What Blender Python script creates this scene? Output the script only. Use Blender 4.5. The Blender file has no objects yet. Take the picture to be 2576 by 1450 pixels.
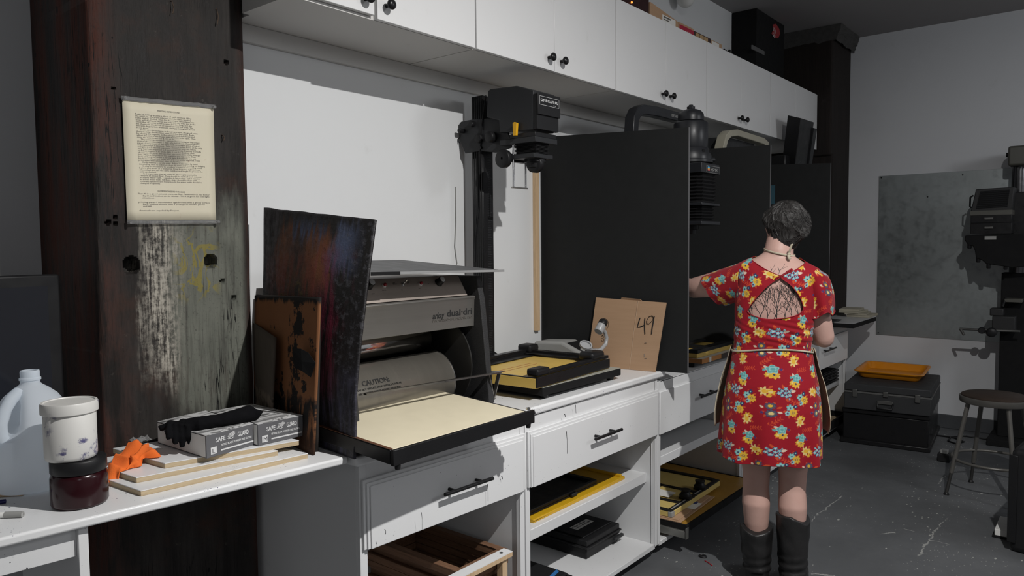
import bpy, bmesh, math, random
import numpy as np
from mathutils import Vector, Matrix, noise as mnoise
from mathutils.bvhtree import BVHTree
random.seed(7)
PI = math.pi
SC = bpy.context.scene
COL = SC.collection

# ---------------------------------------------------------------- camera model
FPX, YAW, PIT, ROL = 1863.21, math.radians(50.7226), math.radians(-3.30768), math.radians(-0.49974)
CAM = Vector((0, 0, 1.5))
_fw = Vector((math.sin(YAW) * math.cos(PIT), math.cos(YAW) * math.cos(PIT), math.sin(PIT)))
_rt0 = Vector((math.cos(YAW), -math.sin(YAW), 0))
_up0 = _rt0.cross(_fw)
_rt = _rt0 * math.cos(ROL) + _up0 * math.sin(ROL)
_up = -_rt0 * math.sin(ROL) + _up0 * math.cos(ROL)

def P(u, v, ax, val):
    """world point where the sight line of photo pixel (u, v) meets the plane axis=val"""
    d = _rt * ((u - 1288) / FPX) + _up * (-(v - 725) / FPX) + _fw
    t = (val - CAM[ax]) / d[ax]
    return CAM + d * t

cd = bpy.data.cameras.new('camera')
cam = bpy.data.objects.new('camera', cd)
COL.objects.link(cam)
cd.sensor_width = 36.0
cd.lens = 36.0 * FPX / 2576.0
cd.clip_start = 0.05
cam.matrix_world = Matrix(((_rt.x, _up.x, -_fw.x, CAM.x), (_rt.y, _up.y, -_fw.y, CAM.y), (_rt.z, _up.z, -_fw.z, CAM.z), (0, 0, 0, 1)))
SC.camera = cam
vs = SC.view_settings
vs.view_transform = 'Standard'; vs.look = 'None'; vs.gamma = 1.0; vs.use_curve_mapping = False

# ---------------------------------------------------------------- materials
def s2l(c):
    return tuple((x / 12.92 if x <= 0.04045 else ((x + 0.055) / 1.055) ** 2.4) for x in c)

class NT:
    def __init__(s, name):
        s.m = bpy.data.materials.new(name); s.m.use_nodes = True
        s.t = s.m.node_tree; s.b = s.t.nodes['Principled BSDF']; s.tc = None
    def new(s, k): return s.t.nodes.new(k)
    def link(s, a, b): s.t.links.new(a, b)
    def put(s, sock, v):
        if isinstance(v, bpy.types.NodeSocket): s.link(v, sock)
        elif isinstance(v, (tuple, list)) and len(v) == 3 and sock.type == 'RGBA': sock.default_value = (*v, 1)
        else: sock.default_value = v
    def coord(s, kind='Object'):
        if s.tc is None: s.tc = s.new('ShaderNodeTexCoord')
        return s.tc.outputs[kind]
    def mapping(s, scale=(1, 1, 1), loc=(0, 0, 0), rot=(0, 0, 0), kind='Object'):
        n = s.new('ShaderNodeMapping'); s.link(s.coord(kind), n.inputs['Vector'])
        n.inputs['Scale'].default_value = scale; n.inputs['Location'].default_value = loc; n.inputs['Rotation'].default_value = rot
        return n.outputs[0]
    def noise(s, scale=5, detail=4, rough=0.55, vec=None, dist=0.0):
        n = s.new('ShaderNodeTexNoise'); n.inputs['Scale'].default_value = scale; n.inputs['Detail'].default_value = detail
        n.inputs['Roughness'].default_value = rough; n.inputs['Distortion'].default_value = dist
        s.link(vec if vec is not None else s.coord(), n.inputs['Vector'])
        return n.outputs['Fac']
    def voro(s, scale=5, vec=None, feature='F1', rnd=1.0):
        n = s.new('ShaderNodeTexVoronoi'); n.feature = feature; n.inputs['Scale'].default_value = scale; n.inputs['Randomness'].default_value = rnd
        s.link(vec if vec is not None else s.coord(), n.inputs['Vector'])
        return n
    def ramp(s, fac, stops, interp='LINEAR'):
        n = s.new('ShaderNodeValToRGB'); n.color_ramp.interpolation = interp
        e = n.color_ramp.elements
        while len(e) < len(stops): e.new(0.5)
        for el, (p, c) in zip(e, stops):
            el.position = p; el.color = (*c, 1) if isinstance(c, (tuple, list)) else (c, c, c, 1)
        s.link(fac, n.inputs['Fac'])
        return n.outputs['Color']
    def mix(s, fac, a, b, mode='MIX'):
        n = s.new('ShaderNodeMix'); n.data_type = 'RGBA'; n.blend_type = mode
        s.put(n.inputs['Factor'], fac); s.put(n.inputs['A'] if False else n.inputs[6], a); s.put(n.inputs[7], b)
        return n.outputs[2]
    def math(s, op, a, b=0.0, c=0.0, clamp=False):
        n = s.new('ShaderNodeMath'); n.operation = op; n.use_clamp = clamp
        s.put(n.inputs[0], a); s.put(n.inputs[1], b); s.put(n.inputs[2], c)
        return n.outputs[0]
    def sep(s, vec):
        n = s.new('ShaderNodeSeparateXYZ'); s.link(vec, n.inputs[0]); return n.outputs
    def step(s, v, a, b):
        """smooth 0..1 ramp of v between a and b"""
        n = s.new('ShaderNodeMapRange'); n.interpolation_type = 'SMOOTHSTEP'
        s.put(n.inputs['Value'], v); n.inputs['From Min'].default_value = a; n.inputs['From Max'].default_value = b
        return n.outputs[0]
    def bump(s, h, strength=0.3, dist=0.01):
        n = s.new('ShaderNodeBump'); n.inputs['Strength'].default_value = strength; n.inputs['Distance'].default_value = dist
        s.link(h, n.inputs['Height']); s.link(n.outputs[0], s.b.inputs['Normal'])
    def set(s, color=None, rough=None, metal=None, spec=None, **kw):
        if color is not None: s.put(s.b.inputs['Base Color'], color)
        if rough is not None: s.put(s.b.inputs['Roughness'], rough)
        if metal is not None: s.put(s.b.inputs['Metallic'], metal)
        if spec is not None: s.put(s.b.inputs['Specular IOR Level'], spec)
        for k, v in kw.items(): s.put(s.b.inputs[k.replace('_', ' ')], v)
        return s.m

def plain(name, col, rough=0.6, metal=0.0, var=0.10, scale=9.0, bump=0.0, bscale=120.0, spec=0.5):
    """one colour with a little procedural wear"""
    n = NT(name)
    f = n.noise(scale, 5, 0.6)
    c = n.mix(f, tuple(x * (1 - var) for x in col), tuple(min(1, x * (1 + var)) for x in col))
    if bump: n.bump(n.noise(bscale, 3, 0.6), bump, 0.002)
    return n.set(c, n.ramp(n.noise(scale * 2.3, 3), [(0.3, max(0.02, rough - 0.07)), (0.7, min(1, rough + 0.07))]), metal, spec)

def painted(name, col, spots=0.0, spotcol=(0.05, 0.05, 0.06), rough=0.45, sscale=26, grime=0.06, grcol=(0.42, 0.41, 0.38)):
    """brushed wall / cabinet paint with grime and small spatters"""
    n = NT(name)
    c = n.mix(n.step(n.noise(1.7, 5, 0.6), 0.45, 0.85), col, tuple(x * (1 - grime) for x in col))
    c = n.mix(n.math('MULTIPLY', n.step(n.noise(7, 6, 0.7), 0.62, 0.8), 0.25), c, grcol)
    if spots:
        for k_, (q_, lo) in enumerate(((1.0, 0.50), (2.1, 0.46), (4.3, 0.45))):
            v = n.voro(sscale * q_, n.mapping((1, 1, 0.7), loc=(k_ * 3.7, k_, 0)))
            d = n.math('ADD', v.outputs['Distance'], n.math('MULTIPLY', n.math('SUBTRACT', n.noise(sscale * 9, 3, 0.7), 0.5), 0.16))
            m = n.math('LESS_THAN', d, n.math('MULTIPLY', n.step(n.noise(4.1 + k_, 4, 0.7), lo, lo + 0.28), spots))
            c = n.mix(m, c, spotcol)
    n.bump(n.noise(60, 4, 0.6), 0.06, 0.003)
    return n.set(c, rough, 0.0, 0.4)

M = {}
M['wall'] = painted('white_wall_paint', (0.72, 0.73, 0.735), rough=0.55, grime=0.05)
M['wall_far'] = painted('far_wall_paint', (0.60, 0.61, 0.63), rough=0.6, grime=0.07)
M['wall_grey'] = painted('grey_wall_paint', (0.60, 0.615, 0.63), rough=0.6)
M['ceil'] = painted('dark_ceiling_paint', (0.30, 0.29, 0.29), rough=0.8)
M['room'] = plain('room_paint', (0.42, 0.42, 0.43), 0.8)
M['lam'] = painted('white_door_laminate', (0.74, 0.74, 0.74), rough=0.35, grime=0.03)
M['soffit'] = painted('white_soffit_paint', (0.62, 0.61, 0.59), rough=0.5)
M['cab'] = painted('white_cabinet_paint', (0.74, 0.745, 0.75), spots=0.15, sscale=26, rough=0.4)
M['cabplain'] = painted('white_carcass_paint', (0.70, 0.705, 0.71), spots=0.05, sscale=22, rough=0.45)
M['top'] = painted('white_worktop_paint', (0.78, 0.785, 0.79), spots=0.18, spotcol=(0.04, 0.04, 0.12), sscale=30, rough=0.3)
M['black'] = plain('black_plastic', (0.012, 0.012, 0.013), 0.42, spec=0.28)
M['blackm'] = plain('black_metal', (0.014, 0.014, 0.015), 0.33, 0.2, bump=0.05, spec=0.28)
M['blackmatte'] = plain('matte_black_paint', (0.009, 0.009, 0.0095), 0.8, spec=0.2)
M['greyblack'] = plain('charcoal_enamel', (0.024, 0.025, 0.027), 0.45, bump=0.15, bscale=300, spec=0.28)
M['steel'] = plain('brushed_steel', (0.36, 0.345, 0.32), 0.33, 1.0, var=0.12)
M['chrome'] = plain('polished_chrome', (0.75, 0.74, 0.72), 0.10, 1.0, var=0.05)
M['shaft'] = plain('bright_metal', (0.55, 0.55, 0.56), 0.25, 1.0)
M['white'] = plain('white_plastic', (0.72, 0.72, 0.70), 0.4, var=0.04)
M['cream'] = plain('cream_laminate', (0.72, 0.65, 0.48), 0.5, var=0.04)
M['paper'] = plain('white_paper', (0.70, 0.69, 0.66), 0.8, var=0.05)
M['yellow'] = plain('yellow_enamel', (0.62, 0.42, 0.10), 0.45, var=0.10)
M['yellow2'] = plain('bright_yellow_enamel', (0.62, 0.36, 0.01), 0.4, var=0.12)
M['grey'] = plain('grey_plastic', (0.30, 0.30, 0.29), 0.45)
M['ltgrey'] = plain('light_grey_laminate', (0.38, 0.38, 0.33), 0.45)
M['ink'] = plain('black_ink', (0.01, 0.01, 0.01), 0.8, var=0.0)
M['inkgrey'] = plain('grey_ink', (0.11, 0.10, 0.09), 0.9, var=0.0)
M['inkwhite'] = plain('white_ink', (0.66, 0.66, 0.66), 0.7, var=0.0)
M['red'] = plain('red_plastic', (0.28, 0.012, 0.02), 0.3)
M['brownkick'] = plain('dark_toe_kick', (0.010, 0.010, 0.010), 0.9)

def wood(name, a, b, scale=(2, 30, 30), rough=0.6, knots=0.5):
    n = NT(name)
    f = n.noise(3.0, 6, 0.65, n.mapping(scale), 0.6)
    g = n.noise(14.0, 3, 0.6, n.mapping(scale))
    c = n.mix(n.ramp(f, [(0.3, 0.0), (0.7, 1.0)]), a, b)
    c = n.mix(n.math('MULTIPLY', n.step(g, 0.55, 0.75), knots), c, tuple(x * 0.55 for x in a))
    n.bump(g, 0.12, 0.002)
    return n.set(c, rough, 0, 0.3)
M['ply'] = wood('plywood_edge', (0.40, 0.30, 0.18), (0.62, 0.50, 0.33), (2, 2, 150))
M['pine'] = wood('pine_strip', (0.55, 0.38, 0.22), (0.68, 0.50, 0.32), (30, 30, 1.5))
M['oldwood'] = wood('brown_frame_wood', (0.12, 0.062, 0.036), (0.24, 0.13, 0.075), (30, 2, 30))
M['orangewood'] = wood('orange_board_edge', (0.42, 0.17, 0.05), (0.55, 0.26, 0.09), (2, 2, 40))

def cardboard(name, a, b):
    n = NT(name)
    f = n.noise(1.0, 4, 0.6, n.mapping((4, 4, 60)))
    c = n.mix(f, a, b)
    c = n.mix(n.step(n.noise(6, 5), 0.6, 0.8), c, tuple(x * 0.8 for x in a))
    return n.set(c, 0.85, 0, 0.2)
M['card'] = cardboard('brown_cardboard', (0.37, 0.235, 0.14), (0.46, 0.30, 0.19))
M['carddk'] = cardboard('dark_cardboard', (0.20, 0.12, 0.07), (0.28, 0.17, 0.10))

# ---------------------------------------------------------------- geometry helpers
def frame(origin, x, y, z=None):
    x = Vector(x).normalized(); y = Vector(y)
    z = x.cross(y).normalized() if z is None else Vector(z).normalized()
    y = z.cross(x).normalized()
    return Matrix(((x.x, y.x, z.x, origin[0]), (x.y, y.y, z.y, origin[1]), (x.z, y.z, z.z, origin[2]), (0, 0, 0, 1)))

def axis_frame(p0, p1):
    z = (Vector(p1) - Vector(p0)).normalized()
    a = Vector((1, 0, 0)) if abs(z.x) < 0.8 else Vector((0, 1, 0))
    x = (a - z * a.dot(z)).normalized(); y = z.cross(x)
    return x, y, z

class MB:
    def __init__(s, T=None): s.v = []; s.f = []; s.mi = []; s.T = T; s.cur = 0
    def add(s, vs_, fs):
        o = len(s.v); s.v += [Vector(v) for v in vs_]
        for f in fs: s.f.append(tuple(i + o for i in f)); s.mi.append(s.cur)
        return s
    def box(s, x0, x1, y0, y1, z0, z1, T=None):
        if x0 > x1: x0, x1 = x1, x0
        if y0 > y1: y0, y1 = y1, y0
        if z0 > z1: z0, z1 = z1, z0
        vs_ = [Vector((x, y, z)) for z in (z0, z1) for y in (y0, y1) for x in (x0, x1)]
        if T is not None: vs_ = [T @ v for v in vs_]
        return s.add(vs_, [(0, 2, 3, 1), (4, 5, 7, 6), (0, 1, 5, 4), (2, 6, 7, 3), (0, 4, 6, 2), (1, 3, 7, 5)])
    def prism(s, pts, d):
        """closed polygon (counter-clockwise seen against d) swept along vector d"""
        n = len(pts); d = Vector(d); a = [Vector(p) for p in pts]
        nrm = sum(((a[i] - a[0]).cross(a[i + 1] - a[0]) for i in range(1, n - 1)), Vector())
        if nrm.dot(d) < 0: a.reverse()
        return s.add(a + [p + d for p in a], [tuple(range(n - 1, -1, -1)), tuple(range(n, 2 * n))] + [(i, (i + 1) % n, n + (i + 1) % n, n + i) for i in range(n)])
    def cyl(s, p0, p1, r0, r1=None, n=20, caps=True):
        r1 = r0 if r1 is None else r1
        x, y, z = axis_frame(p0, p1); vs_ = []
        for p, r in ((Vector(p0), r0), (Vector(p1), r1)):
            vs_ += [p + (x * math.cos(2 * PI * i / n) + y * math.sin(2 * PI * i / n)) * r for i in range(n)]
        fs = [(i, (i + 1) % n, n + (i + 1) % n, n + i) for i in range(n)]
        if caps: fs += [tuple(range(n - 1, -1, -1)), tuple(range(n, 2 * n))]
        return s.add(vs_, fs)
    def lathe(s, p0, axis, prof, n=24, caps=True):
        """prof = [(radius, height along axis)...]"""
        x, y, z = axis_frame(p0, Vector(p0) + Vector(axis)); vs_ = []; p0 = Vector(p0); k = len(prof)
        for r, h in prof:
            vs_ += [p0 + z * h + (x * math.cos(2 * PI * i / n) + y * math.sin(2 * PI * i / n)) * max(r, 1e-5) for i in range(n)]
        fs = [(j * n + i, j * n + (i + 1) % n, (j + 1) * n + (i + 1) % n, (j + 1) * n + i) for j in range(k - 1) for i in range(n)]
        if caps: fs += [tuple(range(n - 1, -1, -1)), tuple(range((k - 1) * n, k * n))]
        return s.add(vs_, fs)
    def tube(s, pts, r, n=8, closed=False, flat=None):
        pts = [Vector(p) for p in pts]; k = len(pts); vs_ = []; px_ = None
        for i, p in enumerate(pts):
            a = pts[(i - 1) % k] if (i > 0 or closed) else p
            b = pts[(i + 1) % k] if (i < k - 1 or closed) else p
            z = (b - a).normalized()
            if px_ is None:
                c = Vector((0, 0, 1)) if abs(z.z) < 0.9 else Vector((1, 0, 0)); x = (c - z * c.dot(z)).normalized()
            else: x = (px_ - z * px_.dot(z)).normalized()
            px_ = x; y = z.cross(x)
            rr = r[i] if isinstance(r, (list, tuple)) else r
            fl = 1.0 if flat is None else flat
            vs_ += [p + x * math.cos(2 * PI * j / n) * rr * fl + y * math.sin(2 * PI * j / n) * rr for j in range(n)]
        m = k if closed else k - 1
        fs = [(i * n + j, i * n + (j + 1) % n, ((i + 1) % k) * n + (j + 1) % n, ((i + 1) % k) * n + j) for i in range(m) for j in range(n)]
        if not closed: fs += [tuple(range(n - 1, -1, -1)), tuple(range((k - 1) * n, k * n))]
        return s.add(vs_, fs)
    def grid(s, rows, closed=False):
        """rows of points -> surface"""
        m = len(rows[0]); k = len(rows)
        w = m if closed else m - 1
        return s.add([p for r in rows for p in r], [(j * m + i, j * m + (i + 1) % m, (j + 1) * m + (i + 1) % m, (j + 1) * m + i) for j in range(k - 1) for i in range(w)])
    def sphere(s, c, rx, ry=None, rz=None, n=20, m=12):
        ry = rx if ry is None else ry; rz = rx if rz is None else rz; c = Vector(c)
        rows = [[c + Vector((rx * math.sin(PI * j / m) * math.cos(2 * PI * i / n), ry * math.sin(PI * j / m) * math.sin(2 * PI * i / n), -rz * math.cos(PI * j / m))) for i in range(n)] for j in range(m + 1)]
        return s.grid(rows, True)

def rootloc(o):
    p = Vector((0, 0, 0))
    while o is not None: p += o.location; o = o.parent
    return p

def obj(name, mb, mat, parent=None, bevel=0.0, smooth=False, seg=2, solid=0.0, sub=0, angle=35):
    T = mb.T; off = rootloc(parent)
    me = bpy.data.meshes.new(name)
    me.from_pydata([((T @ v) if T is not None else v) - off for v in mb.v], [], mb.f)
    mats = mat if isinstance(mat, (list, tuple)) else [mat]
    for m in mats: me.materials.append(m)
    if len(mats) > 1: me.polygons.foreach_set('material_index', mb.mi)
    bm = bmesh.new(); bm.from_mesh(me); bmesh.ops.remove_doubles(bm, verts=bm.verts, dist=1e-5)
    bmesh.ops.recalc_face_normals(bm, faces=bm.faces); bm.to_mesh(me); bm.free()
    o = bpy.data.objects.new(name, me); COL.objects.link(o); o.parent = parent
    if solid:
        q = o.modifiers.new('thickness', 'SOLIDIFY'); q.thickness = solid; q.offset = 0
    if bevel:
        q = o.modifiers.new('bevel', 'BEVEL'); q.width = bevel; q.segments = seg; q.limit_method = 'ANGLE'; q.angle_limit = math.radians(angle); q.harden_normals = False
    if sub:
        q = o.modifiers.new('subdivision', 'SUBSURF'); q.levels = sub; q.render_levels = sub
    if smooth or bevel:
        me.polygons.foreach_set('use_smooth', [True] * len(me.polygons))
        if not sub: me.set_sharp_from_angle(angle=math.radians(angle if not smooth else 50))
    return o

def thing(name, label, cat, loc=(0, 0, 0), group=None):
    o = bpy.data.objects.new(name, None); COL.objects.link(o); o.location = loc; o.empty_display_size = 0.05
    o['label'] = label; o['category'] = cat
    if group: o['group'] = group
    return o

def tag(o, label, cat, group=None):
    o['label'] = label; o['category'] = cat
    if group: o['group'] = group
    return o

def struct(name, mb, mat, **kw):
    o = obj(name, mb, mat, **kw); o['kind'] = 'structure'; return o

def text(name, body, size, T, mat, parent, align='LEFT', shear=0.0, width=None, ext=0.0004, space=1.0, bold=0.0, res=3, line=1.0):
    """lettering as a thin mesh lying in the local x/y plane of T"""
    cu = bpy.data.curves.new('t', 'FONT'); cu.body = body; cu.size = size; cu.align_x = align; cu.shear = shear
    cu.extrude = ext; cu.space_character = space; cu.offset = bold; cu.resolution_u = res; cu.space_line = line
    to = bpy.data.objects.new('t', cu); COL.objects.link(to)
    bpy.context.view_layer.update()
    me = bpy.data.meshes.new_from_object(to.evaluated_get(bpy.context.evaluated_depsgraph_get()))
    bpy.data.objects.remove(to); bpy.data.curves.remove(cu)
    xs = [v.co.x for v in me.vertices]
    if width and xs and max(xs) > min(xs):
        k = width / (max(xs) - min(xs)); me.transform(Matrix.Diagonal((k, 1, 1, 1)))
    me.transform(Matrix.Translation(-rootloc(parent)) @ T)
    me.materials.clear(); me.materials.append(mat); me.name = name
    o = bpy.data.objects.new(name, me); COL.objects.link(o); o.parent = parent
    return o

def rotz(c, deg):
    return Matrix.Translation(Vector(c)) @ Matrix.Rotation(math.radians(deg), 4, 'Z') @ Matrix.Translation(-Vector(c))
# ================================================================ the setting
YB, XR, ZC, YL = 2.29, 6.77, 3.22, 2.62
def floor_mat():
    n = NT('grey_floor_paint')
    c = n.mix(n.step(n.noise(1.3, 6, 0.65), 0.35, 0.75), (0.088, 0.092, 0.097), (0.125, 0.13, 0.136))
    c = n.mix(n.math('MULTIPLY', n.step(n.noise(9, 6, 0.7), 0.58, 0.78), 0.35), c, (0.06, 0.06, 0.062))
    for sc_, st_, thr, k_, ms, off in ((7, 2.2, 0.10, 0.85, 1.3, 0), (16, 1.8, 0.13, 0.8, 1.9, 3), (38, 1.5, 0.15, 0.7, 2.6, 7)):
        v = n.voro(sc_, n.mapping((1.0, st_, 1), loc=(off, off * 0.7, 0), rot=(0, 0, 0.5 + off)))
        d = n.math('ADD', v.outputs['Distance'], n.math('MULTIPLY', n.math('SUBTRACT', n.noise(55, 4, 0.7), 0.5), 0.10))
        chip = n.math('LESS_THAN', d, n.math('MULTIPLY', n.step(n.noise(ms, 3, 0.6), 0.36, 0.66), thr))
        c = n.mix(n.math('MULTIPLY', chip, k_), c, (0.42, 0.42, 0.39))
    # long pale scratches across the paint
    X, Y, _z = n.sep(n.coord()); jit = n.math('MULTIPLY', n.math('SUBTRACT', n.noise(9, 4, 0.65), 0.5), 0.07); brk = n.step(n.noise(26, 3, 0.7), 0.36, 0.46)
    for (u0, v0, u1, v1, wd) in ((2038, 1312, 2118, 1248, 0.0050), (2308, 1398, 2378, 1304, 0.0055), (2338, 1360, 2388, 1370, 0.0035), (2040, 1444, 2100, 1448, 0.006), (2275, 1330, 2300, 1338, 0.004), (2215, 1345, 2250, 1340, 0.006), (2355, 1218, 2375, 1198, 0.005)):
        a_, b_ = P(u0, v0, 2, 0), P(u1, v1, 2, 0); d_ = b_ - a_; L_ = d_.length; d_.normalize()
        along = n.math('ADD', n.math('MULTIPLY', n.math('SUBTRACT', X, a_.x), d_.x), n.math('MULTIPLY', n.math('SUBTRACT', Y, a_.y), d_.y))
        across = n.math('ADD', n.math('ADD', n.math('MULTIPLY', n.math('SUBTRACT', X, a_.x), -d_.y), n.math('MULTIPLY', n.math('SUBTRACT', Y, a_.y), d_.x)), jit)
        ln = n.math('MULTIPLY', n.math('LESS_THAN', n.math('ABSOLUTE', across), wd * 0.6), n.math('MULTIPLY', n.math('GREATER_THAN', along, 0.0), n.math('LESS_THAN', along, L_)))
        c = n.mix(n.math('MULTIPLY', n.math('MULTIPLY', ln, brk), 0.75), c, (0.40, 0.40, 0.38))
    n.bump(n.noise(40, 4), 0.08, 0.004)
    return n.set(c, n.ramp(n.noise(6, 4), [(0.3, 0.42), (0.7, 0.6)]), 0, 0.4)
M['floor'] = floor_mat()
X0, Y0 = -2.6, -3.6
struct('floor', MB().box(X0, XR, Y0, YL, -0.1, 0), M['floor'])
struct('ceiling', MB().box(X0, XR, Y0, YL, ZC, ZC + 0.1), M['ceil'])
struct('wall_back', MB().box(1.345, XR, YB, YL + 0.05, 0, ZC), M['wall'])
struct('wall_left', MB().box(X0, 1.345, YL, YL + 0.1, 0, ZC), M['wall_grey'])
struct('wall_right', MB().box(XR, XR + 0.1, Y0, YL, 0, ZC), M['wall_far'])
struct('wall_behind', MB().box(X0, XR, Y0 - 0.1, Y0, 0, ZC), M['room'])
struct('wall_side', MB().box(X0 - 0.1, X0, Y0, YL, 0, ZC), M['room'])
struct('baseboard_right', MB().box(XR - 0.018, XR, Y0, YB, 0, 0.11), plain('grey_baseboard', (0.06, 0.064, 0.07), 0.5), bevel=0.004)
struct('trim_1', MB().box(1.35, 6.22, YB - 0.018, YB, 2.186, 2.245), M['soffit'], bevel=0.002)   # nailer strip under the wall cabinets

# ---- lamp of the room and two added fill lights
def disk_lamp(name, loc, size, energy, col):
    l = bpy.data.lights.new(name, 'AREA'); l.shape = 'DISK'; l.size = size; l.energy = energy; l.color = col
    o = bpy.data.objects.new(name, l); COL.objects.link(o); o.location = loc; return o
def globe_lamp(name, loc, r, energy, col):  # soft point light, used only for the added fills
    l = bpy.data.lights.new(name, 'POINT'); l.shadow_soft_size = r; l.energy = energy; l.color = col
    o = bpy.data.objects.new(name, l); COL.objects.link(o); o.location = loc; return o
disk_lamp('ceiling_downlight', (1.58, -0.3, 3.14), 0.055, 120, (1.0, 0.985, 0.965))
globe_lamp('fill_light', (4.3, -2.1, 2.75), 0.35, 66, (0.95, 0.975, 1.0))  # added unseen fill, brightens the far cabinets and right wall
globe_lamp('fill_light', (-0.6, -2.0, 2.8), 0.35, 16, (0.95, 0.975, 1.0))  # weaker fill added behind the camera to lift the general shade
w = bpy.data.worlds.new('world'); SC.world = w; w.use_nodes = True
w.node_tree.nodes['Background'].inputs[0].default_value = (0.5, 0.52, 0.55, 1); w.node_tree.nodes['Background'].inputs[1].default_value = 0.05
vs.exposure = 0.0

# ================================================================ wall cabinets
ZB, ZT, YC = 2.245, 2.685, 1.905
def knob(parent, x, z, y):
    m = MB().lathe((x, y, z), (0, -1, 0), [(0.007, 0), (0.007, 0.012), (0.006, 0.016), (0.014, 0.020), (0.0175, 0.026), (0.0165, 0.032), (0.010, 0.036), (0.001, 0.0375)], 20)
    obj('knob', m, M['blackm'], parent, smooth=True)
units = [(1.322, 2.125), (2.13, 3.135), (3.14, 4.155), (4.16, 5.185), (5.19, 6.222)]
wl = ['white two-door wall cabinet beside the left timber post, above the drum dryer', 'white two-door wall cabinet above the tall silver-column enlarger head', 'white two-door wall cabinet above the first black divider and the black arched enlarger', 'white two-door wall cabinet above the cream arched enlarger handle', 'white two-door wall cabinet at the end of the row against the corner post']
wl[1] = 'white two-door wall cabinet above the enlarger with the yellow lever'
for k, (a, b) in enumerate(units):
    t = thing('wall_cabinet', wl[k], 'cabinet', ((a + b) / 2, 2.1, ZB), 'white wall cabinets in one row')
    obj('body', MB().box(a, b, YC + 0.02, YB if a > 1.345 else 2.185, ZB, ZT) if k else MB().box(1.348, b, YC + 0.02, YB, ZB, ZT).box(a, 1.348, YC + 0.02, 2.18, ZB, ZT), M['soffit'], t)
    mid = (a + b) / 2 if k else 1.638
    gap = 0.006 if k == 0 else 0.0015
    for (p, q, kx) in ((a + 0.001, mid - gap, mid - 0.045), (mid + gap, b - 0.001, mid + 0.045)):
        d = obj('door', MB().box(p, q, YC, YC + 0.018, ZB + (0.010 if (k == 0 and p < mid - 0.1) else 0.001), ZT), M['lam'], t, bevel=0.0012, seg=1)
        knob(d, kx, ZB + 0.052, YC)

# ================================================================ base cabinets and worktop
YF = 1.66
def bar_handle(parent, x0, x1, z, y, T=None):
    m = MB(T); m.cyl((x0, y - 0.032, z), (x1, y - 0.032, z), 0.0065, n=14)
    for x in (x0 + 0.22 * (x1 - x0), x1 - 0.22 * (x1 - x0)): m.cyl((x, y, z), (x, y - 0.032, z), 0.0055, n=12)
    obj('handle', m, M['blackm'], parent, smooth=True)
def base_cabinet(x0, x1, label, handle, T=None, shelves=(), zt=0.868, drawer=True, yb=YB - 0.005, zd=(0.605, 0.815), drawn=0.0, flat=False, drips=()):
    t = thing('base_cabinet', label, 'cabinet', ((x0 + x1) / 2, 1.95, 0), 'white base cabinets under the worktop')
    m = MB(T)
    m.box(x0, x0 + 0.019, YF + 0.022, yb, 0.06, zt).box(x1 - 0.019, x1, YF + 0.022, yb, 0.06, zt)
    m.box(x0 + 0.019, x1 - 0.019, yb - 0.008, yb, 0.06, zt).box(x0 + 0.019, x1 - 0.019, YF + 0.10, yb - 0.008, zt - 0.02, zt - 0.004)
    obj('carcass', m, M['cabplain'], t, bevel=0.001, seg=1)
    m = MB(T)   # face frame
    m.box(x0, x0 + 0.026, YF + 0.004, YF + 0.022, 0.06, zt).box(x1 - 0.026, x1, YF + 0.004, YF + 0.022, 0.06, zt)
    m.box(x0 + 0.026, x1 - 0.026, YF + 0.004, YF + 0.022, zd[1] - 0.02, zt)
    obj('face_frame', m, M['cab'], t, bevel=0.0015, seg=1)
    obj('bottom_shelf', MB(T).box(x0 + 0.019, x1 - 0.019, YF + 0.004, yb - 0.008, 0.05, 0.072), M['cabplain'], t, bevel=0.002, seg=1)
    obj('toe_kick', MB(T).box(x0, x1, YF + 0.16, YF + 0.175, 0.0, 0.05), M['brownkick'], t)
    for zs in shelves:
        obj('shelf', MB(T).box(x0 + 0.02, x1 - 0.02, YF + 0.05, yb - 0.009, zs - 0.045, zs), M['cabplain'], t, bevel=0.002, seg=1)
    if drawer:
        d = drawn; m = MB(T); a, b, z0, z1 = x0 + 0.006, x1 - 0.006, zd[0], zd[1]
        m.box(a, b, YF - 0.006 - d, YF + 0.003 - d, z0, z1)
        # stepped raised panel
        if not flat: m.box(a + 0.010, b - 0.010, YF - 0.011 - d, YF - 0.006 - d, z0 + 0.0, z1 - 0.010).box(a + 0.020, b - 0.020, YF - 0.015 - d, YF - 0.011 - d, z0 + 0.0, z1 - 0.020)
        dr = obj('drawer', m, M['cab'], t, bevel=0.0022, seg=2)
        if handle: bar_handle(dr, handle[0], handle[1], handle[2], YF - (0.006 if flat else 0.015), T)
    if drips:
        for (u, v0, v1, wd) in drips:
            a_, b_ = P(u, v0, 1, YF - 0.016), P(u + 2, v1, 1, YF - 0.016)
            obj('paint_drip', MB().tube([a_, a_.lerp(b_, 0.4) + Vector((0.002, 0, 0)), b_], [wd * 2.4, wd, wd * 1.3], 6, flat=0.4), M['ink'], t)
    return t
T1 = Matrix(((1, 0, 0, 0), (-0.052, 1, 0, 0.052 * 2.10), (0, 0, 1, 0), (0, 0, 0, 1)))   # front not quite square to the wall
h1a, h1b = P(1110, 1236, 1, 1.655), P(1214, 1205, 1, 1.64)
base_cabinet(1.365, 2.098, 'white base cabinet at the left end under the drum dryer tray', (1.655, 1.875, 0.708), T1, yb=2.235, drips=((1226, 1219, 1262, 0.0008), (1262, 1199, 1207, 0.0012), (1060, 1290, 1335, 0.0005), (968, 1333, 1345, 0.0010)))
h2a, h2b = P(1500, 1104, 1, 1.61), P(1566, 1083, 1, 1.61)
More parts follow.
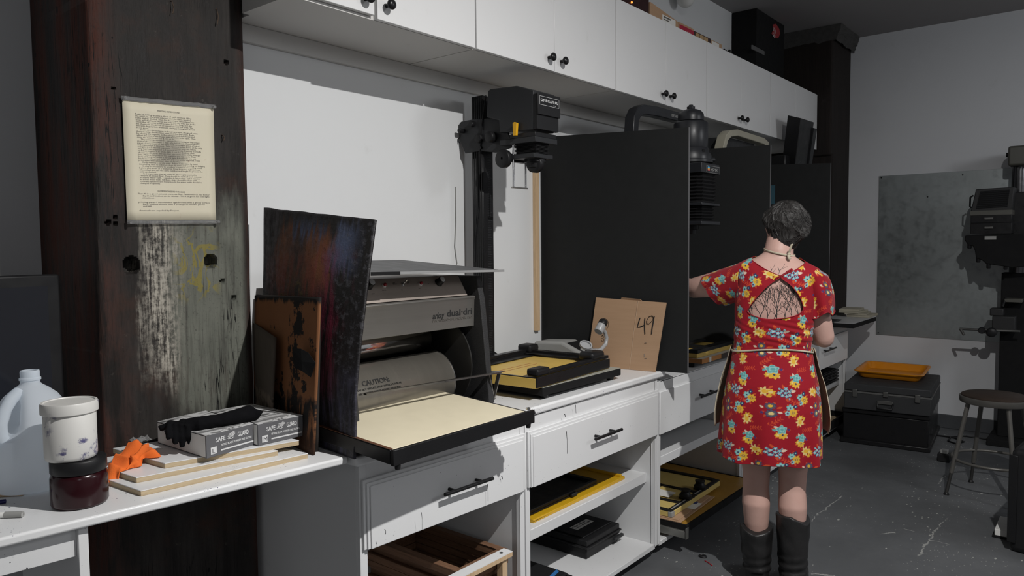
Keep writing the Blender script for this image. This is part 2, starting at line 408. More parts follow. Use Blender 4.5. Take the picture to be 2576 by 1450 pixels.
base_cabinet(2.104, 3.112, 'white base cabinet holding the yellow easel and black document case', (h2a.x, h2b.x, (h2a.z + h2b.z) / 2), None, shelves=(0.410,), drips=((1425, 1086, 1142, 0.0007), (1447, 1019, 1040, 0.0008), (1420, 1043, 1050, 0.0012)))
h3 = P(1770, 1000, 1, 1.61)
base_cabinet(3.118, 4.13, 'white base cabinet beside the woman in red, with slide-out board below', (h3.x, h3.x + 0.22, h3.z), None, shelves=(0.455,), zt=0.848, flat=True, zd=(0.595, 0.800))
base_cabinet(4.136, 5.15, 'white base cabinet hidden mostly behind the woman in red', (4.55, 4.75, 0.715), None, zt=0.848, flat=True, zd=(0.585, 0.798))
h5 = P(2078, 885, 1, 1.62)
base_cabinet(5.156, 6.272, 'white base cabinet at the far end with black tray on its shelf', (h5.x, h5.x + 0.26, h5.z), None, shelves=(0.40,), zt=0.848, flat=True, zd=(0.570, 0.795))
# worktops
def worktop(name, label, pts, z0, z1, mat, bevel=0.009):
    m = MB().prism([(x, y, z0) for x, y in pts], (0, 0, z1 - z0))
    return tag(obj(name, m, mat, bevel=bevel, seg=3), label, 'worktop')
worktop('worktop', 'white painted worktop under the drum dryer and the yellow easel', [(1.325, 1.66), (3.165, 1.648), (3.175, 1.66), (3.175, 2.285), (1.36, 2.285), (1.325, 2.18)], 0.870, 0.900, M['top'])
worktop('worktop', 'grey-white lower worktop beyond the first black divider, behind the woman', [(3.18, 1.664), (6.262, 1.664), (6.262, 2.285), (3.18, 2.285)], 0.8485, 0.852, M['cabplain'], 0.001)
# ================================================================ left timber post
def post_mat():
    n = NT('weathered_timber')
    X, Y, Z = n.sep(n.coord())
    nz = n.noise(6, 6, 0.65); fine = n.noise(1.0, 6, 0.7, n.mapping((55, 55, 3.2))); fine2 = n.noise(1.0, 5, 0.7, n.mapping((130, 130, 7)))
    med = n.noise(1.0, 6, 0.7, n.mapping((16, 16, 2.2)))
    c = n.mix(n.step(med, 0.3, 0.75), (0.010, 0.008, 0.007), (0.045, 0.040, 0.037))
    c = n.mix(n.math('MULTIPLY', n.step(n.noise(3.3, 6, 0.7), 0.5, 0.75), 0.8), c, (0.055, 0.024, 0.015))
    edge = n.math('ADD', n.step(n.math('ADD', X, n.math('MULTIPLY', nz, 0.10)), 1.02, 0.93), n.step(n.math('SUBTRACT', X, n.math('MULTIPLY', nz, 0.05)), 1.275, 1.325))
    c = n.mix(n.math('MULTIPLY', edge, n.step(med, 0.35, 0.65)), c, (0.070, 0.022, 0.014))
    zj = n.math('ADD', Z, n.math('MULTIPLY', n.noise(1.0, 5, 0.7, n.mapping((9, 9, 2.5))), 0.40))
    xj = n.math('ADD', X, n.math('MULTIPLY', n.noise(1.0, 5, 0.7, n.mapping((14, 14, 3), loc=(3, 1, 2))), 0.16))
    band = n.math('MULTIPLY', n.step(zj, 1.12, 1.26), n.step(zj, 1.88, 1.72))
    green = n.math('MULTIPLY', n.math('MULTIPLY', n.step(xj, 1.10, 1.20), n.step(X, 1.328, 1.300)), band)
    c = n.mix(n.math('MULTIPLY', green, n.step(fine, 0.22, 0.55)), c, n.mix(n.noise(9, 5), (0.085, 0.092, 0.076), (0.215, 0.220, 0.185)))
    wz = n.math('MULTIPLY', n.step(zj, 1.24, 1.40), n.step(zj, 1.86, 1.70))
    white = n.math('MULTIPLY', n.math('MULTIPLY', n.step(xj, 1.045, 1.10), n.step(xj, 1.215, 1.13)), wz)
    c = n.mix(n.math('MULTIPLY', white, n.step(n.math('ADD', n.math('MULTIPLY', fine2, 0.6), n.math('MULTIPLY', n.noise(60, 5, 0.7), 0.4)), 0.42, 0.58)), c, (0.44, 0.41, 0.35))
    yl = n.math('LESS_THAN', n.math('ABSOLUTE', n.math('SUBTRACT', n.noise(11, 3, 0.5, None, 1.5), 0.5)), 0.035)
    yz = n.math('MULTIPLY', n.math('MULTIPLY', n.step(Z, 1.32, 1.38), n.step(Z, 1.58, 1.50)), n.math('MULTIPLY', n.step(X, 1.07, 1.12), n.step(X, 1.24, 1.20)))
    c = n.mix(n.math('MULTIPLY', n.math('MULTIPLY', yl, yz), 0.7), c, (0.26, 0.21, 0.03))
    c = n.mix(n.math('MULTIPLY', n.step(fine, 0.60, 0.72), 0.55), c, (0.006, 0.005, 0.005))
    grit = n.noise(95, 5, 0.75)
    c = n.mix(n.math('MULTIPLY', n.step(grit, 0.55, 0.68), 0.5), c, (0.012, 0.010, 0.009))
    c = n.mix(n.math('MULTIPLY', n.step(n.noise(33, 6, 0.75), 0.62, 0.72), 0.35), c, (0.13, 0.115, 0.10))
    crk = n.math('LESS_THAN', n.math('ABSOLUTE', n.math('SUBTRACT', n.noise(1.0, 4, 0.6, n.mapping((30, 30, 1.3), loc=(7, 2, 1))), 0.5)), 0.010)
    c = n.mix(n.math('MULTIPLY', crk, n.step(n.noise(2.4), 0.45, 0.6)), c, (0.003, 0.003, 0.003))
    pits = n.math('LESS_THAN', n.voro(14, n.mapping((1.3, 1.3, 0.7))).outputs['Distance'], n.math('MULTIPLY', n.step(n.noise(2.2), 0.45, 0.75), 0.15))
    c = n.mix(pits, c, (0.004, 0.004, 0.004))
    h = n.math('ADD', n.math('MULTIPLY', fine, 0.6), n.math('MULTIPLY', med, 0.6))
    n.bump(h, 0.55, 0.012)
    return n.set(c, n.ramp(med, [(0.3, 0.55), (0.7, 0.85)]), 0, 0.3)
M['post'] = post_mat()
PX0, PX1, PY = 0.868, 1.340, 2.2
def hole(u, v): q = P(u, v, 1, PY); return q.x, q.z
holes = [(*hole(332, 668), 0.024, 0.05), (*hole(530, 658), 0.021, 0.05), (*hole(590, 750), 0.007, 0.02), (*hole(560, 708), 0.006, 0.02), (*hole(569, 157), 0.006, 0.02), (*hole(285, 222), 0.004, 0.015), (*hole(272, 560), 0.006, 0.02), (*hole(291, 546), 0.005, 0.02), (*hole(291, 562), 0.005, 0.02)]
m = MB(); dz = 0.0045; dx = 0.0045
xs = [PX0 + i * (PX1 - PX0) / 105 for i in range(106)]
zs = [0.0 + j * ZC / 700 for j in range(701)]
rows = []
for z in zs:
    r = []
    for x in xs:
        d = 0.004 * mnoise.noise(Vector((x * 9, 0, z * 1.6))) + 0.0022 * mnoise.noise(Vector((x * 60, 3, z * 5)))
        e = min(x - PX0, PX1 - x)
        if e < 0.03: d += (0.03 - e) ** 2 * 9 * (1 + 0.8 * mnoise.noise(Vector((5 if x < 1.1 else 9, 0, z * 7))))
        if x in (xs[0], xs[-1]): d = 0.012
        y = PY + d
        for hx, hz, hr, hd in holes:
            q = math.hypot(x - hx, (z - hz) * 0.95)
            if q < hr: y += hd
        r.append((x, y, z))
    rows.append(r)
m.grid(rows)
yb = PY + 0.012
m.grid([[(PX0, YL, z), (PX0, yb, z)] for z in zs]).grid([[(PX1, yb, z), (PX1, YL, z)] for z in zs])
post = obj('timber_post', m, M['post'], smooth=True)
tag(post, 'thick weathered dark timber post with peeling grey-green paint and a typed sheet', 'post')
# bent nails near the top and hooks
for (u, v, du, dv) in ((432, 2, 8, 32), (545, 22, 5, 40), (560, 340, 8, 14)):
    a = P(u, v, 1, PY - 0.006); b = P(u + du * 0.3, v + dv, 1, PY - 0.012)
    obj('nail', MB().tube([a + Vector((0, 0.012, 0)), a, (a + b) / 2 + Vector((0.003, -0.004, 0)), b], 0.0016, 6), plain('rusty_nail', (0.10, 0.07, 0.05), 0.6, 0.6) if 'nail' not in M else M['nail'], post, smooth=True)

# ---- typed sheet
def paper_mat():
    n = NT('yellowed_paper'); U = n.coord('Object'); X, Y, Z = n.sep(U)
    c = n.mix(n.noise(7, 4), (0.66, 0.60, 0.45), (0.74, 0.69, 0.55))
    c0 = P(425, 372, 1, PY)
    d = n.math('ADD', n.math('POWER', n.math('DIVIDE', n.math('SUBTRACT', X, 0.0), 0.060), 2.0), n.math('POWER', n.math('DIVIDE', n.math('SUBTRACT', Z, 0.03), 0.062), 2.0))
    d = n.math('ADD', d, n.math('MULTIPLY', n.noise(18, 5, 0.7), 1.1))
    c = n.mix(n.math('MULTIPLY', n.step(d, 1.75, 0.5), 0.62), c, (0.16, 0.15, 0.13))      # sooty smudge rubbed into the sheet
    c = n.mix(n.math('MULTIPLY', n.step(n.noise(30, 3), 0.68, 0.75), 0.25), c, (0.45, 0.22, 0.12))
    n.bump(n.noise(12, 3), 0.15, 0.004)
    return n.set(c, 0.6, 0, 0.3)
M['oldpaper'] = paper_mat()
c4 = [P(307, 250, 1, PY - 0.006), P(537, 271, 1, PY - 0.006), P(543, 555, 1, PY - 0.006), P(320, 556, 1, PY - 0.006)]
pc = (c4[0] + c4[2]) / 2
sheet = thing('instruction_sheet', 'yellowed typewritten instruction sheet pinned to the left timber post', 'paper', pc)
rows = []
for j in range(13):
    b = j / 12; rows.append([])
    for i in range(11):
        a = i / 10
        p = c4[0].lerp(c4[1], a).lerp(c4[3].lerp(c4[2], a), b)
        pass
        rows[-1].append(p)
obj('page', MB().grid(rows), M['oldpaper'], sheet, smooth=True, solid=0.0006)
clear = NT('clear_plastic_film'); clear.set((0.8, 0.8, 0.8), 0.12, 0, 0.5, Transmission_Weight=0.85, IOR=1.3); M['clear'] = clear.m
def film(p, q, h, name='tape_strip'):
    rows = []
    for j in range(3):
        rows.append([p.lerp(q, i / 20) + Vector((0, -0.004 - 0.004 * mnoise.noise(Vector((i * 0.9, j, h))), h * j / 2 + 0.002 * mnoise.noise(Vector((i * 0.6, 5, 0))))) for i in range(21)])
    obj(name, MB().grid(rows), M['clear'], sheet, smooth=True, solid=0.0008)
film(c4[0] + Vector((-0.004, 0, -0.003)), c4[1] + Vector((0.004, 0, -0.003)), 0.012)
film(c4[3] + Vector((-0.002, 0, -0.010)), c4[2] + Vector((0.006, 0, -0.010)), 0.011)
for q in (c4[0] + Vector((0.003, 0, 0.004)), c4[1] + Vector((-0.003, 0, 0.0)), c4[2] + Vector((0.002, 0, -0.004)), c4[3] + Vector((0.005, 0, -0.005))):
    obj('push_pin', MB().lathe(q + Vector((0, 0.004, 0)), (0, -1, 0), [(0.001, 0), (0.002, 0.008), (0.0045, 0.010), (0.003, 0.014), (0.0045, 0.018), (0.004, 0.020)], 12), M['clear'], sheet, smooth=True)
lines = ["Begin by setting up pans a sheet of each chemical, filling",
"the initial tin, the print enlarger, and the three working",
"baths slightly diluted. Then for the proper time always use",
"clean and dry hands. Keep wet side and dry side, and in the",
"event that the print is left soaking for too long, and also",
"the chemicals should be circulated around the print. The",
"film with fingerprints drastically during printing and should",
"be no good.",
"     There are three stages in the preparation of a good print:",
"the test strip, the working print, and the final print. Begin",
"by placing the negative in the enlarger and then focus and",
"adjust the size of the image with the lens wide open. Then",
"close the lens down to f 8, 11, or 16.",
"     The test strip should be exposed by covering an important",
"area of the picture with a strip of a few sheets of photographic",
"paper. Cover most of this strip with an opaque piece of paper",
"and expose for 5 seconds. Then uncover some more of the strip",
"and give it a 5 second exposure. Continue until the whole",
"strip has been exposed in 5 second intervals. Develop normally",
"and then inspect it in white light. Look for the best time",
"shown on the strip and use that exposure time of the enlarger",
"lens. Make a full print of the negative and expose it. Then",
"look at the print under a strong light if the blacks are not",
"black and whites not clean, the paper is under exposed. Then",
"print again with a longer time or shorter.",
"     Keep making a careful print. Adjust it this time by hand",
"developing time to subtract, then by some and burning or dodging",
"     It may be necessary to produce a number of working prints",
"before you arrive at a final print. Print from the right amount",
"of contrast and use the same number and height to present the",
"entirely desired.",
"     It is important that all prints be thoroughly washed to",
"remove all excess fixer. They should be washed for 5 minutes",
"in a fixer water bath, 3 minutes in hypo-clear, and 5 minutes",
"in a final water bath. All these steps should be done with",
"constant agitation and may place in the water baths should be",
"changed frequently."]
ux = (c4[1] - c4[0]); ux.z = 0; 
Tt = frame(P(340, 288, 1, PY - 0.00665), P(507, 303, 1, PY - 0.00665) - P(340, 288, 1, PY - 0.00665), (0, 0, 1))
text('lettering', '\n'.join(lines), 0.0062, Tt, M['inkgrey'], sheet, width=P(507, 303, 1, PY).x - P(340, 288, 1, PY).x, ext=0.0001, res=1, line=0.885, bold=0.0)
text('lettering', 'PRINTING INSTRUCTIONS', 0.0068, frame(P(396, 281, 1, PY - 0.00665), P(452, 286, 1, PY - 0.00665) - P(396, 281, 1, PY - 0.00665), (0, 0, 1)), M['inkgrey'], sheet, width=0.066, ext=0.0001, res=1)
l2 = ["Plus-X is a good general purpose film, Panatomic-X has better", "     depth and makes use in winter. Tri-X is good for low-light", "     situations.", "", "printing paper-I recommend agfa brovira with a glossy surface.", "     Each student should have a package of variable grades", "     and #4.", "", "chemicals-are supplied by Project."]
text('lettering', '\n'.join(l2), 0.0062, frame(P(347, 489, 1, PY - 0.00665), P(517, 492, 1, PY - 0.00665) - P(347, 489, 1, PY - 0.00665), (0, 0, 1)), M['inkgrey'], sheet, width=P(527, 492, 1, PY).x - P(347, 489, 1, PY).x, ext=0.0001, res=1, line=0.98)
text('lettering', 'EQUIPMENT NEEDED FOR CLASS', 0.0068, frame(P(397, 483, 1, PY - 0.00665), (1, 0, 0.01), (0, 0, 1)), M['inkgrey'], sheet, width=0.082, ext=0.0001, res=1)

# ================================================================ table on the left
tb = thing('work_table', 'paint-spattered white table with jug and jars in front of the timber post', 'table', (0.8, 1.95, 0))
F0, F1 = Vector((0.20, 1.815, 0)), Vector((1.318, 1.690, 0))
m = MB().prism([(F0.x, F0.y, 0.878), (F1.x, F1.y, 0.878), (1.318, 2.186, 0.878), (0.855, 2.186, 0.878), (0.855, 2.56, 0.878), (0.20, 2.56, 0.878)], (0, 0, 0.022))
obj('tabletop', m, M['top'], tb, bevel=0.006, seg=3)
obj('side_panel', MB().box(0.640, 0.661, 1.785, 2.16, 0, 0.878), M['cab'], tb, bevel=0.0015)
obj('apron', MB().prism([(0.20, 1.845, 0.808), (0.640, 1.797, 0.808), (0.640, 1.815, 0.808), (0.20, 1.863, 0.808)], (0, 0, 0.070)), M['cab'], tb, bevel=0.0015)

# ---- three plywood boards
def slab(name, label, cat, FL, FR, BL, z0, z1, mats, group=None):
    FL, FR, BL = [Vector((p.x, p.y, z0)) for p in (FL, FR, BL)]
    BR = FR + BL - FL; d = Vector((0, 0, z1 - z0))
    t = thing(name, label, cat, (FL + BR) / 2, group)
    obj('core', MB().prism([FL, FR, BR, BL], d * 0.86), mats[0], t, bevel=0.0006, seg=1)
    q = d * 0.86; obj('painted_face', MB().prism([FL + q, FR + q, BR + q, BL + q], d * 0.14), mats[1], t)
    return t
ZB1, ZB2, ZB3 = 0.9145, 0.929, 0.9435
BZ = [(P(354, 1235, 2, ZB1), P(774, 1141, 2, ZB1), P(296, 1210, 2, ZB1), 0.900, ZB1), (P(343, 1202, 2, ZB2), P(699, 1134, 2, ZB2), P(325, 1187, 2, ZB2), ZB1, ZB2), (P(414, 1166, 2, ZB3), P(752, 1108, 2, ZB3), P(376, 1158, 2, ZB3), ZB2, ZB3)]
bl = ['white-faced plywood board, longest and lowest of the three under the glove boxes', 'white-faced plywood board in the middle of the three under the glove boxes', 'white-faced plywood board, topmost of three, directly under the glove boxes']
for (a, b, c, z0, z1), L in zip(BZ, bl):
    dirn = (c - a).normalized(); c = a + Vector((-0.02, 0.26, 0)) if (c - a).length < 0.22 else c
    slab('plywood_board', L, 'board', a, b, c, z0, z1, (M['ply'], M['top']), 'plywood boards stacked on the table')

# ---- glove boxes
M['boxgrey'] = plain('grey_printed_card', (0.115, 0.115, 0.122), 0.5, var=0.05)
def box_top_mat():
    n = NT('printed_box_top'); X, Y, Z = n.sep(n.coord())
    f = n.noise(9, 2, 0.5, n.mapping((1, 3.0, 1), rot=(0, 0, 0.5)), 1.5)
    return n.set(n.ramp(f, [(0.40, (0.10, 0.10, 0.10)), (0.47, (0.62, 0.62, 0.62)), (0.56, (0.66, 0.66, 0.66)), (0.60, (0.22, 0.22, 0.22))]), 0.5)
M['boxtop'] = box_top_mat()
def glove_box(label, FL, FR, BL, z0, z1, letter):
    FL, FR, BL = [Vector((p.x, p.y, z0)) for p in (FL, FR, BL)]
    ux = (FR - FL); L = ux.length; ux.normalize(); uy = (BL - FL); D = uy.length; uy.normalize(); H = z1 - z0
    t = thing('glove_box', label, 'box', (FL + FR) / 2 + uy * D / 2, 'disposable glove boxes on the boards')
    BR = FR + BL - FL
    obj('carton', MB().prism([FL, FR, BR, BL], (0, 0, H - 0.001)), M['boxgrey'], t, bevel=0.001, seg=1)
    q = Vector((0, 0, H - 0.001)); obj('top_panel', MB().prism([FL + q, FR + q, BR + q, BL + q], (0, 0, 0.001)), M['boxtop'], t)
    # pale end panel
    e = -ux * 0.0008; obj('end_panel', MB().prism([FL + e + uy * 0.004 + Vector((0, 0, 0.003)), BL + e - uy * 0.004 + Vector((0, 0, 0.003)), BL + e - uy * 0.004 + Vector((0, 0, H - 0.003)), FL + e + uy * 0.004 + Vector((0, 0, H - 0.003))], ux * 0.0006), M['paper'], t)
    fn = ux.cross(Vector((0, 0, 1))).normalized()
    def F(a, b): return frame(FL + ux * (a * L) + Vector((0, 0, b * H)) + fn * 0.0006, ux, (0, 0, 1), fn)
    text('lettering', 'SAFE', 0.017, F(0.18, 0.60), M['inkwhite'], t, width=0.19 * L, bold=0.0004)
    text('lettering', 'GUARD', 0.017, F(0.62, 0.60), M['inkwhite'], t, width=0.23 * L, bold=0.0004)
    text('lettering', 'NITRILE BLACK POWDER FREE GLOVES', 0.0078, F(0.28, 0.38), M['inkwhite'], t, width=0.63 * L, bold=0.0001)
    # hand emblem between the words
    g = MB(); T = F(0.48, 0.70)
    for k in range(4): g.tube([T @ Vector((-0.012 + k * 0.002, -0.004 + k * 0.0036, 0)), T @ Vector((0.004, -0.001 + k * 0.003, 0)), T @ Vector((0.015 - abs(k - 1.5) * 0.003, 0.002 + k * 0.0034, 0))], 0.0022, 6, flat=0.3)
    g.tube([T @ Vector((-0.010, -0.006, 0)), T @ Vector((0.002, -0.007, 0)), T @ Vector((0.008, -0.004, 0))], 0.002, 6, flat=0.3)
    obj('emblem', g, M['inkwhite'], t)
    T = F(0.08, 0.12); s = 0.30 * H
    obj('size_panel', MB().box(0, s, 0, s * 1.0, -0.0003, 0.0003, T), M['inkwhite'], t)
    text('lettering', letter, s * 0.95, F(0.08 + 0.2 * s / L, 0.16) @ Matrix.Translation((0, 0, 0.0006)), M['boxgrey'], t, bold=0.0)
    obj('stripe', MB().box(0.28 * L, 0.96 * L, 0.17 * H, 0.235 * H, -0.0003, 0.0003, F(0, 0)), M['inkwhite'], t)
    text('lettering', 'SAFE GUARD', 0.014, frame(BL + e * 1.5 - uy * 0.02 + Vector((0, 0, 0.62 * H)), -uy, (0, 0, 1), -ux), M['boxgrey'], t, width=0.5 * D)
    return t
GZ0, GZ1 = ZB3 + 0.0005, ZB3 + 0.0625
gl = P(520, 1155, 2, GZ0); gr = P(643, 1119, 2, GZ0); gb = P(397, 1115, 2, GZ0)
glove_box('grey glove box lettered L with a black glove lying on it', gl, gr, gb, GZ0, GZ1, 'L')
mr = P(763, 1097, 2, GZ0); ml = P(650, 1123, 2, GZ0)
glove_box('grey glove box lettered M, nearest the cardboard sheets', ml, mr, ml + (gb - gl), GZ0, GZ1, 'M')

def blob(name, mb, mat, parent, voxel, smooth_it=2, disp=0.0):
    o = obj(name, mb, mat, parent)
    r = o.modifiers.new('remesh', 'REMESH'); r.mode = 'VOXEL'; r.voxel_size = voxel; r.use_smooth_shade = True
    if smooth_it:
        q = o.modifiers.new('smooth', 'SMOOTH'); q.iterations = smooth_it; q.factor = 0.5
    if disp:
        tx = bpy.data.textures.new(name + '_tex', 'CLOUDS'); tx.noise_scale = 0.02
        q = o.modifiers.new('wrinkles', 'DISPLACE'); q.texture = tx; q.strength = disp; q.mid_level = 0.5; q.texture_coords = 'LOCAL'
    return o
# ---- black glove lying across the box with its fingers hanging over the end
M['rubber'] = plain('black_rubber', (0.010, 0.010, 0.011), 0.55, bump=0.1)
M['cloth'] = plain('black_knit', (0.005, 0.005, 0.006), 0.95, spec=0.1, bump=0.3, bscale=400)
gz = GZ1
a0 = P(636, 1040, 2, gz + 0.02); a1 = P(560, 1058, 2, gz + 0.016); a2 = P(500, 1068, 2, gz + 0.014); a3 = P(455, 1072, 2, gz + 0.012)
m = MB()
m.tube([a0 + Vector((0.006, 0, 0.012)), a0, a1, a2, a3], [0.027, 0.026, 0.019, 0.021, 0.018], 14)
for k, (u, v) in enumerate(((424, 1104), (441, 1118), (460, 1124), (480, 1118))):
    tip = P(u, v, 1, a3.y - 0.02 + 0.0 * k); kn = a3 + Vector((-0.012, -0.010 + 0.002 * k, 0.004)) + (Vector((0.010, -0.014, 0)) * (k - 1.5))
    m.tube([a3.lerp(a2, 0.3) + Vector((0.004, -0.008, 0)) * (k - 1.5), kn, kn.lerp(tip, 0.5) + Vector((-0.004, -0.006, 0)), tip], [0.011, 0.0095, 0.0085, 0.0065], 10)
m.tube([a2.lerp(a3, 0.6), a3 + Vector((-0.02, 0.02, 0.004)), a3 + Vector((-0.045, 0.03, -0.004))], [0.013, 0.012, 0.008], 10)
g = blob('glove', m, M['cloth'], None, 0.003, 1, 0.005)
tag(g, 'limp black glove lying across the grey glove box', 'glove')

# ---- orange rag
M['rag'] = plain('orange_cloth', (0.86, 0.165, 0.022), 0.9, bump=0.4, bscale=500, var=0.12)
rows = []
A0, A1, A2, A3 = P(262, 1226, 2, 0.902), P(332, 1204, 2, 0.905), P(402, 1144, 2, 0.95), P(322, 1124, 2, 0.945)
for j in range(46):
    b = j / 45; r = []
    for i in range(46):
        a = i / 45
        p = A0.lerp(A1, a).lerp(A3.lerp(A2, a), b)
        w_ = 0.012 * mnoise.noise(Vector((a * 4, b * 4, 1)))
        p.x += 0.02 * mnoise.noise(Vector((a * 3, b * 3, 7))); p.y += 0.025 * mnoise.noise(Vector((a * 3, b * 3, 17)))
        e = min(a, 1 - a, b, 1 - b)
        zz = 0.034 * (1 - abs(mnoise.noise(Vector((a * 2.3 + b * 1.6, b * 1.5 - a * 0.8, 3)))) * 2.0) * min(1, e * 7 + 0.1) + 0.010 * mnoise.noise(Vector((a * 5 + b * 3, b * 4 - a * 2, 4)))
        p.z = max(p.z + zz, 0.9035 + 0.004 * abs(mnoise.noise(Vector((a * 9, b * 9, 2)))))
        if p.x > 0.80 and p.y < 2.12: p.z = max(p.z, ZB2 + 0.003)
        if p.x > 0.865 and p.y > 1.84: p.z = max(p.z, ZB3 + 0.003)
        r.append(p)
    rows.append(r)
rg = obj('cleaning_rag', MB().grid(rows), M['rag'], smooth=True, solid=0.002, sub=1)
tag(rg, 'crumpled bright orange cloth rag beside the amber jar', 'rag')

# ---- amber jar and white tub on it
jc = Vector((0.682, 1.882, 0.9))
amber = NT('amber_plastic'); amber.set((0.022, 0.003, 0.005), 0.2, 0, 0.4); M['amber'] = amber.m
t = thing('amber_jar', 'dark amber jar with black lid under the white tub', 'jar', jc)
obj('jar_body', MB().lathe(jc, (0, 0, 1), [(0.052, 0), (0.058, 0.003), (0.0605, 0.008), (0.0605, 0.068), (0.057, 0.077), (0.054, 0.080)], 40), M['amber'], t, smooth=True)
obj('lid', MB().lathe(jc + Vector((0, 0, 0.080)), (0, 0, 1), [(0.058, 0), (0.0595, 0.002), (0.0595, 0.027), (0.0575, 0.030), (0.001, 0.030)], 40), M['black'], t, smooth=True)
def tub_mat():
    n = NT('paint_stained_white_plastic')
    sp = n.math('MULTIPLY', n.step(n.noise(34, 5, 0.7), 0.54, 0.63), n.step(n.noise(9, 3), 0.46, 0.60))
    c = n.mix(sp, (0.68, 0.67, 0.64), (0.05, 0.045, 0.16))
    c = n.mix(n.math('MULTIPLY', n.step(n.noise(8, 4), 0.5, 0.8), 0.4), c, (0.45, 0.44, 0.50))
    return n.set(c, 0.4)
M['tub'] = tub_mat()
tc = jc + Vector((-0.011, 0.010, 0.1105))
t = thing('white_tub', 'white screw-lid tub smeared with dark blue paint, on the amber jar', 'tub', tc)
obj('tub_body', MB().lathe(tc, (0, 0, 1), [(0.050, 0), (0.0535, 0.003), (0.055, 0.010), (0.055, 0.112), (0.052, 0.116)], 40), M['tub'], t, smooth=True)
obj('lid', MB().lathe(tc + Vector((0, 0, 0.108)), (0, 0, 1), [(0.0575, 0), (0.060, 0.002), (0.060, 0.022), (0.058, 0.0265), (0.053, 0.0265), (0.052, 0.0245), (0.001, 0.0245)], 40), M['tub'], t, smooth=True)

# ---- gallon jug
jg = NT('translucent_jug_plastic')
jg.set(jg.mix(jg.noise(6, 3), (0.84, 0.89, 0.95), (0.90, 0.95, 0.99)), 0.35, 0, 0.4, Transmission_Weight=0.12, IOR=1.15, Subsurface_Weight=0.0)
M['jug'] = jg.m
tl_ = jg.new('ShaderNodeBsdfTranslucent'); tl_.inputs['Color'].default_value = (0.88, 0.93, 0.98, 1)
mx_ = jg.new('ShaderNodeMixShader'); mx_.inputs[0].default_value = 0.5
jg.link(jg.b.outputs[0], mx_.inputs[1]); jg.link(tl_.outputs[0], mx_.inputs[2]); jg.link(mx_.outputs[0], jg.t.nodes['Material Output'].inputs['Surface'])
gc = Vector((0.663, 2.115, 0.9))
t = thing('gallon_jug', 'empty translucent plastic gallon jug without a cap, left of the timber post', 'jug', gc)
hd = math.radians(205)      # side the handle is on
rows = []
prof = [(0.072, 0.0), (0.086, 0.004), (0.093, 0.016), (0.094, 0.05), (0.094, 0.135), (0.091, 0.150), (0.088, 0.165), (0.082, 0.190), (0.073, 0.212), (0.058, 0.233), (0.040, 0.249), (0.027, 0.258), (0.022, 0.263), (0.0215, 0.270), (0.0240, 0.272), (0.0240, 0.277), (0.0215, 0.279), (0.0215, 0.292), (0.0205, 0.296), (0.018, 0.296), (0.018, 0.270)]
for r, h in prof:
    row = []
    for i in range(64):
        a = 2 * PI * i / 64
        rr = r
        if h < 0.22: rr = r * (1 + 0.045 * (abs(math.cos(2 * (a - hd))) ** 1.0 - 0.5))
        if 0.138 < h < 0.252:
            da = (a - hd + PI) % (2 * PI) - PI
            k = max(0, 1 - abs(da) / 0.80); k = k * k * (3 - 2 * k)
            e = min(1, (h - 0.138) / 0.018) * min(1, (0.252 - h) / 0.03)
            rr = rr * (1 - 0.62 * k * e)
        row.append(gc + Vector((rr * math.cos(a), rr * math.sin(a), h)))
    rows.append(row)
m = MB().grid(rows, True); nb = 64
m.f.append(tuple(range(nb - 1, -1, -1))); m.mi.append(0)
obj('jug_body', m, M['jug'], t, smooth=True)
hv = Vector((math.cos(hd), math.sin(hd), 0))
obj('handle', MB().tube([gc + hv * 0.078 + Vector((0, 0, 0.128)), gc + hv * 0.088 + Vector((0, 0, 0.150)), gc + hv * 0.085 + Vector((0, 0, 0.180)), gc + hv * 0.074 + Vector((0, 0, 0.208)), gc + hv * 0.055 + Vector((0, 0, 0.232)), gc + hv * 0.032 + Vector((0, 0, 0.248))], [0.016, 0.0155, 0.0135, 0.0135, 0.0145, 0.014], 14), M['jug'], t, smooth=True)

# ---- monitor behind the jug
t = thing('computer_monitor', 'black computer monitor, switched off, behind the jug on the left table', 'monitor', (0.55, 2.33, 0.9))
my = 2.30
m0, m1, zt_, zb_ = 0.22, P(150, 690, 1, my).x, P(150, 690, 1, my).z, P(10, 1050, 1, my).z
obj('housing', MB().box(m0, m1, my, my + 0.035, zb_ - 0.075, zt_), M['black'], t, bevel=0.006)
M['screen'] = plain('dark_glass', (0.012, 0.013, 0.018), 0.12)
obj('screen', MB().box(m0 + 0.03, m1 - 0.032, my - 0.001, my + 0.002, zb_ + 0.02, zt_ - 0.032), M['screen'], t)
obj('chin', MB().box(m0, m1 - 0.12, my - 0.002, my, zb_ - 0.075, zb_), plain('silver_chin', (0.42, 0.43, 0.43), 0.4, 0.3), t)
obj('stand', MB().box((m0 + m1) / 2 - 0.07, (m0 + m1) / 2 + 0.07, my + 0.036, my + 0.05, 0.905, zt_ - 0.2).box((m0 + m1) / 2 - 0.11, (m0 + m1) / 2 + 0.11, my - 0.07, my + 0.12, 0.9005, 0.908), M['black'], t, bevel=0.003)

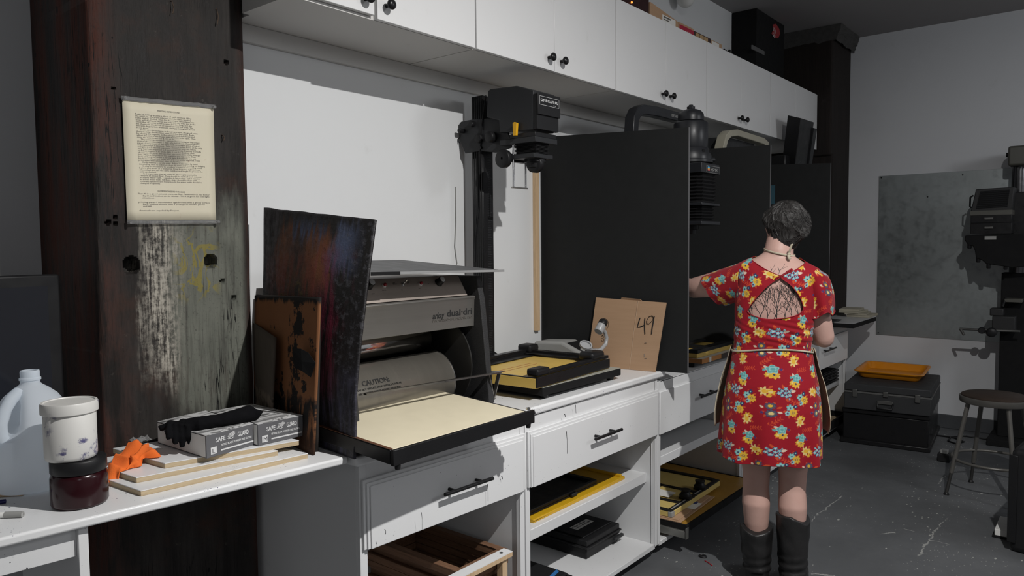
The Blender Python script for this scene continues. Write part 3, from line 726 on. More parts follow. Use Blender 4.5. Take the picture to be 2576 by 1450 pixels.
# ---- small things on the table
def marker(name, label, cat, p, q, r, mat, parts):
    t = thing(name, label, cat, (p + q) / 2)
    d = (q - p)
    obj('barrel', MB().lathe(p, d.normalized(), [(r * 0.6, 0), (r, 0.002), (r, d.length - 0.003), (r * 0.7, d.length)], 16), mat, t, smooth=True)
    for nm, f0, f1, k, mt in parts:
        obj(nm, MB().cyl(p.lerp(q, f0), p.lerp(q, f1), r * k, n=16), mt, t, smooth=True)
up = Vector((0, 0, 0.0065))
marker('marker_pen', 'white capped marker lying at the front left of the table', 'pen', P(-60, 1306, 2, 0.9) + up, P(58, 1302, 2, 0.9) + up, 0.0065, M['white'], [('cap', 0.62, 1.0, 1.12, M['grey'])])
up = Vector((0, 0, 0.0045))
marker('ballpoint_pen', 'blue pen end beside the wooden stirring stick', 'pen', P(-70, 1278, 2, 0.9) + up, P(16, 1266, 2, 0.9) + up, 0.0045, plain('blue_pen_plastic', (0.01, 0.02, 0.22), 0.3), [('cap', 0.8, 0.99, 1.15, plain('navy_pen_cap', (0.01, 0.01, 0.10), 0.3))])
m = MB(); p, q = P(-70, 1252, 2, 0.9005), P(56, 1246, 2, 0.9005); s_ = Vector((0.004, 0.012, 0))
m.prism([p - s_, q - s_ * 0.7, q + Vector((0.008, 0.003, 0)), q + s_ * 0.7, p + s_], (0, 0, 0.003))
tag(obj('stirring_stick', m, M['pine'], bevel=0.0008), 'flat pale wooden stirring stick at the left edge of the table', 'stick')
rows = []
pc_ = P(352, 1116, 2, 0.95)
for j in range(9):
    rows.append([pc_ + Vector(((i - 4) * 0.006 + 0.004 * mnoise.noise(Vector((i, j, 3))), (j - 4) * 0.006, 0.012 + 0.014 * mnoise.noise(Vector((i * 0.8, j * 0.8, 9))))) for i in range(9)])
tag(obj('plastic_wrap', MB().grid(rows), M['clear'], solid=0.0006), 'small scrap of clear crumpled plastic wrap behind the orange rag', 'wrap')

# ================================================================ boards leaning beside the dryer
def paintboard_mat():
    n = NT('paint_caked_board'); tcu = n.coord('UV'); U, V, _ = n.sep(tcu)
    big = n.noise(1.0, 6, 0.65, n.mapping((3.0, 2.0, 1), kind='UV')); st = n.noise(1.0, 6, 0.7, n.mapping((26, 3.5, 1), kind='UV')); sp = n.noise(1.0, 6, 0.75, n.mapping((22, 30, 1), kind='UV'))
    jit = n.math('MULTIPLY', n.math('SUBTRACT', big, 0.5), 0.5)
    u = n.math('ADD', U, jit); v = n.math('ADD', V, n.math('MULTIPLY', n.math('SUBTRACT', st, 0.5), 0.3))
    c = n.mix(st, (0.006, 0.006, 0.007), (0.018, 0.016, 0.017))
    def blot(u0, u1, v0, v1, col, k, tex, lo, hi):
        nonlocal c
        mk = n.math('MULTIPLY', n.math('MULTIPLY', n.step(u, u0 - 0.06, u0 + 0.04), n.step(u, u1 + 0.06, u1 - 0.04)), n.math('MULTIPLY', n.step(v, v0 - 0.06, v0 + 0.04), n.step(v, v1 + 0.06, v1 - 0.04)))
        c = n.mix(n.math('MULTIPLY', n.math('MULTIPLY', mk, n.step(tex, lo, hi)), k), c, col)
    blot(0.15, 0.72, 0.68, 0.90, (0.22, 0.075, 0.028), 0.9, big, 0.30, 0.6)
    blot(0.10, 0.60, 0.60, 0.80, (0.17, 0.03, 0.022), 0.75, st, 0.35, 0.65)
    blot(0.30, 0.62, 0.90, 0.95, (0.10, 0.15, 0.30), 0.55, st, 0.4, 0.62)
    blot(0.72, 0.86, 0.78, 0.95, (0.13, 0.17, 0.30), 0.7, big, 0.30, 0.62)
    blot(0.62, 0.80, 0.25, 0.85, (0.20, 0.022, 0.055), 0.8, st, 0.36, 0.66)
    blot(0.80, 1.02, 0.05, 1.0, (0.15, 0.15, 0.17), 0.65, sp, 0.50, 0.68)
    blot(0.70, 1.02, -0.05, 0.35, (0.09, 0.09, 0.15), 0.8, st, 0.4, 0.7)
    blot(0.00, 0.16, 0.5, 1.0, (0.085, 0.080, 0.086), 0.8, st, 0.4, 0.7)
    blot(0.20, 0.50, 0.60, 0.66, (0.20, 0.14, 0.05), 0.7, sp, 0.50, 0.64)
    c = n.mix(n.math('MULTIPLY', n.step(sp, 0.60, 0.68), 0.9), c, (0.004, 0.004, 0.005))
    n.bump(n.math('ADD', st, sp), 0.5, 0.006)
    return n.set(c, n.ramp(sp, [(0.35, 0.35), (0.65, 0.7)]), 0, 0.4)
def sheet_grid(name, mat, edges, nu, nv, thick, label, cat, parent=None, fn=None):
    """edges: function (u, v) -> point; stores the u/v map"""
    m = MB().grid([[edges(i / nu, j / nv) for i in range(nu + 1)] for j in range(nv + 1)])
    off = rootloc(parent)
    me = bpy.data.meshes.new(name); me.from_pydata([v - off for v in m.v], [], m.f); me.materials.append(mat)
    uv = me.uv_layers.new(name='UVMap'); w = nu + 1
    for lp in me.loops:
        uv.data[lp.index].uv = ((lp.vertex_index % w) / nu, (lp.vertex_index // w) / nv)
    me.polygons.foreach_set('use_smooth', [True] * len(me.polygons))
    o = bpy.data.objects.new(name, me); COL.objects.link(o); o.parent = parent
    q = o.modifiers.new('thickness', 'SOLIDIFY'); q.thickness = thick; q.offset = -1
    if label: tag(o, label, cat)
    return o
def pbfun(u, v):      # u: 0 back .. 1 front, v: 0 bottom .. 1 top
    fr = [(0.0, 1.306, 1.648, 0.9015), (0.25, 1.315, 1.650, 1.072), (0.5, 1.342, 1.655, 1.240), (0.75, 1.380, 1.662, 1.408), (1.0, 1.420, 1.672, 1.578)]
    for (a, *p), (b, *q) in zip(fr, fr[1:]):
        if v <= b + 1e-6:
            k = (v - a) / (b - a); f = Vector(p).lerp(Vector(q), k); break
    back = Vector((1.352, 2.186, 0.9015)).lerp(Vector((1.392, 2.20, 1.632)), v)
    p = back.lerp(f, u)
    p.x += -0.02 * math.sin(PI * u) * math.sin(PI * v) + 0.006 * mnoise.noise(Vector((u * 2, v * 3, 4)))
    if v > 0.99: p.z += 0.0025 * mnoise.noise(Vector((u * 9, 0, 0)))
    return p
sheet_grid('painted_board', paintboard_mat(), pbfun, 60, 80, 0.007, 'tall bowed board caked in black, red and blue paint, beside the dryer', 'board')
def cb_mat():
    n = NT('black_splashed_cardboard'); U, V, _ = n.sep(n.coord('UV'))
    f = n.noise(1.0, 6, 0.7, n.mapping((5, 4, 1), kind='UV')); st = n.noise(1.0, 5, 0.7, n.mapping((14, 3, 1), kind='UV'))
    c = n.mix(n.noise(1.0, 4, 0.6, n.mapping((3, 3, 1), kind='UV')), (0.19, 0.075, 0.030), (0.27, 0.12, 0.052))
    d = n.math('SUBTRACT', f, n.math('MULTIPLY', n.math('ABSOLUTE', n.math('SUBTRACT', U, 0.66)), 0.45))
    blk = n.math('MAXIMUM', n.step(d, 0.47, 0.50), n.step(n.math('ADD', V, n.math('MULTIPLY', st, 0.14)), 1.02, 1.05))
    blk = n.math('MAXIMUM', blk, n.math('MULTIPLY', n.step(n.math('ADD', V, n.math('MULTIPLY', f, 0.3)), 0.50, 0.44), n.step(st, 0.4, 0.5)))
    c = n.mix(blk, c, (0.012, 0.010, 0.010))
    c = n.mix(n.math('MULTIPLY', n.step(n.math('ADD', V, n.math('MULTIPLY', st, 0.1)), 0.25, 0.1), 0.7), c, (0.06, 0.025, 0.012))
    return n.set(c, 0.75, 0, 0.25)
def cbf(u, v):
    f = Vector((1.264, 1.775, 0.902)).lerp(Vector((1.297, 1.772, 1.356)), v); b = Vector((1.325, 2.19, 0.902)).lerp(Vector((1.346, 2.195, 1.343)), v)
    p = b.lerp(f, u); p.x += 0.004 * math.sin(u * 5); return p
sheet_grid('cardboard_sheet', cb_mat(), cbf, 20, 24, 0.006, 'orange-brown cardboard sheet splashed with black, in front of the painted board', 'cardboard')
def cb2(u, v):
    f = Vector((1.288, 1.80, 0.902)).lerp(Vector((1.312, 1.80, 1.352)), v); b = Vector((1.338, 2.19, 0.902)).lerp(Vector((1.354, 2.198, 1.345)), v)
    return b.lerp(f, u)
sheet_grid('backing_board', plain('black_stained_card', (0.02, 0.015, 0.012), 0.8), cb2, 8, 10, 0.008, 'black stained board sandwiched between the painted board and the splashed cardboard', 'board')
def sb(u, v):
    f = Vector((1.268, 2.0, 0.945)).lerp(Vector((1.291, 2.0, 1.222)), v); b = Vector((1.333, 2.194, 0.945)).lerp(Vector((1.338, 2.196, 1.252)), v)
    return b.lerp(f, u)
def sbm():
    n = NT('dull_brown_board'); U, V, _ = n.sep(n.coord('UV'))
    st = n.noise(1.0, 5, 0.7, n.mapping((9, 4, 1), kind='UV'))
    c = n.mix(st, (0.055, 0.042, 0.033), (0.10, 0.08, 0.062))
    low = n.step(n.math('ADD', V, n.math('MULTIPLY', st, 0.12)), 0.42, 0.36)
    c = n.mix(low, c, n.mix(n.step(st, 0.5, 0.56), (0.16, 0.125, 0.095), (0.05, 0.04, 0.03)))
    return n.set(c, 0.8)
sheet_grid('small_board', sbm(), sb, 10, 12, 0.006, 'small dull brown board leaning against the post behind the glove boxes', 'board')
fl_ = [P(u, v, 0, x) for u, v, x in ((735, 876, 1.262), (757, 878, 1.264), (776, 888, 1.268), (794, 914, 1.272), (782, 950, 1.268), (760, 934, 1.258), (742, 926, 1.254))]
fc_ = sum(fl_, Vector()) / 7 + Vector((-0.006, 0, 0))
m = MB(); m.add([fc_] + fl_, [(0, k + 1, (k + 1) % 7 + 1) for k in range(7)])
tag(obj('tape_flap', m, M['blackmatte'], smooth=False, solid=0.0012), 'loose flap of black tape curling off the splashed cardboard', 'tape')
# ================================================================ drum print dryer
def steel_mat(name, col, rough, dirscale, metal=0.55):
    n = NT(name)
    f = n.noise(1.0, 4, 0.6, n.mapping(dirscale))
    c = n.mix(f, tuple(x * 0.86 for x in col), tuple(x * 1.1 for x in col))
    c = n.mix(n.math('MULTIPLY', n.step(n.noise(5, 5, 0.7), 0.55, 0.8), 0.3), c, (0.16, 0.14, 0.12))
    n.bump(f, 0.04, 0.002)
    return n.set(c, n.ramp(n.noise(3, 4), [(0.3, rough - 0.05), (0.7, rough + 0.12)]), metal)
M['fascia'] = steel_mat('brushed_fascia_steel', (0.21, 0.20, 0.185), 0.36, (3, 60, 60))
M['panel'] = steel_mat('brushed_panel_steel', (0.50, 0.43, 0.38), 0.40, (3, 60, 60))
M['drum'] = steel_mat('satin_drum_steel', (0.20, 0.185, 0.16), 0.26, (60, 3, 3))
M['crinkle'] = plain('black_crinkle_paint', (0.022, 0.022, 0.023), 0.55, bump=0.9, bscale=420)
dr = thing('drum_dryer', 'steel-fronted black drum print dryer with cream feed tray on the worktop', 'dryer', (1.72, 1.95, 0.9))
DX0, DX1 = 1.405, 2.058
def yz(pts, x): return [(x, y, z) for y, z in pts]
cap = [(1.772, 0.918), (1.795, 1.15), (1.812, 1.30), (1.832, 1.388), (2.20, 1.388), (2.20, 0.918)]
for x0, x1 in ((DX1 - 0.028, DX1), (DX0, DX0 + 0.028)):
    obj('end_cap', MB().prism(yz(cap, x0), (x1 - x0, 0, 0)), M['crinkle'], dr, bevel=0.003)
a, b = DX0 + 0.029, DX1 - 0.030
obj('hood', MB().prism(yz([(1.842, 1.203), (1.838, 1.300), (1.832, 1.311), (1.838, 1.3155), (2.19, 1.3155), (2.19, 1.203)], a), (b - a, 0, 0)), M['fascia'], dr, bevel=0.0015)
obj('control_panel', MB().prism(yz([(1.845, 1.318), (1.893, 1.392), (2.19, 1.392), (2.19, 1.318)], a), (b - a - 0.03, 0, 0)), M['panel'], dr, bevel=0.0015)
pn = Vector((0, -0.074, 0.048)).normalized()      # outward normal of the sloping panel
def on_panel(u, v, off=0.0):
    d = (P(u, v, 2, 0.0) - CAM); p0 = Vector((0, 1.845, 1.318)); t = (p0 - CAM).dot(pn) / d.dot(pn)
    return CAM + d * t + pn * off
for (u, v, k) in ((1102, 708, 1), (925, 716, 1)):
    c = on_panel(u + 1, v + 4)
    kb = obj('dial', MB().lathe(c, pn, [(0.0155, 0), (0.0155, 0.003), (0.0135, 0.005), (0.0125, 0.024), (0.0115, 0.025), (0.001, 0.025)], 24), M['black'], dr, smooth=True)
    obj('dial_cap', MB().lathe(c + pn * 0.025, pn, [(0.0105, 0), (0.0105, 0.0012), (0.001, 0.0014)], 24), plain('spun_dial_cap', (0.70, 0.70, 0.70), 0.3) if 'dcap' not in M else M['dcap'], kb, smooth=True)
for (u, v) in ((966, 719), (1057, 715)):
    c = on_panel(u, v)
    lp = obj('pilot_lamp', MB().lathe(c, pn, [(0.0075, 0), (0.0075, 0.003), (0.0062, 0.004)], 18), M['white'], dr, smooth=True)
    obj('lens', MB().lathe(c + pn * 0.003, pn, [(0.0058, 0), (0.0058, 0.006), (0.004, 0.0085), (0.001, 0.009)], 18), M['red'], lp, smooth=True)
c = on_panel(1013, 716)
tg = obj('toggle_switch', MB().lathe(c, pn, [(0.007, 0), (0.007, 0.002), (0.004, 0.003), (0.004, 0.007)], 14), M['shaft'], dr, smooth=True)
obj('lever', MB().tube([c + pn * 0.006, c + pn * 0.020 + Vector((0.007, 0, 0.006))], [0.0018, 0.0026], 10), M['shaft'], tg, smooth=True)
for (u, v, s) in ((1089, 694, 'TEMPERATURE\n  CONTROL'), (988, 714, 'HEAT\nMOTOR'), (1022, 711, 'DRUM\nHEAT'), (1009, 731, 'ON'), (962, 732, 'MOTOR'), (1053, 727, 'HEAT'), (1076, 716, 'OFF'), (936, 741, 'HIGH'), (1113, 714, 'HI')):
    text('lettering', s, 0.0046, frame(on_panel(u, v, 0.0005), (1, 0, 0), (0, -pn.z, pn.y) if False else Vector((0, 0.048, 0.074)), pn), M['ink'], dr, ext=0.0001, res=1)
fy = 1.8395
def FT(u, v, y=fy): return frame(P(u, v, 1, y), (1, 0, 0), (0, 0.003, 1), (0, -1, 0))
text('lettering', 'arkay', 0.030, FT(1088, 803), M['ink'], dr, shear=0.25, width=P(1118, 800, 1, fy).x - P(1088, 800, 1, fy).x, bold=0.0006)
text('lettering', 'dual\u00b7dri', 0.033, FT(1124, 797), M['ink'], dr, width=P(1187, 790, 1, fy).x - P(1124, 790, 1, fy).x, bold=0.0008)
text('lettering', 'PROFESSIONAL MODEL 150', 0.0125, FT(1088, 812), M['inkgrey'], dr, width=P(1186, 800, 1, fy).x - P(1088, 800, 1, fy).x)
# inside: back plate, heater reflector, drum
obj('back_plate', MB().box(a, b, 2.17, 2.19, 0.93, 1.203).box(a, b, 1.80, 2.18, 0.918, 0.930), M['blackmatte'], dr)
rows = []
for k in range(13):
    t_ = PI * (0.02 + 0.70 * k / 12)
    rows.append([(x, 1.99 - 0.125 * math.cos(t_) * 1.0, 1.115 + 0.088 * math.sin(t_) - 0.03 * 0) for x in (a + 0.01, b - 0.085)])
obj('reflector', MB().lathe((a + 0.006, 2.02, 1.155), (1, 0, 0), [(0.045, 0), (0.050, 0.004), (0.050, b - a - 0.10), (0.045, b - a - 0.094)], 40), M['chrome'], dr, smooth=True)
DC = (1.965, 1.002); DR = 0.105
dm = obj('drum', MB().lathe((a + 0.012, DC[0], DC[1]), (1, 0, 0), [(DR - 0.006, 0), (DR, 0.003), (DR, b - a - 0.098), (DR - 0.004, b - a - 0.094), (0.02, b - a - 0.094)], 64), M['drum'], dr, smooth=True)
obj('drum_rim', MB().lathe((b - 0.088, DC[0], DC[1]), (1, 0, 0), [(DR, 0), (DR + 0.003, 0.001), (DR + 0.003, 0.003), (DR, 0.004)], 64), M['shaft'], dr, smooth=True)
obj('gear_plate', MB().lathe((b - 0.03, 2.0, 1.06), (1, 0, 0), [(0.17, 0), (0.17, 0.006), (0.001, 0.006)], 48), plain('dark_side_plate', (0.035, 0.034, 0.032), 0.4, 0.4), dr, smooth=True)
# caution lettering laid on the drum surface
def on_drum(th, x): return frame((x, DC[0] - math.cos(th) * (DR + 0.0006), DC[1] + math.sin(th) * (DR + 0.0006)), (1, 0, 0), (0, math.sin(th), math.cos(th)), (0, -math.cos(th), math.sin(th)))
text('lettering', 'CAUTION:', 0.024, on_drum(math.radians(27), P(912, 930, 1, 1.87).x), M['ink'], dr, width=0.115, bold=0.0004)
text('lettering', 'DO NOT OPERATE DRUM WITHOUT APRON', 0.0095, on_drum(math.radians(19), P(897, 945, 1, 1.87).x), M['ink'], dr, width=0.185)
text('lettering', 'DISCONNECT POWER BEFORE SERVICING', 0.0095, on_drum(math.radians(12), P(897, 955, 1, 1.87).x), M['ink'], dr, width=0.18)
# feed tray: black frame, cream cloth pad, feet
fl, frr = P(988, 1127, 1, 1.502), P(1320, 1038, 1, 1.502)
bk = P(1115, 981, 0, 1.915)
zf = (fl.z + frr.z) / 2
sl = (bk.z - zf) / (bk.y - 1.502)
tx0, tx1 = fl.x, frr.x
def tz(y): return zf + (y - 1.502) * sl
obj('pad', MB().prism([(tx0, 1.500, zf), (tx1, 1.500, zf), (tx1, 1.90, tz(1.90)), (tx0, 1.90, tz(1.90))], (0, 0, -0.010)), M['cream'], dr, bevel=0.003)
m = MB()
m.prism([(tx0 - 0.012, 1.486, zf + 0.001), (tx1 + 0.034, 1.486, zf + 0.001), (tx1 + 0.034, 1.498, zf + 0.001), (tx0 - 0.012, 1.498, zf + 0.001)], (0, 0, -0.044))
m.prism([(tx0 - 0.013, 1.499, zf), (tx0 - 0.002, 1.499, zf), (tx0 - 0.002, 1.93, tz(1.93)), (tx0 - 0.013, 1.93, tz(1.93))], (0, 0, -0.040))
m.prism([(tx1 + 0.006, 1.499, zf - 0.003), (tx1 + 0.016, 1.499, zf - 0.003), (tx1 + 0.016, 1.84, tz(1.84) - 0.002), (tx1 + 0.006, 1.84, tz(1.84) - 0.002)], (0, 0, -0.030))
m.prism([(tx0, 1.499, zf - 0.0105), (tx1 + 0.005, 1.499, zf - 0.0105), (tx1 + 0.005, 1.90, tz(1.9) - 0.0105), (tx0, 1.90, tz(1.9) - 0.0105)], (0, 0, -0.006))
obj('tray_frame', m, M['blackm'], dr, bevel=0.002)
obj('tray_rim', MB().prism([(tx0 - 0.0125, 1.500, zf + 0.0012), (tx0 - 0.0015, 1.500, zf + 0.0012), (tx0 - 0.0015, 1.90, tz(1.9) + 0.0012), (tx0 - 0.0125, 1.90, tz(1.9) + 0.0012)], (0, 0, 0.0015)), plain('brown_trim', (0.12, 0.05, 0.025), 0.4), dr)
for x in (tx0 + 0.012, tx1 + 0.012):
    obj('foot', MB().lathe((x, 1.497, zf - 0.043), (0, 0, -1), [(0.009, 0), (0.008, 0.012), (0.007, 0.014), (0.001, 0.014)], 14), M['black'], dr, smooth=True)
obj('hinge_screw', MB().lathe((tx1 + 0.034, 1.492, zf - 0.010), (1, 0, 0), [(0.006, 0), (0.006, 0.004), (0.001, 0.006)], 12).lathe((tx1 + 0.018, 1.502, zf + 0.002), (0, 0, 1), [(0.008, 0), (0.008, 0.006), (0.001, 0.008)], 12), M['shaft'], dr, smooth=True)
# apron tension bar with its end plate and brackets
e0, e1 = P(922, 994, 0, 1.46), P(1262, 938, 0, 2.085)
m = MB(); d = (e1 - e0).normalized(); n_ = Vector((0, 1, 0))
m.prism([e0 + Vector((0, 0, 0.004)), e1 + Vector((0, 0, 0.004)), e1 + Vector((0, 0.012, 0.004)), e0 + Vector((0, 0.012, 0.004))], (0, 0, -0.006))
m.prism([e1 + Vector((-0.045, -0.004, 0.005)), e1 + Vector((0.02, 0.0, 0.005)), e1 + Vector((-0.02, 0.05, 0.005))], (0, 0, -0.003))
obj('tension_bar', m, M['steel'], dr)
pv = P(1240, 1003, 0, 2.07)
for q in (e1 + Vector((-0.012, 0.004, -0.002)), e1 + Vector((-0.062, 0.016, 0.0))):
    m = MB(); s_ = Vector((0.0, 0.008, 0.0)); m.prism([q - s_, q + s_, pv + s_, pv - s_], (0.003, 0, 0)); obj('bracket', m, M['steel'], dr)
obj('pivot', MB().cyl(pv + Vector((-0.012, 0, 0)), pv + Vector((0.008, 0, 0)), 0.006, n=12), M['blackm'], dr, smooth=True)
for x in (DX0 + 0.03, DX1 - 0.03):
    for y in (1.80, 2.16):
        obj('foot', MB().lathe((x, y, 0.9185), (0, 0, -1), [(0.012, 0), (0.011, 0.0183), (0.001, 0.0183)], 14), M['black'], dr, smooth=True)
# loose grey board lying on the dryer
A_ = P(1267, 680, 1, 1.755); B_ = P(1008, 654, 1, 2.16); L_ = Vector((1.395, 1.755, A_.z + 0.012)); C_ = Vector((1.42, 2.16, B_.z + 0.002))
dz = max(0.0, 1.3975 - min(p.z for p in (A_, B_, L_, C_)))
m = MB().prism([p + Vector((0, 0, dz)) for p in (L_, A_, B_, C_)], (0, 0, -0.004))
t = thing('mount_board', 'large thin grey board with taped steel edge lying on top of the drum dryer', 'board', (1.7, 1.95, 1.40))
obj('sheet', m, plain('grey_board', (0.085, 0.086, 0.088), 0.55), t)
dv = (A_ - L_); m = MB(); o_ = Vector((0, -0.0035, dz))
m.prism([L_ + o_ + Vector((0, 0, 0.0022)), A_ + o_ + Vector((0, 0, 0.0022)), A_ + o_ + Vector((0, 0, -0.0062)), L_ + o_ + Vector((0, 0, -0.0062))], (0, 0.003, 0))
obj('edge_strip', m, plain('pale_steel_edge', (0.34, 0.34, 0.34), 0.35, 0.3), t, bevel=0.0006)
p, q = L_.lerp(A_, 0.10), L_.lerp(A_, 0.27); o_ = Vector((0, -0.0045, dz))
obj('black_tape', MB().prism([p + o_ + Vector((0, 0, 0.003)), q + o_ + Vector((0, 0, 0.003)), q + o_ + Vector((0, 0, -0.008)), p + o_ + Vector((0, 0, -0.008))], (0, 0.001, 0)), M['blackmatte'], t)

# ================================================================ first enlarger (yellow lever)
en = thing('photo_enlarger', 'black enlarger with yellow lever and twin steel rods, rising behind the dryer', 'enlarger', (2.5, 2.0, 0.9))
bx0, bx1, by0, by1 = 2.262, 2.842, 1.700, 2.25
obj('baseboard', MB().box(bx0, bx1, by0, by1, 0.916, 0.948), M['blackmatte'], en, bevel=0.004)
obj('baseboard_top', MB().box(bx0 + 0.003, bx1 - 0.003, by0 + 0.003, by1 - 0.003, 0.948, 0.950), M['ltgrey'], en)
for x in (bx0 + 0.045, bx1 - 0.045):
    for y in (by0 + 0.03, by1 - 0.04):
        obj('foot', MB().lathe((x, y, 0.917), (0, 0, -1), [(0.018, 0), (0.017, 0.013), (0.014, 0.0165), (0.001, 0.0165)], 16), M['black'], en, smooth=True)
cx0, cx1, cy0, cy1 = 2.437, 2.503, 2.150, 2.214
m = MB().box(cx0, cx1, cy0, cy1, 0.950, 2.150)
for k in range(5): m.box(cx0 - 0.0025, cx0, cy0 + 0.004 + k * 0.012, cy0 + 0.011 + k * 0.012, 0.955, 2.146)
col = obj('column', m, M['blackm'], en, bevel=0.0012, seg=1)
m = MB()
for k in range(150): m.box(cx0 + 0.028, cx0 + (0.048 if k % 5 else 0.056), cy0 - 0.0008, cy0, 0.97 + k * 0.0075, 0.9725 + k * 0.0075)
obj('scale_rack', m, M['greyblack'], col)
XH = 2.40
def HX(u, v, x=XH): return P(u, v, 0, x)
# carriage plate with its knobs
pl = [HX(1155, 312, 2.428), HX(1160, 306, 2.428), HX(1192, 300, 2.428), HX(1252, 296, 2.428), HX(1266, 300, 2.428), HX(1290, 370, 2.428), HX(1250, 384, 2.428), HX(1206, 380, 2.428), HX(1170, 386, 2.428), HX(1148, 350, 2.428)]
for p in pl: p.y = min(p.y, 2.282)
obj('carriage', MB().prism(pl, (0.009, 0, 0)).box(2.437, 2.52, 2.09, 2.149, 1.91, 2.02), M['greyblack'], en, bevel=0.002)
for (u, v, r, l) in ((1207, 349, 0.020, 0.016), (1241, 346, 0.023, 0.034), (1190, 313, 0.013, 0.018), (1166, 330, 0.010, 0.03), (1211, 372, 0.006, 0.008)):
    c = HX(u, v, 2.428); c.y = min(c.y, 2.265)
    obj('carriage_knob', MB().lathe(c, (-1, 0, 0), [(r * 0.9, 0), (r, 0.003), (r, l - 0.003), (r * 0.85, l), (0.001, l)], 24), M['black'], en, smooth=True)
obj('cable_hook', MB().tube([(2.43, 2.272, 1.985), (2.425, 2.284, 1.975), (2.425, 2.286, 1.962), (2.425, 2.276, 1.955)], 0.002, 6), M['blackm'], en, smooth=True)
# lamp head
hp = [HX(1227, 229), HX(1233, 224), HX(1299, 216), HX(1342, 226), HX(1342, 326), HX(1256, 334), HX(1255, 303), HX(1223, 295)]
yfh = hp[3].y
xr_ = P(1345 + 50, 290, 1, yfh).x
obj('lamp_head', MB().prism(hp, (xr_ - XH, 0, 0)), M['greyblack'], en, bevel=0.004)
f = MB(); z0, z1 = P(1380, 330, 1, yfh - 0.012).z, P(1380, 243, 1, yfh - 0.012).z
x0, x1 = P(1352, 290, 1, yfh - 0.02).x, P(1406, 290, 1, yfh - 0.02).x
f.box(x0, x1, yfh - 0.018, yfh - 0.0005, z0, z1)
zs_ = P(1380, 291, 1, yfh - 0.03).z
f.box(x0 - 0.003, x1 + 0.002, yfh - 0.026, yfh - 0.018, zs_, z1 + 0.004)
fr_ = obj('front_cover', f, M['black'], en, bevel=0.0015)
ly = yfh - 0.0265
lz0, lz1 = P(1382, 268, 1, ly).z, P(1382, 246, 1, ly).z; lx0, lx1 = P(1357.5, 258, 1, ly).x, P(1407, 258, 1, ly).x - 0.002
m = MB(); b_ = 0.0011
m.box(lx0, lx1, ly - 0.0004, ly, lz1 - b_, lz1).box(lx0, lx1, ly - 0.0004, ly, lz0, lz0 + b_).box(lx0, lx0 + b_, ly - 0.0004, ly, lz0, lz1).box(lx1 - b_, lx1, ly - 0.0004, ly, lz0, lz1)
obj('badge_border', m, M['inkwhite'], fr_)
text('lettering', 'OMEGA/LPL', (lz1 - lz0) * 0.44, frame((lx0 + 0.007, ly - 0.0003, lz0 + (lz1 - lz0) * 0.40), (1, 0, 0), (0, 0, 1), (0, -1, 0)), M['inkwhite'], fr_, width=(lx1 - lx0) - 0.016, bold=0.0003, space=1.25)
text('lettering', '45  10', 0.006, frame((lx0 + (lx1 - lx0) * 0.7, ly - 0.0003, lz0 + 0.004), (1, 0, 0), (0, 0, 1), (0, -1, 0)), M['inkwhite'], fr_)
obj('yellow_lever', MB().prism([HX(1289, 309, XH - 0.02), HX(1293, 307, XH - 0.02), HX(1300, 309, XH - 0.02), HX(1298, 341, XH - 0.02), HX(1290, 342, XH - 0.02)], (0.012, 0, 0)), plain('bright_yellow_plastic', (0.80, 0.42, 0.01), 0.35), en, bevel=0.002)['label'] = 'yellow lever'
# negative stage, bellows, lens stage
ys0, ys1 = HX(1347, 345).y, HX(1257, 345).y
xw = P(1402, 350, 1, ys0).x
zA, zB_, zC_, zD, zE = HX(1347, 330).z, HX(1347, 342).z, HX(1347, 356).z, HX(1344, 384).z, HX(1344, 395).z
obj('negative_stage', MB().box(XH + 0.004, xw - 0.004, ys0 + 0.004, ys1 - 0.05, zB_, zA), M['black'], en, bevel=0.002)
obj('stage_plate', MB().box(XH, xw, ys0, ys1, zC_, zB_), M['greyblack'], en, bevel=0.002)
yb0, yb1 = ys0 + 0.015, ys0 + 0.125
xb0, xb1 = XH + 0.02, P(1381, 370, 1, ys0 + 0.015).x
m = MB(); k = 8; hz = (zC_ - zD) / k
for i in range(k):
    for (q, ins) in ((0, 0.005), (0.5, 0.0)):
        m.box(xb0 + ins, xb1 - ins, yb0 + ins, yb1 - ins, zD + (i + q) * hz, zD + (i + q + 0.52) * hz)
obj('bellows', m, M['blackmatte'], en)
ly0, ly1 = HX(1343, 390).y, HX(1285, 390).y
obj('lens_stage', MB().box(XH, P(1391, 390, 1, ly0).x, ly0, ly1, zE, zD), M['greyblack'], en, bevel=0.002)
lc = ((XH + xw) / 2, (yb0 + yb1) / 2 - 0.01)
obj('lens', MB().lathe((lc[0], lc[1], zE), (0, 0, -1), [(0.045, 0), (0.045, 0.012), (0.036, 0.014), (0.034, 0.034), (0.028, 0.036), (0.02, 0.03)], 28), M['black'], en, smooth=True)
for (u, v, xk, l) in ((1262, 399, XH - 0.02, 0.026), (1341, 411, xb1 - 0.06, 0.03)):
    c = P(u, v, 0, xk)
    obj('focus_knob', MB().lathe(c + Vector((l, 0, 0)), (-1, 0, 0), [(0.036, 0), (0.038, 0.003), (0.038, l - 0.003), (0.035, l), (0.006, l), (0.005, l - 0.006), (0.001, l - 0.006)], 32), M['black'], en, smooth=True)
ck = P(1262, 399, 0, XH - 0.02)
obj('focus_shaft', MB().cyl(ck + Vector((0.02, 0, 0)), (xb1, ck.y, ck.z), 0.007, n=12).box(XH, xb1, ck.y - 0.03, ck.y - 0.006, ck.z - 0.012, ck.z + 0.02), M['black'], en)
r1a, r1b = HX(1291, 366, XH + 0.006), HX(1291, 470, XH + 0.006)
r2a, r2b = P(1322, 412, 1, r1a.y), P(1322, 472, 1, r1a.y)
m = MB()
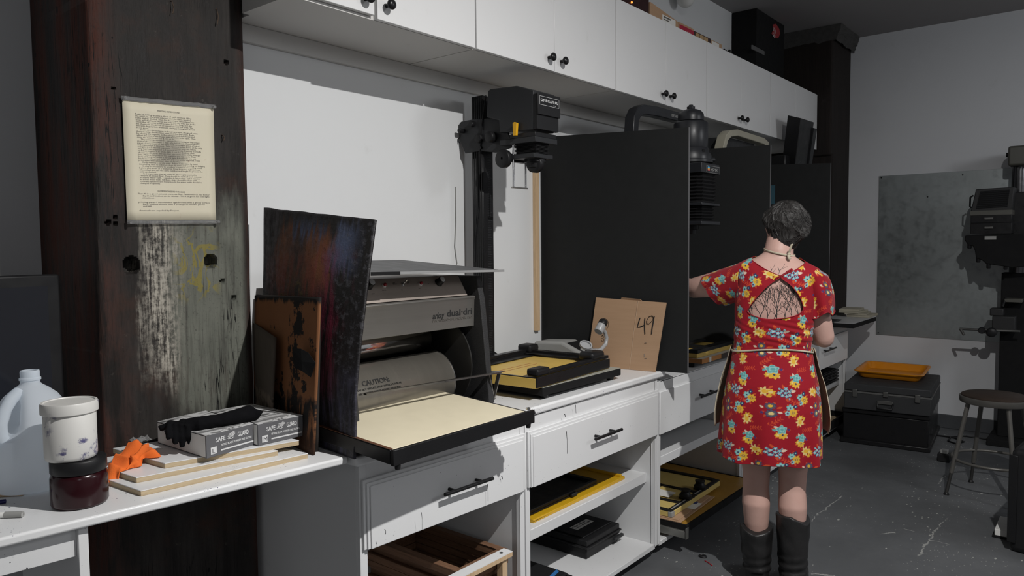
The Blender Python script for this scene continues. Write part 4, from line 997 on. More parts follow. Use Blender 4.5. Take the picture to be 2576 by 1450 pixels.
m.cyl(r1a, (r1a.x, r1a.y, r1b.z), 0.0042, n=12); m.cyl((r2a.x, r1a.y, zE - 0.005), (r2a.x, r1a.y, r1b.z), 0.0042, n=12)
obj('guide_rod', m, M['shaft'], en, smooth=True)
obj('rod_bridge', MB().box(r1a.x - 0.010, r2a.x + 0.010, r1a.y - 0.006, r1a.y + 0.006, r1b.z - 0.006, r1b.z), M['steel'], en, bevel=0.001)
# cord hanging along the column
cd_ = [HX(1222, 240, 2.43), HX(1214, 300, 2.425), HX(1210, 340, 2.420), HX(1207, 400, 2.432), HX(1206, 520, 2.434), HX(1196, 600, 2.434), HX(1186, 660, 2.434)]
for p in cd_: p.y = min(p.y, 2.20)
obj('cord', MB().tube(cd_, 0.003, 6), M['black'], en, smooth=True)
# mains lead on the wall left of the column (part of the same enlarger)
wl_ = [P(1146, 470, 1, 2.286), P(1147, 560, 1, 2.286), P(1144, 620, 1, 2.286), P(1150, 665, 1, 2.286)]
obj('wall_lead', MB().tube(wl_, 0.0022, 6), M['grey'], en, smooth=True)

# ================================================================ yellow easel on the baseboard
def easel(name, label, x0, x1, y0, y1, z0, T=None, th=0.040, ymat='yellow', strip=0.03, group=None):
    t = thing(name, label, 'easel', ((x0 + x1) / 2, (y0 + y1) / 2, z0), group)
    z1 = z0 + th
    obj('slab', MB(T).box(x0, x1, y0, y1, z0, z1), M[ymat], t, bevel=0.002)
    m = MB(T)
    m.box(x0 - 0.001, x1 + 0.001, y0 - 0.006, y0, z0 + 0.004, z1 + 0.004).box(x0, x0 + 0.012, y0, y1, z1, z1 + 0.003)
    obj('black_edge', m, M['blackm'], t, bevel=0.001)
    return t, z1
TE = rotz((2.222, 1.697, 0), 3.2)
t, z1 = easel('enlarging_easel', 'yellow enlarging easel with black blades, on the enlarger baseboard near the 49 card', 2.222, 2.795, 1.703, 2.130, 0.9505, TE)
ex0, ex1, ey0, ey1 = 2.222, 2.795, 1.703, 2.130
obj('blade', MB(TE).box(ex0 + 0.10, ex1 + 0.01, ey0 + 0.005, ey0 + 0.030, z1 + 0.003, z1 + 0.018).box(ex0 + 0.10, ex1 + 0.01, ey0 + 0.030, ey0 + 0.055, z1 + 0.003, z1 + 0.008), M['blackm'], t, bevel=0.003)
obj('blade', MB(TE).box(ex1 - 0.075, ex1 - 0.045, ey0 + 0.035, ey1, z1 + 0.009, z1 + 0.024).box(ex1 - 0.11, ex1 - 0.075, ey0 + 0.035, ey1, z1 + 0.009, z1 + 0.013), M['blackm'], t, bevel=0.003)
obj('blade', MB(TE).box(ex0, ex1 - 0.03, ey1 - 0.045, ey1 - 0.012, z1 + 0.003, z1 + 0.026).box(ex0 + 0.0, ex1 - 0.04, ey1 - 0.10, ey1 - 0.045, z1 + 0.003, z1 + 0.006), M['blackm'], t, bevel=0.003)
obj('corner_block', MB(TE).box(ex1 - 0.095, ex1 - 0.02, ey1 - 0.070, ey1 + 0.004, z1 + 0.010, z1 + 0.048), M['black'], t, bevel=0.012, seg=3)
obj('corner_block', MB(TE).box(ex0 + 0.012, ex0 + 0.10, ey0 - 0.002, ey0 + 0.055, z1 + 0.003, z1 + 0.034), M['black'], t, bevel=0.010, seg=3)
obj('corner_block', MB(TE).box(ex1 - 0.14, ex1 - 0.03, ey0 + 0.0, ey0 + 0.075, z1 + 0.010, z1 + 0.045), M['black'], t, bevel=0.014, seg=3)
obj('ruled_lines', MB(TE).box(ex0 + 0.06, ex0 + 0.30, 1.90, 1.903, z1, z1 + 0.0006).box(ex0 + 0.06, ex0 + 0.30, 1.93, 1.933, z1, z1 + 0.0006), plain('red_ruling', (0.32, 0.09, 0.03), 0.6), t)

# ---- exposure timer, grain focuser, black cord, cardboard with 49
t = thing('darkroom_timer', 'grey dial timer box lying behind the yellow easel against the divider', 'timer', (2.93, 2.06, 0.9))
tz0 = 0.9005
Tt = Matrix.Translation((0.012, 0, 0))
obj('housing', MB(Tt).prism([(2.865, 1.86, tz0), (2.865, 2.22, tz0), (2.865, 2.22, tz0 + 0.125), (2.865, 2.05, tz0 + 0.135), (2.865, 1.86, tz0 + 0.060)], (0.13, 0, 0)), M['grey'], t, bevel=0.014, seg=3)
obj('face', MB(Tt).prism([(2.885, 1.90, tz0 + 0.0775), (2.985, 1.90, tz0 + 0.0775), (2.985, 2.03, tz0 + 0.129), (2.885, 2.03, tz0 + 0.129)], (0, -0.0006, 0.0015)), M['black'], t)
for x, y in ((2.905, 1.955), (2.945, 1.945)):
    obj('dial', MB(Tt).lathe((x, y, tz0 + 0.097 + (y - 1.95) * 0.4), (0, -0.37, 0.93), [(0.013, 0), (0.012, 0.022), (0.010, 0.024), (0.001, 0.024)], 18), plain('light_grey_dial', (0.42, 0.42, 0.41), 0.4) if 'dl' not in M else M['dl'], t, smooth=True)
obj('cord', MB().tube([(2.862, 2.18, 1.0), (2.80, 2.20, 1.02), (2.76, 2.23, 0.985), (2.80, 2.26, 0.96), (2.86, 2.25, 0.965)], 0.004, 8), M['black'], t, smooth=True)
cp = [(2.60, 2.27, 0.955), (2.545, 2.262, 0.965), (2.56, 2.255, 0.995), (2.62, 2.258, 1.000), (2.67, 2.265, 0.975), (2.66, 2.27, 0.955)]
tag(obj('extension_cord', MB().tube(cp, 0.0045, 8), M['black'], smooth=True), 'coiled black cord by the wall behind the yellow easel', 'cord')
t = thing('grain_focuser', 'grey curved-arm grain magnifier with black eyepiece in front of the 49 card', 'magnifier', (2.84, 1.84, 0.9))
M['castgrey'] = plain('cast_grey_enamel', (0.34, 0.345, 0.35), 0.38)
gy = 1.83
def G(u, v, y=gy): return P(u, v, 1, y)
base = G(1499, 897)
obj('base', MB().lathe((base.x, gy, 0.995), (0, 0, 1), [(0.030, 0), (0.030, 0.006), (0.012, 0.012), (0.010, 0.03)], 24).cyl((base.x, gy, 0.952), (base.x, gy, 0.996), 0.022, n=20), M['castgrey'], t, smooth=True)
arm = [G(1498, 898), G(1500, 886), G(1512, 880), G(1524, 866), G(1526, 850), G(1522, 836), G(1516, 828)]
obj('arm', MB().tube(arm, [0.014, 0.012, 0.009, 0.009, 0.009, 0.009, 0.010], 14), M['castgrey'], t, smooth=True)
obj('mirror_arm', MB().tube([G(1500, 886), G(1492, 882), G(1482, 880)], 0.008, 10), M['castgrey'], t, smooth=True)
mc = G(1473, 871)
obj('mirror_ring', MB().lathe(mc, (-0.25, -0.45, 0.75), [(0.024, -0.004), (0.029, 0), (0.029, 0.010), (0.023, 0.010), (0.023, 0.002), (0.001, 0.002)], 28), M['castgrey'], t, smooth=True)
e0, e1, e2 = G(1506, 834), G(1514, 819), G(1521, 805)
ax_ = (e2 - e0).normalized()
obj('eyepiece_barrel', MB().lathe(e0, ax_, [(0.019, -0.004), (0.021, 0), (0.021, 0.036)], 24), M['castgrey'], t, smooth=True)
obj('eyecup', MB().lathe(e0 + ax_ * 0.036, ax_, [(0.020, 0), (0.021, 0.002), (0.021, 0.022), (0.018, 0.027), (0.012, 0.024), (0.001, 0.020)], 24), M['black'], t, smooth=True)

# ================================================================ black dividers
def divider(label, pb, pf, z0, ztb, ztf, wood=False):
    pb, pf = Vector(pb), Vector(pf); d = (pf - pb).normalized(); s = Vector((0.009, 0, 0))
    t = thing('divider_panel', label, 'panel', ((pb.x + pf.x) / 2, (pb.y + pf.y) / 2, z0), 'black divider panels on the worktop')
    obj('board', MB().prism([(pb.x, pb.y, z0), (pf.x, pf.y, z0), (pf.x, pf.y, ztf), (pb.x, pb.y, ztb)], s), M['divider'], t)
    e = d * 0.002
    obj('raw_edge', MB().prism([(pf.x, pf.y, z0), (pf.x + e.x, pf.y + e.y, z0), (pf.x + e.x, pf.y + e.y, ztf), (pf.x, pf.y, ztf)], s), plain('raw_board_edge', (0.10, 0.10, 0.105), 0.7) if 'rawedge' not in M else M['rawedge'], t)
    return t
M['divider'] = plain('matte_black_board', (0.0095, 0.0102, 0.0105), 0.65, var=0.15, spec=0.3)
M['rawedge'] = plain('raw_board_edge', (0.10, 0.10, 0.105), 0.7)
dv1 = divider('tall black divider panel nearest the dryer, behind the 49 card', (3.032, 2.283, 0), (3.140, 1.525, 0), 0.9005, 2.046, 2.028)
divider('tall black divider panel left of the head of the woman in red', (4.02, 2.283, 0), (4.135, 1.515, 0), 0.8525, 2.055, 2.045)
divider('black divider panel right of the head of the woman in red, by the corner post', (5.14, 2.283, 0), (5.215, 1.505, 0), 0.8525, 2.06, 2.030)
s0, s1 = P(1348, 414, 1, 2.28), P(1351, 832, 1, 2.28)
tag(obj('wall_batten', MB().box(s0.x - 0.016, s0.x + 0.012, 2.268, 2.2895, s1.z, s0.z), M['pine'], bevel=0.0015), 'pale pine batten on the wall beside the first black divider', 'batten')
t = thing('cardboard_flap', 'brown cardboard panel hand-marked 49, leaning on the first black divider', 'cardboard', (3.08, 1.86, 0.9))
cA, cB = Vector((3.052, 2.02, 0.9008)), Vector((3.094, 1.664, 0.9008))
tr = P(1677, 762, 0, 3.106); tl = P(1500, 749, 0, 3.060)
def cfun(u, v): return cA.lerp(cB, u).lerp(tl.lerp(tr, u), v)
m = MB().grid([[cfun(i / 12, j / 10) for i in range(13)] for j in range(11)])
obj('panel', m, M['card'], t, solid=0.005)
cn = ((cB - cA).cross(Vector((0, 0, 1)))).normalized()
if cn.x > 0: cn = -cn
def on_card(u, v, off=0.003):
    p0 = cA; n2 = (cB - cA).cross(tl - cA).normalized(); n2 = n2 if n2.x < 0 else -n2
    d = P(u, v, 2, 0) - CAM; k = (p0 - CAM).dot(n2) / d.dot(n2); return CAM + d * k + n2 * off
def stroke(pts): return [on_card(*p, 0.0032) for p in pts]
m = MB()
m.tube(stroke([(1611, 800), (1607, 812), (1604, 824), (1611, 823), (1618, 820), (1622, 818)]), 0.0026, 6, flat=0.35)
m.tube(stroke([(1623, 801), (1622, 815), (1622, 828), (1623, 841)]), 0.0028, 6, flat=0.35)
m.tube(stroke([(1646, 800), (1641, 794), (1633, 797), (1628, 806), (1628, 814), (1634, 815), (1641, 808), (1647, 796), (1644, 812), (1641, 828), (1640, 841)]), 0.0028, 6, flat=0.35)
obj('marker_number', m, M['ink'], t)
m = MB(); cc = [(1520 + 11.5 * math.cos(a), 816 + 14.5 * math.sin(a)) for a in [2 * PI * k / 28 for k in range(28)]]
m.tube(stroke(cc), 0.0009, 5, closed=True, flat=0.4); cc = [(1520 + 8 * math.cos(a), 814 + 10 * math.sin(a)) for a in [2 * PI * k / 28 for k in range(28)]]
m.tube(stroke(cc), 0.0007, 5, closed=True, flat=0.4)
obj('printed_ring', m, M['ink'], t)
n2 = (cB - cA).cross(tl - cA).normalized(); n2 = n2 if n2.x < 0 else -n2
text('lettering', 'KY3', 0.020, frame(on_card(1513, 842, 0.003), on_card(1514, 862, 0.003) - on_card(1513, 842, 0.003), n2.cross(on_card(1514, 862) - on_card(1513, 842)), n2), M['ink'], t)
obj('crease', MB().tube(stroke([(1606, 757), (1597, 820), (1584, 928)]), 0.0012, 5, flat=0.3), plain('pale_crease', (0.55, 0.40, 0.27), 0.8), t)
obj('torn_label', MB().tube(stroke([(1622, 863), (1627, 863)]), 0.0018, 5, flat=0.3).tube(stroke([(1622, 902), (1627, 902)]), 0.0018, 5, flat=0.3).tube(stroke([(1621, 890), (1621, 899)]), 0.0012, 5, flat=0.3), plain('grey_glue_mark', (0.18, 0.18, 0.17), 0.7), t)
obj('top_flap', MB().prism([tl.lerp(tr, 0.36), tl.lerp(tr, 0.66), tl.lerp(tr, 0.64) + Vector((-0.006, 0, 0.008)), tl.lerp(tr, 0.38) + Vector((-0.006, 0, 0.010))], (0.004, 0, 0)), M['card'], t)
tag(obj('wood_offcut', MB().box(3.122, 3.150, 1.665, 1.705, 0.9005, 0.918), M['pine'], bevel=0.001), 'small pine offcut at the foot of the 49 card', 'offcut')
# ================================================================ second enlarger (black arched frame)
e2 = thing('photo_enlarger', 'black enlarger with arched handle and long bellows, behind the first black divider', 'enlarger', (3.6, 1.85, 0.85))
ay, axx = 1.72, P(1738, 290, 1, 1.72).x
def Z2(v, u=1738, y=1.72): return P(u, v, 1, y).z
M['enl2'] = plain('black_satin_enamel', (0.017, 0.018, 0.021), 0.38, 0.0, spec=0.4)
b0 = P(1765.7, 904.5, 2, 0.9)
obj('baseboard', MB().box(b0.x, b0.x + 0.53, b0.y, 2.24, 0.876, 0.9), M['cabplain'], e2, bevel=0.001)
obj('board_edge', MB().box(b0.x - 0.002, b0.x + 0.53, b0.y - 0.002, b0.y, 0.876, 0.9).box(b0.x - 0.002, b0.x, b0.y, 2.24, 0.876, 0.9), M['orangewood'], e2)
obj('edge_tape', MB().box(b0.x + 0.085, b0.x + 0.11, b0.y - 0.003, b0.y - 0.002, 0.874, 0.9005), M['paper'], e2)
obj('dark_edge', MB().box(b0.x + 0.24, b0.x + 0.531, b0.y - 0.0032, b0.y - 0.002, 0.8755, 0.9003), plain('dark_board_edge', (0.05, 0.035, 0.03), 0.6), e2)
fp = P(1744, 918, 0, b0.x + 0.04)
for x in (b0.x + 0.06, b0.x + 0.47):
    obj('foot', MB().lathe((x, 1.80, 0.877), (0, 0, -1), [(0.03, 0), (0.028, 0.024), (0.001, 0.024)], 18), M['black'], e2, smooth=True)
obj('rail_end', MB().prism([(b0.x + 0.005, b0.y + 0.10 + 0.055 * math.cos(a), 0.876 - 0.05 * math.sin(a)) for a in [PI * k / 14 for k in range(15)]], (0.012, 0, 0)), M['blackm'], e2, bevel=0.001)
# lamphouse stack
obj('lamphouse', MB().lathe((axx, ay, Z2(375)), (0, 0, 1), [(0.085, 0), (0.087, 0.004), (0.087, Z2(312) - Z2(375)), (0.080, Z2(308) - Z2(375)), (0.055, Z2(306) - Z2(375)), (0.001, Z2(306) - Z2(375))], 36), M['enl2'], e2, smooth=True)
hcap = Z2(276) - Z2(307)
obj('top_cap', MB().lathe((axx, ay, Z2(307)), (0, 0, 1), [(0.060, 0), (0.066, 0.004), (0.066, hcap * 0.3), (0.064, hcap * 0.62), (0.052, hcap * 0.86), (0.030, hcap), (0.001, hcap)], 32).cyl((axx + 0.06, ay - 0.01, Z2(294)), (axx + 0.085, ay - 0.02, Z2(294)), 0.010, n=12), M['enl2'], e2, smooth=True)
obj('top_knob', MB().lathe((axx, ay, Z2(277)), (0, 0, 1), [(0.014, 0), (0.020, 0.004), (0.021, 0.016), (0.012, 0.020), (0.011, 0.026), (0.001, 0.027)], 10), M['enl2'], e2, smooth=False)
hk = Z2(375) - Z2(412)
obj('collar', MB().lathe((axx, ay, Z2(412)), (0, 0, 1), [(0.112, 0), (0.112, 0.012), (0.106, 0.016), (0.106, 0.030), (0.098, hk * 0.75), (0.088, hk), (0.05, hk)], 36), M['enl2'], e2, smooth=True)
for a in (-115, -80, -50):
    q = Vector((math.cos(math.radians(a)), math.sin(math.radians(a)), 0))
    obj('vent_hole', MB().cyl(Vector((axx, ay, Z2(386))) + q * 0.090, Vector((axx, ay, Z2(386))) + q * 0.1005, 0.009, n=14), M['blackmatte'], e2, smooth=True)
obj('collar_knob', MB().cyl((axx + 0.10, ay - 0.05, Z2(400)), (axx + 0.125, ay - 0.075, Z2(400)), 0.010, n=14), M['enl2'], e2, smooth=True)
y0 = 1.602
x0, x1 = P(1764, 500, 1, y0).x, P(1806, 500, 1, y0).x
yb_ = y0 + 0.215
def Z3(v, u=1785): return P(u, v, 1, y0).z
obj('filter_drawer', MB().box(x0 - 0.012, x1 + 0.004, y0 - 0.006, yb_, Z3(437), Z3(412)), M['enl2'], e2, bevel=0.003)
py_ = y0 - 0.0072
bx0_, bx1_ = P(1777, 425, 1, py_).x, P(1811, 425, 1, py_).x; bz0, bz1 = P(1790, 435, 1, py_).z, P(1790, 418, 1, py_).z
pl = obj('name_plate', MB().box(bx0_, bx1_, py_, py_ + 0.0015, bz0, bz1), M['greyblack'], e2, bevel=0.0005)
m = MB(); bb = 0.0012
m.box(bx0_, bx1_, py_ - 0.0004, py_, bz1 - bb, bz1).box(bx0_, bx1_, py_ - 0.0004, py_, bz0, bz0 + bb).box(bx0_, bx0_ + bb, py_ - 0.0004, py_, bz0, bz1).box(bx1_ - bb, bx1_, py_ - 0.0004, py_, bz0, bz1)
obj('plate_border', m, M['grey'], pl)
sq = (bz1 - bz0) / 5.2
for k, c in enumerate(((0.10, 0.42, 0.70), (0.75, 0.42, 0.10), (0.62, 0.10, 0.10))):
    obj('colour_square', MB().box(bx0_ + 0.016, bx0_ + 0.038, py_ - 0.0006, py_, bz1 - (k + 1.9) * sq, bz1 - (k + 0.9) * sq), plain('colour_chip_%s' % 'abc'[k], c, 0.5, var=0.0), pl)
text('lettering', '45MX', (bz1 - bz0) * 0.62, frame((bx0_ + 0.05, py_ - 0.0005, bz0 + (bz1 - bz0) * 0.27), (1, 0, 0), (0, 0, 1), (0, -1, 0)), M['grey'], pl, width=(bx1_ - bx0_) * 0.52, shear=0.2)
def bellows(name, x0, x1, y0, y1, za, zb, n, par):
    rows = []
    for i in range(2 * n + 1):
        ins = 0.0 if i % 2 == 0 else 0.012
        z = za + (zb - za) * i / (2 * n)
        c_ = 0.022
        pts = [(x0 + ins + c_, y0 + ins), (x1 - ins - c_, y0 + ins), (x1 - ins, y0 + ins + c_), (x1 - ins, y1 - ins - c_), (x1 - ins - c_, y1 - ins), (x0 + ins + c_, y1 - ins), (x0 + ins, y1 - ins - c_), (x0 + ins, y0 + ins + c_)]
        rows.append([(x, y, z) for x, y in pts])
    return obj(name, MB().grid(rows, True), M['bellow'], par)
M['bellow'] = plain('black_bellows_leather', (0.013, 0.013, 0.014), 0.38)
bellows('upper_bellows', x0, x1, y0, yb_, Z3(510), Z3(438), 8, e2)
obj('mid_plate', MB().box(x0 - 0.008, x1 + 0.006, y0 - 0.008, yb_, Z3(518), Z3(511)), M['enl2'], e2, bevel=0.002)
bellows('lower_bellows', x0 + 0.006, x1 - 0.004, y0 + 0.006, yb_ - 0.02, Z3(556), Z3(519), 5, e2)
obj('lens_stage', MB().box(x0 - 0.012, x1 + 0.014, y0 - 0.008, yb_, Z3(566), Z3(557)), M['enl2'], e2, bevel=0.002)
obj('lens', MB().lathe(((x0 + x1) / 2, (y0 + yb_) / 2 + 0.0, Z3(566)), (0, 0, -1), [(0.045, 0), (0.045, 0.02), (0.034, 0.022), (0.032, 0.045), (0.02, 0.04)], 28), M['black'], e2, smooth=True)
# arched frame
ya = 1.90
def A2(u, v): return P(u, v, 1, ya)
arch = [A2(1588, 420), A2(1588, 330), A2(1590, 300), A2(1597, 284), A2(1610, 277), A2(1640, 281), A2(1715, 300), A2(1748, 309)]
def flatbar(pts, w, t):
    """bar of width w along y and thickness t in the xz plane following pts"""
    m = MB(); L = []
    for i, p in enumerate(pts):
        a = pts[max(i - 1, 0)]; b = pts[min(i + 1, len(pts) - 1)]
        d = (b - a); d = Vector((d.x, 0, d.z)).normalized(); n_ = Vector((-d.z, 0, d.x))
        L.append((p + n_ * t / 2, p - n_ * t / 2))
    rows = [[p + Vector((0, s * w / 2, 0)) for p, s in ((o_, -1), (o_, 1), (i_, 1), (i_, -1))] for o_, i_ in L]
    m.grid(rows, True); k = len(rows)
    m.f += [(0, 1, 2, 3), ((k - 1) * 4 + 3, (k - 1) * 4 + 2, (k - 1) * 4 + 1, (k - 1) * 4)]; m.mi += [0, 0]
    return m
xl = arch[0].x
ar = obj('arch_frame', flatbar(arch, 0.055, 0.050), M['enl2'], e2, bevel=0.004)
pa, pb = A2(1676, 291), A2(1704, 298)
q = Vector((0, -0.0285, 0)); sl_ = (pb - pa).normalized(); up_ = Vector((-sl_.z, 0, sl_.x))
obj('arch_plate', MB().prism([pa + q - up_ * 0.014, pb + q - up_ * 0.014, pb + q + up_ * 0.014, pa + q + up_ * 0.014], (0, 0.001, 0)), M['greyblack'], ar)
text('lettering', 'BESELER', 0.020, frame(pa + q - up_ * 0.007 + Vector((0.004, -0.0008, 0)), sl_, up_, (0, -1, 0)), M['grey'], ar, width=(pb - pa).length * 0.86)
m = MB()
for x in (xl, xl + 0.46): m.box(x - 0.025, x + 0.025, ya - 0.0275, ya + 0.0275, 0.9, A2(1588, 400).z)
obj('girder', m, M['enl2'], e2, bevel=0.002)
obj('arm', MB().box(axx - 0.05, axx + 0.05, ay + 0.05, ya + 0.02, Z2(370), Z2(330)).box(xl, xl + 0.46, ya - 0.02, ya + 0.02, Z2(372), Z2(340)), M['enl2'], e2, bevel=0.002)
obj('rear_support', MB().box(x0 - 0.01, x1 + 0.01, yb_ - 0.005, ya + 0.01, Z3(566), Z3(552)).box(x0 - 0.01, x1 + 0.01, yb_ - 0.005, ya + 0.01, Z3(437), Z3(420)), M['enl2'], e2, bevel=0.002)

# easel and papers on its baseboard
t = thing('enlarging_easel', 'black and yellow easel on the orange-edged board beside the woman', 'easel', (b0.x + 0.25, 1.8, 0.9))
qx, qy = b0.x + 0.006, b0.y + 0.03
obj('slab', MB().box(qx, qx + 0.46, qy, qy + 0.44, 0.9005, 0.925), M['yellow'], t, bevel=0.003)
m = MB()
m.box(qx + 0.002, qx + 0.46, qy - 0.003, qy + 0.05, 0.9255, 0.944).box(qx, qx + 0.05, qy + 0.05, qy + 0.44, 0.9255, 0.932).box(qx + 0.18, qx + 0.23, qy + 0.05, qy + 0.44, 0.9255, 0.940).box(qx + 0.05, qx + 0.46, qy + 0.16, qy + 0.20, 0.932, 0.944).box(qx, qx + 0.46, qy + 0.40, qy + 0.445, 0.9255, 0.950)
obj('blade', m, M['black'], t, bevel=0.002)
m = MB(); zz = 0.951
for a_, b_, c_, d_ in ((0.02, 0.28, 0.41, 0.425), (0.02, 0.28, 0.50, 0.515), (0.02, 0.035, 0.41, 0.515), (0.265, 0.28, 0.41, 0.515)):
    m.box(qx + a_, qx + b_, qy + c_ - 0.02, qy + d_ - 0.02, zz, zz + 0.004)
tag(obj('negative_carrier', m, plain('pale_metal', (0.40, 0.40, 0.40), 0.4, 0.4), bevel=0.0006), 'pale open metal negative carrier on the easel left of the woman', 'carrier')

# ================================================================ third enlarger (cream handle)
e3 = thing('photo_enlarger', 'enlarger with a cream arched handle showing over the second divider', 'enlarger', (4.5, 1.95, 0.85))
M['creamenamel'] = plain('cream_enamel', (0.36, 0.34, 0.27), 0.5)
ya = 1.86
def A3(u, v): return P(u, v, 1, ya)
arch = [A3(1812, 420), A3(1812, 372), A3(1818, 348), A3(1828, 337), A3(1845, 335), A3(1880, 346), A3(1912, 356), A3(1923, 366)]
arch = [p + Vector((0, 0, 0)) for p in arch]
obj('arch_frame', flatbar(arch, 0.06, 0.040), M['creamenamel'], e3, bevel=0.004)
obj('lamphouse', MB().box(A3(1832, 360).x, A3(1905, 365).x, ya + 0.02, ya + 0.16, A3(1850, 420).z, A3(1868, 352).z), M['greyblack'], e3, bevel=0.006)
m = MB(); za = A3(1812, 418).z
for u in (1812, 1924): m.box(A3(u, 420).x - 0.03, A3(u, 420).x + 0.03, ya - 0.03, ya + 0.03, 0.884, za)
obj('girder', m, M['creamenamel'], e3, bevel=0.002)
xa, xb = A3(1812, 420).x, A3(1924, 420).x
obj('arm', MB().box(xa + 0.03, xb - 0.03, ya - 0.02, ya + 0.02, za - 0.10, za - 0.02).box((xa + xb) / 2 - 0.1, (xa + xb) / 2 + 0.05, ya - 0.10, ya - 0.02, za - 0.3, za - 0.05), M['greyblack'], e3, bevel=0.003)
obj('baseboard', MB().box(4.22, 5.08, 1.66, 2.25, 0.853, 0.884), M['ltgrey'], e3, bevel=0.002)
# ================================================================ fourth enlarger (leaning column) on the board at the far end
e4 = thing('photo_enlarger', 'black enlarger whose leaning column rises in front of the last wall cabinet', 'enlarger', (5.7, 1.95, 0.85))
tp, bt = P(2015, 299, 1, 1.76), P(1987, 412, 1, 1.86)
d = (bt - tp).normalized(); end = tp + d * ((tp.z - 0.91) / -d.z); end.y = min(end.y, 2.06)
xv = Vector((1, -0.05, 0)).normalized(); yv = d.cross(xv).normalized()
m = MB()
def obar(m, p, q, xv, yv, w, h):
    c = [(-w, -h), (w, -h), (w, h), (-w, h)]
    a_ = [p + xv * i + yv * j for i, j in c]; b_ = [q + xv * i + yv * j for i, j in c]
    m.add(a_ + b_, [(3, 2, 1, 0), (4, 5, 6, 7)] + [(i, (i + 1) % 4, 4 + (i + 1) % 4, 4 + i) for i in range(4)])
w_ = 0.5 * (P(2032, 300, 1, 1.76).x - P(1992, 300, 1, 1.76).x)
obar(m, tp, end, xv, yv, w_ * 0.72, 0.05)
obj('column', m, M['blackm'], e4, bevel=0.004)
m = MB(); obar(m, tp + xv * w_ * 0.85 - Vector((0, 0, 0.04)), end + xv * w_ * 0.85, xv, yv, w_ * 0.16, 0.055)
obj('channel', m, M['greyblack'], e4, bevel=0.003)
obj('head', MB().box(bt.x - 0.21, bt.x - 0.04, 1.82, 2.02, P(1955, 408, 1, 1.82).z - 0.05, P(1955, 384, 1, 1.82).z).box(bt.x - 0.15, bt.x + 0.05, 1.8, 2.0, 1.6, 1.95), M['blackm'], e4, bevel=0.006)
obj('baseboard', MB().box(5.772, 6.42, 1.484, 1.79, 0.868, 0.9).box(5.772, 6.225, 1.79, 2.1, 0.868, 0.9), M['blackmatte'], e4, bevel=0.003)
obj('baseboard_top', MB().box(5.776, 6.416, 1.488, 1.79, 0.9, 0.9015), plain('grey_white_laminate', (0.46, 0.46, 0.47), 0.35), e4)
obj('foot', MB().box(5.80, 5.86, 1.70, 1.76, 0.8522, 0.868).box(6.10, 6.16, 1.70, 1.76, 0.8522, 0.868), M['black'], e4)
c1, c0_ = P(1950, 466, 0, 5.178), P(1950, 514, 0, 5.178)
def dvx(y): return 5.139 + 0.075 * (2.283 - y) / 0.778
tag(obj('blue_card', MB().prism([(dvx(c1.y) - 0.001, c1.y, c0_.z), (dvx(c1.y + 0.14) - 0.001, c1.y + 0.14, c0_.z), (dvx(c1.y + 0.14) - 0.001, c1.y + 0.14, c1.z), (dvx(c1.y) - 0.001, c1.y, c1.z)], (-0.0015, 0, 0)), plain('teal_blue_card', (0.020, 0.075, 0.105), 0.7)), 'teal blue card taped to the far divider, just above the woman\'s head', 'card')

# black easel, papers at the far end
fe = thing('easel_frame', 'dark flat easel lying at the left of the far end shelf board', 'easel', (5.75, 1.75, 0.9))
obj('frame', MB().box(5.62, 5.99, 1.70, 1.79, 0.905, 0.917).box(5.62, 5.96, 1.62, 1.70, 0.9055, 0.912), M['greyblack'], fe, bevel=0.002)
obj('rail', MB().box(5.62, 5.985, 1.76, 1.79, 0.9172, 0.928), M['black'], fe, bevel=0.003)
pps = [((0.0, 0.0), 0, 0.018, 0.17, 0.26), ((-0.015, 0.03), 6, 0.012, 0.16, 0.25), ((-0.03, 0.06), -4, 0.016, 0.15, 0.24), ((-0.025, 0.075), 5, 0.014, 0.15, 0.23)]
z = 0.902
M['papercream'] = plain('cream_paper_stack', (0.40, 0.37, 0.29), 0.8)
plab = ['lowest pad in the pile of cream paper at the far end', 'second pad from the bottom in the pile of cream paper', 'third pad from the bottom in the pile of cream paper', 'topmost pad in the pile of cream paper at the far end']
c0 = P(2165, 795, 2, 0.905)
for k, ((dx, dy), rz, h, wy, wx) in enumerate(pps):
    c = Vector((c0.x + 0.03 + dx, c0.y - 0.005 + dy, z))
    T = Matrix.Translation(c) @ Matrix.Rotation(math.radians(rz), 4, 'Z')
    tag(obj('paper_pad', MB(T).box(-wx / 2, wx / 2, -wy / 2, wy / 2, 0, h), M['papercream'], bevel=0.001), plab[k], 'paper', 'cream paper pads in one pile')
    z += h + 0.0006

# ================================================================ corner post, duct box, things on the cabinets
def darkpost():
    n = NT('dark_corner_timber'); st = n.noise(1.0, 6, 0.7, n.mapping((18, 18, 1.6)))
    c = n.mix(st, (0.007, 0.006, 0.006), (0.026, 0.019, 0.016))
    c = n.mix(n.math('MULTIPLY', n.step(n.noise(3, 5, 0.7), 0.62, 0.78), 0.5), c, (0.07, 0.06, 0.055))
    n.bump(st, 0.5, 0.01)
    return n.set(c, 0.75, 0, 0.25)
M['post2'] = darkpost()
t = thing('corner_post', 'black-brown timber post in the far corner at the end of the wall cabinets', 'post', (6.5, 2.05, 0))
obj('shaft', MB().prism([(6.282, 1.80, 0), (XR - 0.002, 1.80, 0), (XR - 0.002, 1.80, ZC - 0.002), (6.238, 1.80, ZC - 0.002), (6.238, 1.80, 2.2), (6.282, 1.80, 2.2)], (0, YB - 0.002 - 1.80, 0)), M['post2'], t, bevel=0.012)
rows = []
